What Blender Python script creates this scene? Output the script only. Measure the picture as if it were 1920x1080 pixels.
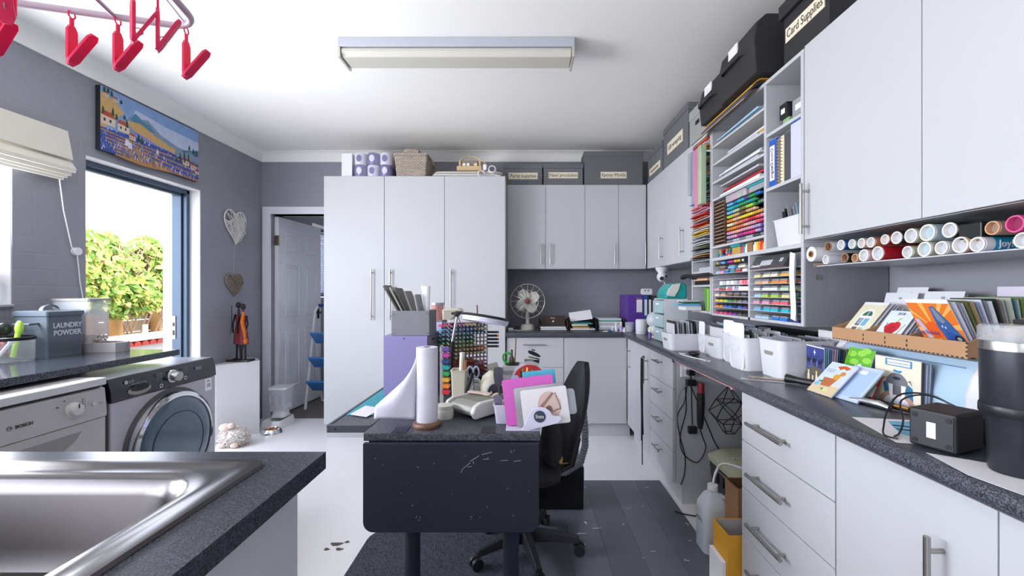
import bpy, math, random
from mathutils import Vector, Matrix, Euler
S = bpy.context.scene
COL = S.collection
for o in list(bpy.data.objects): bpy.data.objects.remove(o)
RN = random.Random(11)
PI = math.pi

# ---------------------------------------------------------------- camera
H = 1.246
cam = bpy.data.objects.new('camera', bpy.data.cameras.new('camera')); COL.objects.link(cam)
cam.location = (0, 0, H); cam.rotation_euler = (PI/2, 0, 0)
cam.data.lens = 15.0; cam.data.sensor_width = 36; cam.data.clip_start = .02
cam.data.shift_x = -25/1920; cam.data.shift_y = 6/1920
S.camera = cam

# ---------------------------------------------------------------- light
S.view_settings.view_transform = 'Standard'; S.view_settings.look = 'None'
S.view_settings.gamma = 1; S.view_settings.use_curve_mapping = False
S.view_settings.exposure = 0.6
S.cycles.max_bounces = 12; S.cycles.diffuse_bounces = 6; S.cycles.glossy_bounces = 5
S.cycles.transparent_max_bounces = 16; S.cycles.caustics_reflective = False; S.cycles.caustics_refractive = False
w = bpy.data.worlds.new('sky'); S.world = w; w.use_nodes = True
bg = w.node_tree.nodes['Background']; bg.inputs[0].default_value = (.80, .85, 1, 1); bg.inputs[1].default_value = 5.3
def light(name, kind, loc, rot, energy, color=(1, 1, 1), size=None):
    d = bpy.data.lights.new(name, kind); d.energy = energy; d.color = color
    if kind == 'AREA': d.shape = 'RECTANGLE'; d.size, d.size_y = size
    if kind == 'SUN': d.angle = .02
    o = bpy.data.objects.new(name, d); COL.objects.link(o); o.location = loc; o.rotation_euler = rot
    return o
light('sun', 'SUN', (0, 0, 8), (math.radians(42), 0, math.radians(118)), 5.0, (1, .96, .88))
# area lamps: daylight at the left window, fill at an added, unseen glazed door
light('window_daylight', 'AREA', (-2.60, 1.42, 1.50), (0, math.radians(-105), 0), 50, (.90, .93, 1), (.62, 1.3))
light('added_door_fill', 'AREA', (-2.60, -.85, 1.15), (0, math.radians(-128), 0), 33, (1, .99, .96), (1.6, 2.3))

# ---------------------------------------------------------------- helpers
def lin(h):
    h = h.lstrip('#'); v = [int(h[i:i+2], 16)/255 for i in (0, 2, 4)]
    return tuple((c/12.92 if c <= .04045 else ((c+.055)/1.055)**2.4) for c in v) + (1,)
MATS = {}
def M(name, hexc='#808080', rough=.5, metal=0, var=.05, scale=6, bump=0, bscale=80, alpha=1, coat=0, emit=0, spec=.5, tl=0):
    if name in MATS: return MATS[name]
    m = bpy.data.materials.new(name); m.use_nodes = True; MATS[name] = m
    nt = m.node_tree; b = nt.nodes['Principled BSDF']; L = nt.links
    b.inputs['Roughness'].default_value = rough; b.inputs['Metallic'].default_value = metal
    b.inputs['Specular IOR Level'].default_value = spec
    if coat: b.inputs['Coat Weight'].default_value = coat
    tc = nt.nodes.new('ShaderNodeTexCoord')
    no = nt.nodes.new('ShaderNodeTexNoise'); no.inputs['Scale'].default_value = scale; no.inputs['Detail'].default_value = 4
    L.new(tc.outputs['Object'], no.inputs['Vector'])
    r = nt.nodes.new('ShaderNodeMapRange'); r.inputs['To Min'].default_value = 1-var; r.inputs['To Max'].default_value = 1+var
    L.new(no.outputs['Fac'], r.inputs['Value'])
    mx = nt.nodes.new('ShaderNodeVectorMath'); mx.operation = 'SCALE'; mx.inputs[0].default_value = lin(hexc)[:3]
    L.new(r.outputs['Result'], mx.inputs['Scale']); L.new(mx.outputs[0], b.inputs['Base Color'])
    if bump:
        n2 = nt.nodes.new('ShaderNodeTexNoise'); n2.inputs['Scale'].default_value = bscale; n2.inputs['Detail'].default_value = 3
        L.new(tc.outputs['Object'], n2.inputs['Vector'])
        bp = nt.nodes.new('ShaderNodeBump'); bp.inputs['Strength'].default_value = bump; bp.inputs['Distance'].default_value = .01
        L.new(n2.outputs['Fac'], bp.inputs['Height']); L.new(bp.outputs['Normal'], b.inputs['Normal'])
    if emit:
        b.inputs['Emission Color'].default_value = lin(hexc); b.inputs['Emission Strength'].default_value = emit
    if alpha < 1:
        out = nt.nodes['Material Output']; mix = nt.nodes.new('ShaderNodeMixShader'); tr = nt.nodes.new('ShaderNodeBsdfTransparent')
        mix.inputs[0].default_value = alpha; L.new(tr.outputs[0], mix.inputs[1]); L.new(b.outputs[0], mix.inputs[2]); L.new(mix.outputs[0], out.inputs['Surface'])
    if tl:
        out = nt.nodes['Material Output']; mix = nt.nodes.new('ShaderNodeMixShader'); tr = nt.nodes.new('ShaderNodeBsdfTranslucent')
        L.new(mx.outputs[0], tr.inputs[0])
        mix.inputs[0].default_value = tl; L.new(b.outputs[0], mix.inputs[1]); L.new(tr.outputs[0], mix.inputs[2]); L.new(mix.outputs[0], out.inputs['Surface'])
    return m
def C(hexc, rough=.5, **k):                                   # plain coloured material by hex
    return M('colour_%s_%d' % (hexc.lstrip('#'), int(rough*100)), hexc, rough, **k)

def rrect(x0, x1, y0, y1, r, n=4):
    p = []
    for cx, cy, a in ((x1-r, y1-r, 0), (x0+r, y1-r, 90), (x0+r, y0+r, 180), (x1-r, y0+r, 270)):
        for k in range(n+1):
            t = math.radians(a+90*k/n); p.append((cx+r*math.cos(t), cy+r*math.sin(t)))
    return p
def circ(cx, cy, r, n=20, ry=None, a0=0, a1=360):
    full = abs(a1-a0) >= 360
    return [(cx+r*math.cos(math.radians(a0+(a1-a0)*k/(n if full else n-1))), cy+(ry or r)*math.sin(math.radians(a0+(a1-a0)*k/(n if full else n-1)))) for k in range(n)]
class MB:
    def __init__(s): s.v = []; s.f = []; s.m = []; s.cur = 0; s.X = None
    def add(s, vs, fs):
        k = len(s.v)
        s.v += [tuple(s.X @ Vector(q)) for q in vs] if s.X is not None else [tuple(q) for q in vs]
        for q in fs: s.f.append(tuple(k+i for i in q)); s.m.append(s.cur)
        return s
    def box(s, x0, x1, y0, y1, z0, z1):
        return s.add([(x0,y0,z0),(x1,y0,z0),(x1,y1,z0),(x0,y1,z0),(x0,y0,z1),(x1,y0,z1),(x1,y1,z1),(x0,y1,z1)],
                     [(0,3,2,1),(4,5,6,7),(0,1,5,4),(1,2,6,5),(2,3,7,6),(3,0,4,7)])
    def prism(s, poly, a, b, axis='z', cap=True):             # poly in the other two axes (x,y | x,z | y,z)
        def P(u, v, h): return (u, v, h) if axis == 'z' else ((u, h, v) if axis == 'y' else (h, u, v))
        n = len(poly)
        s.add([P(u, v, a) for u, v in poly]+[P(u, v, b) for u, v in poly],
              [(i, (i+1) % n, n+(i+1) % n, n+i) for i in range(n)]+([tuple(range(n-1, -1, -1)), tuple(range(n, 2*n))] if cap else []))
        return s
    def loft(s, rings, cap0=True, cap1=True, closed=True):
        n = len(rings[0]); k = len(rings)
        fs = []
        for j in range(k-1):
            for i in range(n if closed else n-1): fs.append((j*n+i, j*n+(i+1) % n, (j+1)*n+(i+1) % n, (j+1)*n+i))
        if cap0: fs.append(tuple(range(n-1, -1, -1)))
        if cap1: fs.append(tuple((k-1)*n+i for i in range(n)))
        return s.add([q for r in rings for q in r], fs)
    def cyl(s, p0, p1, r0, r1=None, n=12, cap=True):
        p0, p1 = Vector(p0), Vector(p1); r1 = r0 if r1 is None else r1
        d = (p1-p0).normalized(); u = d.orthogonal().normalized(); w = d.cross(u)
        rg = lambda p, r: [tuple(p+u*(r*math.cos(2*PI*i/n))+w*(r*math.sin(2*PI*i/n))) for i in range(n)]
        return s.loft([rg(p0, r0), rg(p1, r1)], cap, cap)
    def tube(s, pts, r, n=6, closed=False):
        P = [Vector(p) for p in pts]; k = len(P); rings = []; u = None
        for i in range(k):
            a = P[i-1] if (i or closed) else P[i]; b = P[(i+1) % k] if (i < k-1 or closed) else P[i]
            d = (b-a).normalized() if (b-a).length > 1e-9 else Vector((0, 0, 1))
            if u is None: u = d.orthogonal().normalized()
            else:
                u = (u-d*u.dot(d)); u = u.normalized() if u.length > 1e-6 else d.orthogonal().normalized()
            w = d.cross(u); rr = r[i] if isinstance(r, (list, tuple)) else r
            rings.append([tuple(P[i]+u*(rr*math.cos(2*PI*j/n))+w*(rr*math.sin(2*PI*j/n))) for j in range(n)])
        if closed: rings.append(rings[0]); return s.loft(rings, False, False)
        return s.loft(rings)
    def lathe(s, prof, c=(0, 0, 0), n=20, axis='z', sx=1, sy=1, cap=True):
        def P(x, y, z): return (c[0]+x, c[1]+y, c[2]+z) if axis == 'z' else ((c[0]+x, c[1]+z, c[2]+y) if axis == 'y' else (c[0]+z, c[1]+x, c[2]+y))
        rings = [[P(r*sx*math.cos(2*PI*i/n), r*sy*math.sin(2*PI*i/n), z) for i in range(n)] for r, z in prof]
        return s.loft(rings, cap and prof[0][0] > 1e-5, cap and prof[-1][0] > 1e-5)
    def ball(s, c, r, n=12, k=8, sz=(1, 1, 1)):
        rings = [[(c[0]+r*sz[0]*math.sin(PI*j/k)*math.cos(2*PI*i/n), c[1]+r*sz[1]*math.sin(PI*j/k)*math.sin(2*PI*i/n), c[2]-r*sz[2]*math.cos(PI*j/k)) for i in range(n)] for j in range(k+1)]
        return s.loft(rings, False, False)
    def poly(s, pts): return s.add(pts, [tuple(range(len(pts)))])
    def grid(s, fn, nu, nv, thick=0):
        top = [fn(i/nu, j/nv) for j in range(nv+1) for i in range(nu+1)]
        return s.add(top, [(j*(nu+1)+i, j*(nu+1)+i+1, (j+1)*(nu+1)+i+1, (j+1)*(nu+1)+i) for j in range(nv) for i in range(nu)])
def wm(o):
    m = o.matrix_basis.copy()
    while o.parent: o = o.parent; m = o.matrix_basis @ m
    return m
def props(o, label=None, cat=None, group=None, kind=None):
    if label: o['label'] = label
    if cat: o['category'] = cat
    if group: o['group'] = group
    if kind: o['kind'] = kind
    return o
def build(mb, name, mat, parent=None, label=None, cat=None, group=None, kind=None, world=True, bev=0, smooth=None, loc=None, rot=None, solid=0, seg=2, sub=0):
    vs = mb.v
    if parent is not None and world:
        inv = wm(parent).inverted(); vs = [tuple(inv @ Vector(q)) for q in vs]
    if parent is None and loc is None and vs:                 # own origin at the base centre
        xs, ys, zs = zip(*vs); loc = ((min(xs)+max(xs))/2, (min(ys)+max(ys))/2, min(zs))
        vs = [(a-loc[0], b-loc[1], c-loc[2]) for a, b, c in vs]
    me = bpy.data.meshes.new(name); me.from_pydata(vs, [], mb.f); me.validate(); me.update()
    mats = mat if isinstance(mat, (list, tuple)) else [mat]
    for q in mats: me.materials.append(q)
    if len(mats) > 1 and len(me.polygons) == len(mb.m): me.polygons.foreach_set('material_index', mb.m)
    o = bpy.data.objects.new(name, me); COL.objects.link(o)
    if parent is not None: o.parent = parent
    if loc is not None: o.location = loc
    if rot is not None: o.rotation_euler = rot
    if solid: q = o.modifiers.new('thickness', 'SOLIDIFY'); q.thickness = solid; q.offset = 0
    if bev: q = o.modifiers.new('edge', 'BEVEL'); q.width = bev; q.segments = seg; q.limit_method = 'ANGLE'; q.angle_limit = math.radians(40)
    if sub: q = o.modifiers.new('sub', 'SUBSURF'); q.levels = sub; q.render_levels = sub
    if smooth is not None:
        try: me.shade_smooth() ; me.set_sharp_from_angle(angle=math.radians(smooth))
        except Exception: pass
    return props(o, label, cat, group, kind)
def thing(name, label, cat, loc=(0, 0, 0), rot=(0, 0, 0), group=None, kind=None):
    o = bpy.data.objects.new(name, None); COL.objects.link(o); o.empty_display_size = .05
    o.location = loc; o.rotation_euler = rot
    o.matrix_basis = Matrix.Translation(Vector(loc)) @ Euler(rot).to_matrix().to_4x4()
    return props(o, label, cat, group, kind)
def copy_tree(o, parent=None):
    c = o.copy(); COL.objects.link(c); c.parent = parent
    if parent is not None: c.matrix_parent_inverse = o.matrix_parent_inverse.copy()
    for ch in list(o.children): copy_tree(ch, c)
    return c
def text(s, size, mat, parent, mat4, name='lettering', depth=.0006, align='CENTER', world=True, spacing=1.0, sx=1.0, bold=0):
    cu = bpy.data.curves.new('t', 'FONT'); cu.body = s; cu.size = size; cu.align_x = align; cu.align_y = 'CENTER'; cu.extrude = depth; cu.space_character = spacing; cu.resolution_u = 3; cu.offset = bold*size
    t = bpy.data.objects.new('t', cu); COL.objects.link(t)
    me = bpy.data.meshes.new_from_object(t.evaluated_get(bpy.context.evaluated_depsgraph_get()))
    bpy.data.objects.remove(t); bpy.data.curves.remove(cu)
    me.name = name; me.materials.clear(); me.materials.append(mat)
    mm = mat4 @ Matrix.Diagonal((sx, 1, 1, 1))
    if parent is not None and world: mm = wm(parent).inverted() @ mm
    me.transform(mm)
    o = bpy.data.objects.new(name, me); COL.objects.link(o); o.parent = parent
    return o
def frame(o, x, y):                                           # 4x4 with columns x, y, x*y at origin o
    x = Vector(x).normalized(); y = Vector(y); z = x.cross(y).normalized(); y = z.cross(x)
    m = Matrix((x, y, z)).transposed().to_4x4(); m.translation = Vector(o); return m
def onX(px, py, X): Y = 800*X/(px-985); return Vector((X, Y, H-(py-546)*Y/800))   # measured point -> metres on a known plane
def onY(px, py, Y): return Vector(((px-985)*Y/800, Y, H-(py-546)*Y/800))
def onZ(px, py, Z): Y = 800*(H-Z)/(py-546); return Vector(((px-985)*Y/800, Y, Z))

# ---------------------------------------------------------------- surface materials
def brick_wall_mat(name, hexc, s=1.0):
    m = M(name, hexc, .62, var=.09, scale=3)
    nt = m.node_tree; b = nt.nodes['Principled BSDF']; L = nt.links
    tc = nt.nodes.new('ShaderNodeTexCoord'); br = nt.nodes.new('ShaderNodeTexBrick')
    sp = nt.nodes.new('ShaderNodeSeparateXYZ'); cb = nt.nodes.new('ShaderNodeCombineXYZ'); ad = nt.nodes.new('ShaderNodeMath')
    L.new(tc.outputs['Object'], sp.inputs[0]); L.new(sp.outputs['X'], ad.inputs[0]); L.new(sp.outputs['Y'], ad.inputs[1])
    L.new(ad.outputs[0], cb.inputs['X']); L.new(sp.outputs['Z'], cb.inputs['Y']); L.new(cb.outputs[0], br.inputs['Vector'])
    br.inputs['Scale'].default_value = 1; br.inputs['Brick Width'].default_value = .23; br.inputs['Row Height'].default_value = .085
    br.inputs['Mortar Size'].default_value = .006; br.inputs['Mortar Smooth'].default_value = 1
    br.inputs['Color1'].default_value = (1, 1, 1, 1); br.inputs['Color2'].default_value = (.85, .85, .85, 1); br.inputs['Mortar'].default_value = (.35, .35, .35, 1)
    no = nt.nodes.new('ShaderNodeTexNoise'); no.inputs['Scale'].default_value = 14; no.inputs['Detail'].default_value = 5
    L.new(tc.outputs['Object'], no.inputs['Vector'])
    mx = nt.nodes.new('ShaderNodeMath'); mx.operation = 'MULTIPLY_ADD'; mx.inputs[1].default_value = .45
    L.new(br.outputs['Color'], mx.inputs[0]); L.new(no.outputs['Fac'], mx.inputs[2])
    bp = nt.nodes.new('ShaderNodeBump'); bp.inputs['Strength'].default_value = .32*s; bp.inputs['Distance'].default_value = .012
    L.new(mx.outputs[0], bp.inputs['Height']); L.new(bp.outputs['Normal'], b.inputs['Normal'])
    return m
def granite_mat(name, dark, light, rough=.28, scale=160):
    m = M(name, dark, rough, var=.1, scale=5); nt = m.node_tree; b = nt.nodes['Principled BSDF']; L = nt.links
    tc = nt.nodes.new('ShaderNodeTexCoord'); no = nt.nodes.new('ShaderNodeTexNoise'); no.inputs['Scale'].default_value = scale; no.inputs['Detail'].default_value = 3
    L.new(tc.outputs['Object'], no.inputs['Vector'])
    cr = nt.nodes.new('ShaderNodeValToRGB'); cr.color_ramp.elements[0].position = .42; cr.color_ramp.elements[0].color = lin(dark)
    cr.color_ramp.elements[1].position = .66; cr.color_ramp.elements[1].color = lin(light)
    L.new(no.outputs['Fac'], cr.inputs[0]); L.new(cr.outputs[0], b.inputs['Base Color'])
    return m
def floor_mat():
    m = M('painted_concrete', '#ebe9ea', .33, var=.05, scale=2.5, bump=.06, bscale=18); nt = m.node_tree; b = nt.nodes['Principled BSDF']; L = nt.links
    tc = nt.nodes.new('ShaderNodeTexCoord'); no = nt.nodes.new('ShaderNodeTexNoise'); no.inputs['Scale'].default_value = 16; no.inputs['Detail'].default_value = 6; no.inputs['Roughness'].default_value = .7
    L.new(tc.outputs['Object'], no.inputs['Vector'])
    cr = nt.nodes.new('ShaderNodeValToRGB'); cr.color_ramp.elements[0].position = .68; cr.color_ramp.elements[0].color = (1, 1, 1, 1)
    cr.color_ramp.elements[1].position = .76; cr.color_ramp.elements[1].color = (.35, .33, .31, 1)
    L.new(no.outputs['Fac'], cr.inputs[0])
    src = b.inputs['Base Color'].links[0].from_socket
    mu = nt.nodes.new('ShaderNodeMix'); mu.data_type = 'RGBA'; mu.blend_type = 'MULTIPLY'; mu.inputs[0].default_value = 1
    L.new(src, mu.inputs[6]); L.new(cr.outputs[0], mu.inputs[7]); L.new(mu.outputs[2], b.inputs['Base Color'])
    return m
WALLG = brick_wall_mat('grey_painted_brick', '#92929b')
WALLP = M('grey_plaster', '#8c8d93', .6, var=.06, scale=3, bump=.12, bscale=12)
REVEAL = M('white_reveal', '#e9e9ea', .55, var=.03, bump=.08, bscale=30)
CEIL = M('ceiling_white', '#f6f5f1', .9, var=.015, scale=2)
WHITE = M('white_melamine', '#bebfc2', .5, var=.012, scale=3, spec=.3)
WHITE2 = M('white_paint', '#e4e4e6', .4, var=.03)
GRAN = granite_mat('granite_laminate', '#26282e', '#62656f', .28, 330)
STEEL = M('brushed_steel', '#a9a6a2', .3, metal=1, var=.06, scale=30)
CHROME = M('chrome', '#d5d7da', .12, metal=1, var=.02)
FLOORM = floor_mat()
BLACK = M('black_plastic', '#17181b', .38, var=.1)
PAPER = M('white_paper', '#eceaec', .7, var=.02)
CLEAR = M('clear_plastic', '#e6eaf0', .12, var=.02, alpha=.3)
CLEARG = M('clear_glass', '#eef2f5', .03, var=.01, alpha=.12)
DARK = M('dark_gap', '#1a1a1c', .8)

# ---------------------------------------------------------------- the room
XL, XR, YB, ZC, YR = -2.586, 1.43, 4.18, 2.60, -2.8
def wall_with_holes(name, u0, u1, z0, z1, holes, t0, t1, axis, mat, reveal=None):
    us = sorted({u0, u1, *[h[0] for h in holes], *[h[1] for h in holes]}); zs = sorted({z0, z1, *[h[2] for h in holes], *[h[3] for h in holes]})
    mb = MB()
    for i in range(len(us)-1):
        for j in range(len(zs)-1):
            cu, cz = (us[i]+us[i+1])/2, (zs[j]+zs[j+1])/2
            if any(h[0] < cu < h[1] and h[2] < cz < h[3] for h in holes): continue
            if axis == 'x': mb.box(t0, t1, us[i], us[i+1], zs[j], zs[j+1])
            else: mb.box(us[i], us[i+1], t0, t1, zs[j], zs[j+1])
    o = build(mb, name, mat, kind='structure', loc=(0, 0, 0))
    if reveal:
        rb = MB(); e = .004
        for h in holes:
            a, b = (t0+.002, t1-.004)
            bx = (lambda p, q, z_0, z_1: rb.box(a, b, p, q, z_0, z_1)) if axis == 'x' else (lambda p, q, z_0, z_1: rb.box(p, q, a, b, z_0, z_1))
            bx(h[0], h[0]+e, h[2], h[3]); bx(h[1]-e, h[1], h[2], h[3]); bx(h[0], h[1], h[3]-e, h[3])
            if h[2] > .05: bx(h[0], h[1], h[2], h[2]+e)
        build(rb, 'reveal', reveal, o)
    return o
build(MB().box(XL-.32, XR+.2, YR-.2, YB, -.06, 0), 'floor', FLOORM, kind='structure', loc=(0, 0, 0))
build(MB().box(XL-.32, XR+.2, YR-.2, 7.2, ZC, ZC+.15), 'ceiling', CEIL, kind='structure', loc=(0, 0, 0))
wall_with_holes('wall_left', YR-.2, YB+.12, 0, ZC, [(-2.1, .4, .02, 2.08), (.75, 2.15, 1.16, 2.08), (2.51, 3.40, 0, 2.05)], XL-.30, XL, 'x', WALLG, REVEAL)
wall_with_holes('wall_back', XL-.3, XR+.2, 0, ZC, [(-2.49, -1.70, 0, 2.0)], YB, YB+.12, 'y', WALLG)
wall_with_holes('wall_right', YR-.2, YB, 0, ZC, [], XR, XR+.2, 'x', WALLP)
wall_with_holes('wall_rear', XL, XR, 0, ZC, [(-1.9, -.5, 1.1, 2.05)], YR-.2, YR, 'y', WALLP)
# unseen rear window and left glazed door, both added to let daylight in
def window_frame_parts(t, axis, u0, u1, z0, z1, w0, w1, nm):
    mb = MB(); n = 3
    B = (lambda a, b, c, d: mb.box(a, b, w0, w1, c, d)) if axis == 'y' else (lambda a, b, c, d: mb.box(w0, w1, a, b, c, d))
    for k in range(n): u = u0+.025+(u1-u0-.05)*k/(n-1); B(u-.025, u+.025, z0, z1)
    B(u0, u1, z0, z0+.05); B(u0, u1, z1-.05, z1); build(mb, 'window_frame', nm, t)
t = thing('added_rear_window', None, None, (-1.2, YR-.1, 1.1), kind='structure'); window_frame_parts(t, 'y', -1.9, -.5, 1.1, 2.05, YR-.12, YR-.07, M('dark_aluminium', '#3d4a5a', .35, metal=.3))
t = thing('added_glazed_door', None, None, (XL-.2, -.85, 0), kind='structure'); window_frame_parts(t, 'x', -2.1, .4, .02, 2.08, XL-.24, XL-.19, M('dark_aluminium'))
# cornices: a concave cove along each visible wall
def cove(name, p0, p1, inward):
    d = Vector(inward); a, b = Vector(p0), Vector(p1); prof = []
    for k in range(7):
        th = PI/2*k/6; prof.append((.075*(1-math.sin(th)), .09*(1-math.cos(th))))    # (out from wall, down from ceiling), concave
    prof = [(0, .09)]+[(.012, .09)]+[(.012+.068*(1-math.cos(PI/2*k/6)), .085*(1-math.sin(PI/2*k/6))+.004) for k in range(7)]+[(.08, 0), (0, 0)]
    rings = []
    for q in (a, b): rings.append([tuple(q+d*u-Vector((0, 0, v))) for u, v in prof])
    return build(MB().loft(rings), name, CEIL, kind='structure', smooth=50)
cove('trim_1', (XL, YR, ZC), (XL, YB, ZC), (1, 0, 0)); cove('trim_2', (XL, YB, ZC), (XR, YB, ZC), (0, -1, 0)); cove('trim_3', (XR, YB, ZC), (XR, YR, ZC), (-1, 0, 0))
# window behind the blind: frame, pane, sill
t = thing('window_1', None, None, (XL-.2, 1.45, 1.16), kind='structure')
mb = MB(); ALU = M('blue_grey_aluminium', '#46586c', .35, metal=.2)
for y in (.78, 1.45, 2.12): mb.box(XL-.24, XL-.2, y-.025, y+.025, 1.17, 2.07)
mb.box(XL-.24, XL-.2, .76, 2.14, 1.165, 1.21); mb.box(XL-.24, XL-.2, .76, 2.14, 2.03, 2.075)
build(mb, 'window_frame', ALU, t)
build(MB().box(XL-.222, XL-.218, .8, 2.1, 1.2, 2.04), 'pane', CLEARG, t)
build(MB().box(XL-.2, XL+.018, .77, 2.148, 1.166, 1.18), 'window_sill', M('grey_sill', '#a5a6ab', .5), t, bev=.004)
# garden door: aluminium frame, lock, track
t = thing('door_1', None, None, (XL-.15, 2.95, 0), kind='structure')
mb = MB()
for i, (x0, x1, w_) in enumerate(((XL-.115, XL-.085, .030), (XL-.155, XL-.118, .045), (XL-.20, XL-.158, .034))):
    mb.box(x0, x1, 3.396-w_, 3.394, 0, 2.04); mb.box(x0, x1, 2.516, 2.516+w_*.7, 0, 2.04)
build(mb, 'jamb', ALU, t, bev=.002)
mb = MB()
for i, (x0, x1, w_) in enumerate(((XL-.115, XL-.085, .03), (XL-.155, XL-.118, .05), (XL-.20, XL-.158, .035))): mb.box(x0, x1, 2.516, 3.394, 2.044-w_, 2.044)
build(mb, 'head', ALU, t, bev=.002)
mb = MB(); mb.box(XL-.192, XL-.166, 3.354, 3.359, .87, 1.05)
lk = build(mb, 'lock_plate', STEEL, t)
mb = MB(); mb.box(XL-.186, XL-.172, 3.351, 3.3545, .9, .94); mb.box(XL-.186, XL-.172, 3.351, 3.3545, .97, 1.0); build(mb, 'latch', BLACK, lk)
build(MB().box(XL-.2, XL-.165, 3.33, 3.36, 2.0, 2.008), 'head_bolt', STEEL, t)
# inner door opening: white casing, open six-panel door
FR = M('white_gloss_timber', '#e4e4ea', .35, var=.03, bump=.05, bscale=20)
mb = MB(); mb.box(-2.565, -2.491, YB-.018, YB+.14, 0, 2.0); mb.box(-2.565, -1.70, YB-.018, YB+.14, 2.0, 2.07)
build(mb, 'trim_4', FR, kind='structure')
t = thing('door_2', None, None, (-2.489, 4.235, 0), (0, 0, math.radians(-3.5)), kind='structure')
build(MB().box(0, .04, 0, .78, .012, 1.985), 'door_leaf', FR, t, world=False, bev=.003)
for y0, y1 in ((.11, .35), (.45, .69)):
    for z0, z1 in ((.25, .85), (.98, 1.52), (1.64, 1.86)):
        mb = MB()
        o_ = [(y0, z0), (y1, z0), (y1, z1), (y0, z1)]
        def ins(q, d): return [(q[0][0]+d, q[0][1]+d), (q[1][0]-d, q[1][1]+d), (q[2][0]-d, q[2][1]-d), (q[3][0]+d, q[3][1]-d)]
        rings = [[(x, a, b) for a, b in ins(o_, d)] for x, d in ((.0405, 0), (.046, .008), (.041, .018), (.041, .03), (.0455, .045))]
        mb.loft(rings, False, True); build(mb, 'panel', FR, t, world=False)
mb = MB(); mb.box(.002, .045, -.004, .002, 1.70, 1.80); mb.cyl((.045, -.004, 1.7), (.045, -.004, 1.8), .006, n=8)
build(mb, 'hinge', M('worn_steel_hinge', '#7d7468', .4, metal=.9), t, world=False)
mb = MB(); mb.cyl((.04, .72, 1.0), (.075, .72, 1.0), .012, n=10); mb.tube([(.075, .72, 1.0), (.08, .70, 1.0), (.08, .62, 1.0)], .008); mb.box(.04, .045, .70, .74, .93, 1.07)
build(mb, 'door_handle', M('dark_bronze', '#3a3836', .35, metal=.9), t, world=False)
# the small room beyond
build(MB().box(-4, -.6, YB, 7.2, -.06, -.001), 'floor', M('brown_screed', '#6e6661', .5, var=.15), kind='structure', loc=(0, 0, 0))
wall_with_holes('wall_back_room_left', YB+.12, 7.2, 0, ZC, [(5.3, 6.6, 1.16, 2.1)], -2.95, -2.65, 'x', WALLP, REVEAL)
wall_with_holes('wall_back_room_rear', -2.95, -.6, 0, ZC, [], 7.0, 7.2, 'y', WALLP)
wall_with_holes('wall_back_room_right', YB+.12, 7.0, 0, ZC, [(5.5, 6.3, 1.1, 1.7)], -.8, -.6, 'x', WALLP)  # unseen opening added to throw sky light onto the open door leaf
t = thing('window_3', None, None, (-2.8, 5.95, 1.16), kind='structure'); mb = MB()
for y in (5.33, 5.95, 6.57): mb.box(-2.84, -2.78, y-.03, y+.03, 1.17, 2.09)
mb.box(-2.84, -2.78, 5.3, 6.6, 1.17, 1.22); mb.box(-2.84, -2.78, 5.3, 6.6, 2.03, 2.09); build(mb, 'window_frame', ALU, t)
build(MB().box(-2.811, -2.808, 5.34, 6.56, 1.2, 2.05), 'pane', CLEARG, t)
for i in range(24): build(MB().box(-2.74, -2.715, 5.34, 6.56, 1.2+i*.036, 1.203+i*.036), 'blind_slat', PAPER, t)
# ---------------------------------------------------------------- cabinets
GAP = .0015
def bar(parent, p0, p1, out, r=.006, inset=.03, name='handle'):
    p0, p1, out = Vector(p0), Vector(p1), Vector(out); d = (p1-p0).normalized()
    mb = MB(); mb.cyl(p0, p1, r, n=10)
    for q in (p0+d*inset, p1-d*inset): mb.cyl(q, q-out, r*.8, n=8)
    return build(mb, name, STEEL, parent, smooth=40)
def door_y(parent, x0, x1, z0, z1, Y, name='door', mat=None):
    return build(MB().box(x0+GAP, x1-GAP, Y, Y+.018, z0+GAP, z1-GAP), name, mat or WHITE, parent, bev=.0015)
def door_x(parent, y0, y1, z0, z1, X, name='door', mat=None):
    return build(MB().box(X, X+.018, y0+GAP, y1-GAP, z0+GAP, z1-GAP), name, mat or WHITE, parent, bev=.0015)
def carcass(parent, x0, x1, y0, y1, z0, z1, open_=None, t=.016, name='carcass'):
    mb = MB()
    mb.box(x0, x1, y0, y1, z0, z0+t); mb.box(x0, x1, y0, y1, z1-t, z1)
    if open_ == '-y': mb.box(x0, x0+t, y0, y1, z0+t, z1-t); mb.box(x1-t, x1, y0, y1, z0+t, z1-t); mb.box(x0+t, x1-t, y1-.006, y1, z0+t, z1-t)
    else: mb.box(x0, x1, y0, y0+t, z0+t, z1-t); mb.box(x0, x1, y1-t, y1, z0+t, z1-t); mb.box(x1-.006, x1, y0+t, y1-t, z0+t, z1-t)
    return build(mb, name, WHITE, parent)
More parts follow.
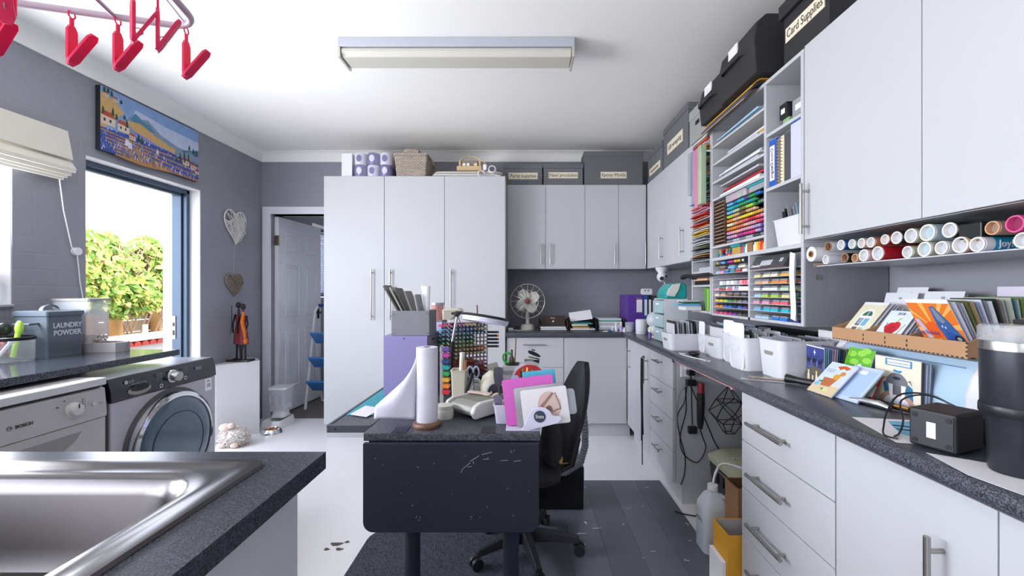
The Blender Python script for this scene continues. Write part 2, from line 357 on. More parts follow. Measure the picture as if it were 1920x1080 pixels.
# tall cupboards
YF = 3.587
t = thing('tall_cupboard', 'tall white single-door cupboard nearest the open panelled door', 'cupboard', (-1.44, 3.9, 0))
carcass(t, -1.695, -1.187, YF+.02, YB-.002, .125, 2.213, '-y'); build(MB().box(-1.69, -1.19, YF+.05, YB-.01, 0, .125), 'plinth', WHITE, t)
d = door_y(t, -1.695, -1.187, .125, 2.215, YF); bar(d, (-1.287, YF-.03, 1.005), (-1.287, YF-.03, 1.43), (0, -.03, 0))
t = thing('tall_cupboard', 'wide white two-door cupboard standing between the single tall cupboard and the wall units', 'cupboard', (-.67, 3.9, 0))
carcass(t, -1.186, -.168, YF+.02, YB-.002, .125, 2.213, '-y'); build(MB().box(-1.18, -.17, YF+.05, YB-.01, 0, .125), 'plinth', WHITE, t)
for x0, x1, hx in ((-1.186, -.679, -1.13), (-.679, -.168, -.623)):
    d = door_y(t, x0, x1, .125, 2.215, YF); bar(d, (hx, YF-.03, 1.005), (hx, YF-.03, 1.43), (0, -.03, 0))
# wall units on the back wall
YU = 3.85; ZU0, ZU1 = 1.446, 2.207
for lab, xs, hs in (('white two-door wall unit next to the tall cupboard, above the table fan', (-.165, .183, .539), (.14, .222)),
                    ('white two-door wall unit in the back corner with two narrow doors', (.539, .842, 1.092), (.80, 1.078))):
    t = thing('wall_unit', lab, 'wall unit', ((xs[0]+xs[-1])/2, 4, ZU0), group='white wall units')
    carcass(t, xs[0], xs[-1]-.001, YU+.02, YB-.002, ZU0, ZU1, '-y')
    for i in range(2):
        d = door_y(t, xs[i], xs[i+1], ZU0, ZU1, YU); bar(d, (hs[i], YU-.03, ZU0+.04), (hs[i], YU-.03, ZU0+.23), (0, -.03, 0), .005, .025)
# wall units on the right wall
XU = 1.094
t = thing('wall_unit', 'white two-door wall unit on the right wall between the corner and the open craft shelves', 'wall unit', (1.26, 3.3, ZU0), group='white wall units')
carcass(t, XU+.02, XR-.002, 2.812, 3.845, ZU0, ZU1, '-x')
for y0, y1, hy in ((3.34, 3.83, 3.39), (2.81, 3.34, 2.945)):
    d = door_x(t, y0, y1, ZU0, ZU1, XU); bar(d, (XU-.03, hy, ZU0+.05), (XU-.03, hy, ZU0+.245), (-.03, 0, 0), .005, .025)
t = thing('wall_unit', 'large white wall unit with wide doors above the shelf of vinyl rolls', 'wall unit', (1.26, .95, ZU0), group='white wall units')
carcass(t, XU+.02, XR-.002, .19, 1.672, ZU0, ZU1, '-x')
for y0, y1, hy in ((1.178, 1.674, 1.645), (.684, 1.178, .73), (.19, .684, .63)):
    d = door_x(t, y0, y1, ZU0, ZU1, XU); bar(d, (XU-.032, hy, ZU0+.02), (XU-.032, hy, ZU0+.215), (-.032, 0, 0), .0065, .03)
# base units under the back worktop
ZT = .90; T = .042
t = thing('base_unit', 'white base unit with one top drawer and a black bin decal, beneath the table fan', 'base unit', (.1, 3.9, 0))
carcass(t, -.16, .325, YF+.045, YB-.003, .125, ZT-T-.002, '-y'); build(MB().box(-.16, .325, YF+.09, YB-.01, 0, .125), 'plinth', WHITE, t)
d = door_y(t, -.16, .325, .60, ZT-T-.004, YF+.025, 'drawer'); bar(d, (-.02, YF-.005, .795), (.17, YF-.005, .795), (0, -.03, 0), .005, .03)
d = door_y(t, -.16, .325, .125, .60, YF+.025)
# bin decal printed on the drawer front
mb = MB(); y = YF+.0235
g = lambda pts: mb.poly([(x, y, z) for x, z in pts])
g([(.02, .735), (.03, .745), (.06, .74), (.10, .722), (.125, .702), (.13, .69), (.11, .688), (.07, .7), (.03, .72)])
g([(.05, .748), (.06, .757), (.085, .748), (.08, .74)]); g([(.02, .69), (.035, .695), (.12, .675), (.12, .665)])
g([(.03, .665), (.12, .665), (.11, .60), (.04, .60)]); build(mb, 'bin_decal', BLACK, t)
t = thing('base_unit', 'plain white blind base panel in the back corner under the paper trays', 'base unit', (.6, 3.9, 0))
carcass(t, .327, .858, YF+.045, YB-.003, .125, ZT-T-.002, '-y'); build(MB().box(.327, .9, YF+.09, YB-.01, 0, .125), 'plinth', WHITE, t)
door_y(t, .327, .86, .125, ZT-T-.004, YF+.025, 'panel')
# base units on the right: fronts face the room at X = .86
XB = .862
def base_x(lab, y0, y1, group='white base units on the right'):
    t = thing('base_unit', lab, 'base unit', (1.15, (y0+y1)/2, 0), group=group)
    carcass(t, XB+.02, XR-.003, y0+.001, y1-.001, .125, ZT-T-.002, '-x'); build(MB().box(XB+.055, XR-.01, y0+.002, y1-.002, 0, .125), 'plinth', WHITE, t)
    return t
t = base_x('white two-door base unit in the right corner with a black cord on its handle', 2.957, 3.60)
for y0, y1, hy in ((3.27, 3.60, 3.505), (2.957, 3.27, 3.00)):
    d = door_x(t, y0, y1, .125, ZT-T-.004, XB); bar(d, (XB-.03, hy, .60), (XB-.03, hy, .78), (-.03, 0, 0), .005, .025)
def drawers(t, y0, y1, zs, hy0, hy1, dz, r=.006):
    for i in range(len(zs)-1):
        d = door_x(t, y0, y1, zs[i+1], zs[i], XB, 'drawer'); z = zs[i]-dz[i]
        bar(d, (XB-.034, hy0, z), (XB-.034, hy1, z), (-.034, 0, 0), r, .03)
t = base_x('white four-drawer base unit beside the open kneehole', 2.495, 2.955)
drawers(t, 2.495, 2.955, [.854, .672, .49, .308, .126], 2.66, 2.80, [.055, .06, .06, .06], .005)
t = base_x('white four-drawer base unit with long steel handles at the near right', 1.187, 1.70)
drawers(t, 1.187, 1.70, [.854, .657, .47, .283, .1], 1.385, 1.605, [.105, .10, .10, .09], .0065)
t = base_x('white double-door base unit at the near right edge', .37, 1.185)
for y0, y1, hy in ((.778, 1.185, .88), (.37, .778, .70)):
    d = door_x(t, y0, y1, .1, ZT-T-.004, XB); bar(d, (XB-.034, hy, .52), (XB-.034, hy, .74), (-.034, 0, 0), .0065, .03)
# worktops (rounded front edge)
def edge_profile(front, back, z1, t, r=.02):
    p = [(back, z1-t), (back, z1)]
    s_ = 1 if back > front else -1
    for k in range(6): a = PI/2*k/5; p.append((front+s_*(r-r*math.sin(a)), z1-r+r*math.cos(a)))
    for k in range(6): a = PI/2*k/5; p.append((front+s_*(r-r*math.cos(a)), z1-t+r-r*math.sin(a)))
    return p
mb = MB(); mb.prism(edge_profile(.818, XR-.002, ZT, T), .365, YB-.002, 'y')
build(mb, 'worktop', GRAN, label='long dark speckled worktop running along the right wall', cat='worktop', smooth=50)
mb = MB(); mb.prism([(u, v) for u, v in edge_profile(YF-.012, YB-.002, ZT, T)], -.166, .8165, 'x')
build(mb, 'worktop', GRAN, label='short dark speckled worktop along the back wall under the table fan', cat='worktop', smooth=50)

# ---------------------------------------------------------------- left worktop and machines
ZL = .918
mb = MB(); mb.box(XL+.002, -1.95, .5, 2.41, ZL-.032, ZL)
build(mb, 'worktop', granite_mat('granite_polished', '#24262c', '#565b68', .1, 220), label='polished dark granite worktop above the dishwasher and washing machine', cat='worktop', bev=.004)
build(MB().box(XL+.005, -2.0, .52, 1.2, 0, ZL-.034), 'base_unit', WHITE, label='white base unit beside the dishwasher under the window', cat='base unit', bev=.002)
# washing machine: front faces +X
SIL = M('silver_paint', '#b3b0b9', .4, metal=.4, var=.03)
t = thing('washing_machine', 'silver front-loading washing machine with round chrome-ringed door', 'washing machine', (-2.14, 2.235, 0))
DK = M('gloss_black_panel', '#1b1c26', .12, var=.03, coat=.3)
build(MB().box(-2.46, -1.875, 1.912, 2.553, .02, .835), 'body', SIL, t, bev=.012)
build(MB().box(-2.46, -1.88, 1.908, 2.557, .836, .852), 'top', M('pale_steel_top', '#a9adb5', .25, metal=.4), t, bev=.006)
build(MB().box(-1.874, -1.858, 1.908, 2.557, .03, .742), 'front_panel', SIL, t, bev=.006)
mb = MB(); mb.prism([(-1.874, .745), (-1.852, .745), (-1.856, .80), (-1.872, .849), (-1.90, .849)], 1.908, 2.557, 'y')
pn = build(mb, 'control_panel', DK, t, bev=.003)
mb = MB(); mb.prism(circ(2.05, .775, .062, 18, .022), -1.8535, -1.8505, 'x'); build(mb, 'drawer_grip', M('grip_grey', '#8a8883', .3), pn)
mb = MB(); mb.prism(circ(2.05, .785, .05, 18, .016), -1.8507, -1.8487, 'x'); build(mb, 'grip_recess', M('deep_black', '#08080a', .4), pn)
kn = thing
mb = MB(); mb.lathe([(.034, 0), (.034, .006), (.030, .010)], (-1.858, 2.245, .80), 28, 'x'); build(mb, 'knob_ring', CHROME, pn, smooth=40)
mb = MB(); mb.lathe([(.026, 0), (.025, .03), (.022, .034)], (-1.85, 2.245, .80), 28, 'x'); build(mb, 'knob', STEEL, pn, smooth=40)
for yy, zz in ((2.17, .765), (2.325, .775)):
    mb = MB(); mb.lathe([(.010, 0), (.010, .004), (.007, .004), (.007, 0)], (-1.855, yy, zz), 16, 'x'); build(mb, 'button_ring', CHROME, pn)
GL = M('print_grey', '#a2a3aa', .5)
mb = MB()
for k in range(8):
    mb.box(-1.857, -1.8555, 2.145, 2.18, .795+k*.005, .7965+k*.005); mb.box(-1.857, -1.8555, 2.305, 2.345, .795+k*.005, .7965+k*.005)
mb.box(-1.857, -1.8555, 2.40, 2.445, .80, .82)
for k in range(9):
    for j in range(3): mb.box(-1.857, -1.8555, 2.46+k*.009, 2.464+k*.009, .79+j*.011, .793+j*.011)
build(mb, 'panel_print', M('print_dim', '#6d6f7c', .5), pn, kind='stuff')
fx = lambda y, z, x=-1.8565: frame((x, y, z), (0, 1, 0), (0, 0, 1))
text('LG', .02, GL, pn, fx(2.015, .82, -1.8585), sx=1.1)
mb = MB(); mb.lathe([(.009, 0), (.009, .002)], (-1.8595, 1.987, .82), 16, 'x'); build(mb, 'emblem', GL, pn)
text('Direct Drive 10.5/7kg', .009, GL, pn, fx(2.05, .806), sx=1.0)
mb = MB(); mb.box(-1.8585, -1.857, 2.475, 2.525, .665, .735); st = build(mb, 'sticker', PAPER, t)
text('10', .03, BLACK, st, fx(2.5, .695, -1.8565)); text('year', .012, BLACK, st, fx(2.5, .722, -1.8565))
# door
cz, cy, rr = .465, 2.235, .255
mb = MB(); mb.lathe([(rr, 0), (rr+.002, .02), (rr-.004, .042), (rr-.018, .05), (rr-.026, .046), (rr-.028, .03)], (-1.858, cy, cz), 64, 'x')
dr = build(mb, 'door', CHROME, t, smooth=40)
mb = MB(); mb.lathe([(rr-.027, .038), (rr-.045, .048), (rr-.075, .05), (.12, .056), (.0, .058)], (-1.858, cy, cz), 64, 'x')
build(mb, 'porthole_glass', M('smoked_glass', '#4d5f70', .06, var=.03, coat=.5), dr, smooth=60)
mb = MB(); mb.lathe([(.165, 0), (.165, .003), (.16, .003), (.16, 0)], (-1.8065, cy-.005, cz-.01), 48, 'x'); build(mb, 'inner_ring', M('dark_ring', '#2b3640', .2), dr)
mb = MB(); mb.lathe([(rr+.02, .0), (rr+.018, .003), (rr, .004)], (-1.859, cy, cz), 64, 'x'); build(mb, 'door_seat', M('shadow_grey', '#5e5c5e', .4, metal=.4), t)
# dishwasher
DW = M('silver_beige', '#b4b1b0', .4, metal=.35, var=.03)
t = thing('dishwasher', 'silver dishwasher with dial, under the left worktop beside the washing machine', 'dishwasher', (-2.12, 1.57, 0))
build(MB().box(-2.45, -1.865, 1.262, 1.872, .02, .835), 'body', M('dark_side', '#3a3b40', .5), t)
build(MB().box(-2.45, -1.84, 1.258, 1.876, .837, .868), 'top', M('pale_top', '#c6c6c8', .35, metal=.1), t, bev=.004)
mb = MB(); mb.prism([(-1.864, .70), (-1.838, .70), (-1.836, .72), (-1.846, .824), (-1.864, .828)], 1.26, 1.874, 'y'); cp = build(mb, 'control_panel', DW, t, bev=.003)
build(MB().box(-1.864, -1.842, 1.262, 1.872, .1, .698), 'door', DW, t, bev=.003)
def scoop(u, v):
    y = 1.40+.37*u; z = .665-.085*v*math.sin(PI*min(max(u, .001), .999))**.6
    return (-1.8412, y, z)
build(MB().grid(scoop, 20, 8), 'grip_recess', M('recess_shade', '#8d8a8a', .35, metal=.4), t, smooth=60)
mb = MB(); mb.lathe([(.030, 0), (.030, .006), (.025, .008), (.023, .026), (.02, .028)], (-1.842, 1.735, .765), 28, 'x'); kb = build(mb, 'dial', M('dial_grey', '#c4c2c2', .35), cp, smooth=40)
mb = MB(); mb.box(-1.814, -1.8125, 1.733, 1.737, .77, .788); build(mb, 'dial_mark', BLACK, kb)
mb = MB(); mb.lathe([(.008, 0), (.008, .006)], (-1.842, 1.82, .765), 14, 'x'); build(mb, 'power_button', M('dial_grey'), cp)
mb = MB()
for k in range(6): mb.box(-1.8405, -1.839, 1.772, 1.776, .745+k*.01, .749+k*.01); mb.box(-1.8405, -1.839, 1.782, 1.784, .746+k*.01, .748+k*.01)
mb.box(-1.8405, -1.839, 1.70, 1.706, .805, .809); mb.box(-1.8405, -1.839, 1.675, 1.681, .785, .790); mb.box(-1.8405, -1.839, 1.842, 1.856, .762, .764)
build(mb, 'panel_print', M('print_dark', '#3c3c40', .6), cp, kind='stuff')
text('BOSCH', .017, M('print_dark'), cp, fx(1.565, .755, -1.8375), bold=.02)
mb = MB(); mb.lathe([(.008, 0), (.008, .002), (.0065, .002), (.0065, 0)], (-1.84, 1.52, .755), 18, 'x'); mb.box(-1.839, -1.838, 1.516, 1.524, .754, .756); build(mb, 'emblem', M('print_dark'), cp)

# ---------------------------------------------------------------- sink peninsula
t = thing('sink_unit', 'white sink cabinet at the lower left foreground', 'sink cabinet', (-1.2, .45, 0))
mb = MB(); mb.box(-.50, -.478, -.2, .895, .12, .86); mb.box(-1.95, -.501, .875, .895, .12, .86); mb.box(-1.95, -1.93, -.2, .874, .12, .86); mb.box(-1.929, -.501, -.2, .874, .12, .14); build(mb, 'carcass', WHITE, t); build(MB().box(-1.93, -.52, -.18, .85, 0, .12), 'plinth', WHITE, t)
GRAN2 = granite_mat('granite_worktop_satin', '#2a2c33', '#4e515c', .24, 460)
zt = .90
def slab_with_hole(outer, hole, z0, z1):
    mb = MB(); x0, x1, y0, y1 = outer; a0, a1, b0, b1 = hole
    mb.box(x0, a0, y0, y1, z0, z1); mb.box(a1, x1, y0, y1, z0, z1); mb.box(a0, a1, y0, b0, z0, z1); mb.box(a0, a1, b1, y1, z0, z1); return mb
build(slab_with_hole((-1.945, -.43, -.25, .92), (-1.60, -.548, .18, .83), zt-.036, zt), 'worktop', GRAN2, label='dark speckled worktop around the steel sink in the foreground', cat='worktop')
SINK = M('sink_steel', '#666364', .27, metal=1, var=.05, scale=25)
t = thing('kitchen_sink', 'stainless steel inset sink with a deep rounded bowl', 'sink', (-1.07, .5, zt))
def ring(x0, x1, y0, y1, r, z): return [(x, y, z) for x, y in rrect(x0, x1, y0, y1, r, 6)]
mb = MB()
mb.loft([ring(-1.63, -.516, .15, .862, .02, zt+.001), ring(-1.627, -.519, .153, .859, .02, zt+.007), ring(-1.60, -.537, .18, .842, .03, zt+.008), ring(-1.58, -.55, .195, .83, .035, zt+.003),
         ring(-1.57, -.566, .21, .81, .06, zt+.003), ring(-1.562, -.580, .222, .797, .09, zt+.003), ring(-1.557, -.586, .228, .791, .10, zt-.004),
         ring(-1.552, -.594, .236, .783, .11, zt-.03), ring(-1.545, -.602, .245, .775, .11, zt-.12), ring(-1.53, -.62, .26, .76, .11, zt-.155), ring(-1.48, -.67, .31, .71, .1, zt-.17), ring(-1.1, -1.0, .48, .55, .03, zt-.172)], False, True)
build(mb, 'bowl', SINK, t, smooth=45)
mb = MB(); mb.lathe([(.0, .002), (.035, .002), (.045, .006), (.05, .0)], (-1.05, .515, zt-.172), 24); build(mb, 'drain', CHROME, t, smooth=40)
# ---------------------------------------------------------------- ceiling lamp
t = thing('ceiling_lamp', 'long white fluorescent batten lamp with yellowed diffuser on the ceiling', 'ceiling lamp', (-.36, 2.38, ZC))
y0, y1, x0, x1 = 2.27, 2.425, -1.0, .263
build(MB().box(x0, x1, y0, y1, ZC-.05, ZC-.001), 'housing', M('lamp_grey', '#b9bcc8', .4, metal=.2), t, bev=.003)
mb = MB(); mb.prism([(y0+.01, ZC-.052), (y0+.005, ZC-.075), (y0+.02, ZC-.098), (y1-.02, ZC-.098), (y1-.005, ZC-.075), (y1-.01, ZC-.052)], x0+.016, x1-.016, 'x')
build(mb, 'diffuser', M('aged_diffuser', '#c9c6bc', .45, var=.06, scale=4), t, bev=.004)
for xa in (x0, x1-.014):
    build(MB().box(xa, xa+.014, y0, y1, ZC-.105, ZC-.051), 'end_cap', M('chipped_cap', '#c8c3b8', .4, metal=.4, var=.25, scale=40), t, bev=.002)

# ---------------------------------------------------------------- hanging sock airer with pink pegs
t = thing('peg_airer', 'lilac hanging peg airer with bright pink clothes pegs, top left', 'clothes airer', (-.80, .62, 1.76))
LIL = M('lilac_plastic', '#b9a9b8', .35); PINK = M('pink_plastic', '#e8245f', .35, var=.05, tl=.25)
A = Vector((-.642, .845, 1.765)); dl = Vector((-.96, -.27, 0)).normalized(); dn = Vector((.22, -.97, 0)).normalized()
Lg, Wd, zf = .56, .34, 1.765
def rr3(r=.05, n=6):
    P = []
    for u, v, a in ((r, r, 180), (Lg-r, r, 270), (Lg-r, Wd-r, 0), (r, Wd-r, 90)):
        for k in range(n+1):
            th = math.radians(a+90*k/n); P.append(A+dl*(u+r*math.cos(th))+dn*(v+r*math.sin(th)))
    return P
build(MB().tube(rr3(), .0065, 8, True), 'frame', LIL, t, smooth=60)
for u in (.14, .30, .44):
    build(MB().tube([A+dl*u, A+dl*(u-.02)+dn*Wd], .0045, 6), 'cross_bar', LIL, t)
hk = A+dl*.28+dn*.17
for u, v in ((.02, .02), (.54, .02), (.02, .32), (.54, .32)):
    build(MB().tube([A+dl*u+dn*v, hk+Vector((0, 0, .35))], .002, 5), 'cord', LIL, t)
build(MB().tube([tuple(hk+Vector((0, 0, .35))), tuple(hk+Vector((0, 0, ZC-zf-.001)))], .003, 6), 'hanger', LIL, t)
def peg(p, yaw, open_=28, roll=0):
    # two hinged arms hanging from a ring; local z down
    m = Matrix.Translation(Vector(p)) @ Euler((roll, 0, yaw)).to_matrix().to_4x4() @ Matrix.Scale(1.12, 4)
    mb = MB(); mb.X = m
    mb.tube([(.006*math.cos(2*PI*k/10), 0, -.006+.006*math.sin(2*PI*k/10)) for k in range(10)], .0014, 5, True)
    mb.box(-.003, .003, -.0015, .0015, -.026, -.012)
    mb.prism([(-.004, -.024), (.004, -.024), (.0085, -.032), (.0085, -.075), (.004, -.088), (-.006, -.09), (-.0085, -.08), (-.0085, -.032)], -.0022, .0022, 'y')
    m2 = m @ Matrix.Translation((0, -.004, -.080)) @ Euler((math.radians(open_), 0, 0)).to_matrix().to_4x4()
    mb.X = m2
    mb.prism([(-.0085, .045), (-.005, .052), (.005, .052), (.0085, .045), (.0085, -.002), (.004, -.012), (-.006, -.012), (-.0085, -.002)], -.0022, .0022, 'y')
    o = build(mb, 'clothes_peg', PINK, t, bev=.0006)
    mb = MB(); mb.X = m; mb.tube([(.0, -.007+.005*math.cos(a*.7), -.07+.005*math.sin(a*.7)) for a in range(9)], .0009, 4); build(mb, 'spring', STEEL, o)
base = lambda u, v: A+dl*u+dn*v
for u, yaw in ((.025, .15), (.135, .1), (.205, .1), (.315, -.1), (.43, 0.1)):
    peg(base(u, .0)+Vector((0, 0, -.001)), yaw+math.radians(88), 38)
for u, v, yaw in ((.045, .12, 2.5), (.20, .13, .6), (.02, .1, 2.2), (.4, .2, 1.5)):
    peg(base(u, v)+Vector((0, 0, -.001)), yaw, 26, .0)

# ---------------------------------------------------------------- roman blind
t = thing('roman_blind', 'cream roman blind folded up above the left window', 'blind', (-2.52, 1.5, 2.0))
CREAM = M('cream_cloth', '#d9d5c9', .8, var=.05, scale=5, bump=.08, bscale=150)
yb0, yb1 = .6, 2.37
mb = MB(); mb.prism([(XL+.003, 2.135), (XL+.045, 2.135), (XL+.075, 1.975), (XL+.07, 1.972), (XL+.04, 2.10), (XL+.003, 2.10)], yb0, yb1, 'y'); build(mb, 'upper_fold', CREAM, t)
for k, (za, zb, off) in enumerate(((2.0, 1.905, .085), (1.955, 1.885, .07), (1.93, 1.872, .06), (1.91, 1.858, .05))):
    mb = MB(); mb.prism([(XL+.03, za), (XL+.036, za), (XL+off, zb+.02), (XL+off-.004, zb), (XL+off-.012, zb), (XL+off-.012, zb+.02)], yb0+.003*k, yb1+(.008-.01*k), 'y'); build(mb, 'fold', CREAM, t)
build(MB().box(XL+.003, XL+.04, yb0, yb1, 2.08, 2.135), 'headrail', CREAM, t)
mb = MB(); mb.tube([(XL+.03, 2.34, 1.87), (XL+.02, 2.37, 1.7), (XL+.012, 2.42, 1.5), (XL+.012, 2.432, 1.48)], .003, 5); mb.tube([(XL+.012, 2.45, 1.47), (XL+.008, 2.47, 1.3), (XL+.008, 2.497, 1.14)], .003, 5)
build(mb, 'cord', PAPER, t)
mb = MB(); mb.lathe([(.022, 0), (.022, .006), (.011, .007), (.011, .016), (.022, .017), (.022, .022), (.0, .022)], (XL+.001, 2.448, 1.475), 18, 'x'); build(mb, 'cord_winder', PAPER, t, smooth=40)

# ---------------------------------------------------------------- painting
t = thing('painting', 'unframed canvas painting of lavender fields and red-roofed houses above the garden door', 'painting', (XL+.015, 2.95, 2.10))
ya, yb, za, zb = 2.565, 3.335, 2.10, 2.487; px_ = XL+.031
build(MB().box(XL+.001, XL+.03, ya, yb, za, zb), 'canvas', M('canvas_edge', '#22232b', .8), t)
LAY = []
def pal(n, h): return M('paint_'+n, h, .6, var=.16, scale=22)
pnt = [pal('sky', '#7fa0cf'), pal('skylight', '#b7c3dd'), pal('hill', '#7f93a8'), pal('gold', '#c9a468'), pal('blue', '#39509f'), pal('lav', '#7f86c6'), pal('white', '#d7d9e8'), pal('path', '#b98446'), pal('house', '#d8c4ae'), pal('roof', '#b0492f'), pal('tree', '#1f4a35'), pal('dark', '#3a2e33'), pal('green', '#58723a'), pal('teal', '#4b7f9a')]
ix = {'sky': 0, 'skylight': 1, 'hill': 2, 'gold': 3, 'blue': 4, 'lav': 5, 'white': 6, 'path': 7, 'house': 8, 'roof': 9, 'tree': 10, 'dark': 11, 'green': 12, 'teal': 13}
mb = MB(); lv = [0]
def pg(c, pts):
    lv[0] += 1; mb.cur = ix[c]; x = px_+lv[0]*.000004
    mb.poly([(x, ya+u*(yb-ya), za+v*(zb-za)) for u, v in pts])
pg('sky', [(0, 0), (1, 0), (1, 1), (0, 1)]); pg('skylight', [(.25, .6), (1, .5), (1, .78), (.6, .8), (.3, .86)])
pg('gold', [(0, .3), (.2, .72), (.12, .85), (0, .9)]); pg('hill', [(.2, .6), (.3, .8), (.36, .74), (.42, .78), (.55, .62), (.8, .5), (.8, .4), (.2, .45)])
pg('teal', [(.25, .66), (.3, .8), (.37, .72), (.44, .7), (.5, .6), (.4, .6)])
pg('gold', [(.22, .62), (.35, .66), (.5, .55), (.72, .45), (.72, .32), (.3, .45)]); pg('lav', [(.28, .5), (.5, .42), (.75, .36), (1, .5), (1, .3), (.25, .28)])
pg('teal', [(.78, .5), (1, .62), (1, .5), (.86, .42)]); pg('hill', [(.7, .42), (.9, .52), (1, .42), (1, .3), (.75, .3)])
pg('blue', [(0, 0), (1, 0), (1, .34), (.6, .38), (.3, .4), (0, .36)])
r2 = random.Random(5)
for k in range(7):                                             # golden paths between the lavender rows
    v = .34-.055*k; a = .0+.02*k
    pg('path', [(a, v), (.35, v-.03+.01*k), (.7, v-.02-.03*k if v-.02-.03*k > .02 else .02), (1, max(.01, v-.05-.03*k)), (1, max(.0, v-.075-.03*k)), (.7, max(.0, v-.05-.03*k)), (.35, v-.055), (a, v-.022)])
for k in range(420):
    u, v = r2.random(), r2.random()**1.3*.37; s_ = .012+.02*(1-v/.37)
    d = r2.uniform(-.012, .02); c = r2.choice(['blue', 'lav', 'blue', 'white', 'lav', 'teal', 'blue'])
    pg(c, [(u, v), (u+.006, v), (min(1, u+d+.005), v+s_*2.2), (min(1, u+d), v+s_*2.2)])
for u, v, s_ in ((.0, .42, .14), (.14, .40, .12), (.24, .33, .07), (.02, .86, .05), (.1, .84, .05), (.8, .24, .09), (.9, .2, .085), (.95, .14, .06)):
    w_ = s_*.85; u = min(u, 1-w_)
    pg('house', [(u, v), (u+w_, v), (u+w_, v+s_), (u, v+s_)]); pg('roof', [(u-.004 if u > .01 else u, v+s_), (u+w_, v+s_*.9), (u+w_*.8, v+s_*1.45), (u+w_*.15, v+s_*1.55)])
    for q in (.2, .6): pg('dark', [(u+w_*q, v+s_*.35), (u+w_*(q+.14), v+s_*.35), (u+w_*(q+.14), v+s_*.7), (u+w_*q, v+s_*.7)])
for u, v, s_ in ((.03, .92, .12), (.06, .93, .1), (.09, .9, .1), (.17, .85, .07), (.02, .58, .12), (.1, .6, .14), (.13, .56, .1), (.22, .5, .14), (.33, .34, .15), (.36, .33, .12), (.2, .62, .08), (.77, .26, .2), (.82, .3, .22), (.87, .33, .18), (.73, .24, .1), (.88, .56, .1), (.93, .52, .11), (.97, .5, .12)):
    pg('tree', [(u-.012, v), (u+.012, v), (u+.008, v+s_*.6), (u, min(1, v+s_)), (u-.008, v+s_*.6)])
for u, v, s_ in ((.2, .2, .1), (.23, .17, .1), (.5, .25, .07), (.42, .34, .04), (.38, .36, .035)):
    pg('white', [(u, v), (u+s_*.4, v), (u+s_*.35, v+s_), (u+.01, v+s_*1.1)]); pg('path', circ(u+s_*.25, v+s_*1.15, s_*.15, 8))
build(mb, 'painted_picture', pnt, t)

# ---------------------------------------------------------------- wicker hearts
def heart(label, cy, cz, w_, h_, col, n, seed, X0, group):
    r = random.Random(seed); m = M('wicker_'+col, col, .75, var=.15, scale=30)
    def hp(tt): 
        x = 16*math.sin(tt)**3/17; y = (13*math.cos(tt)-5*math.cos(2*tt)-2*math.cos(3*tt)-math.cos(4*tt)+2.5)/15
        return Vector((0, x*w_/2, y*h_/2))
    t = thing('wicker_heart', label, 'wall decoration', (X0, cy, cz), group=group); c = Vector((X0, cy, cz))
    build(MB().tube([c+hp(2*PI*k/36) for k in range(36)], .006, 6, True), 'rim', m, t)
    mb = MB()
    for k in range(n):
        a = r.uniform(0, 2*PI); b = a+r.uniform(1.3, 5); p, q = c+hp(a), c+hp(b); o = Vector((r.uniform(-.012, .03), 0, 0))
        if (p-q).length < w_*.45: continue
        mz = ((p+q)/2-c); 
        if abs(mz.y) < w_*.16 and mz.z > h_*.24: continue
        mid = (p+q)/2+Vector((.016, 0, 0)); mb.tube([p, (p+mid)/2+o*.5+Vector((.012, 0, 0)), mid+o*.3, (q+mid)/2+o*.5+Vector((.012, 0, 0)), q], .0024, 5)
    build(mb, 'twig_weave', m, t, kind='stuff')
    return t
heart('large white wicker heart hanging on the grey wall beside the garden door', 3.79, 1.81, .30, .31, '#e3e0de', 105, 3, XL+.012, 'wicker hearts')
h2 = heart('small brown twig heart hanging below the white heart, behind the figurines', 3.775, 1.30, .235, .20, '#8d8178', 120, 4, XL+.012, 'wicker hearts')
build(MB().tube([(XL+.003, 3.785, 1.654), (XL+.003, 3.78, 1.41)], .0005, 4), 'string', PAPER, h2)

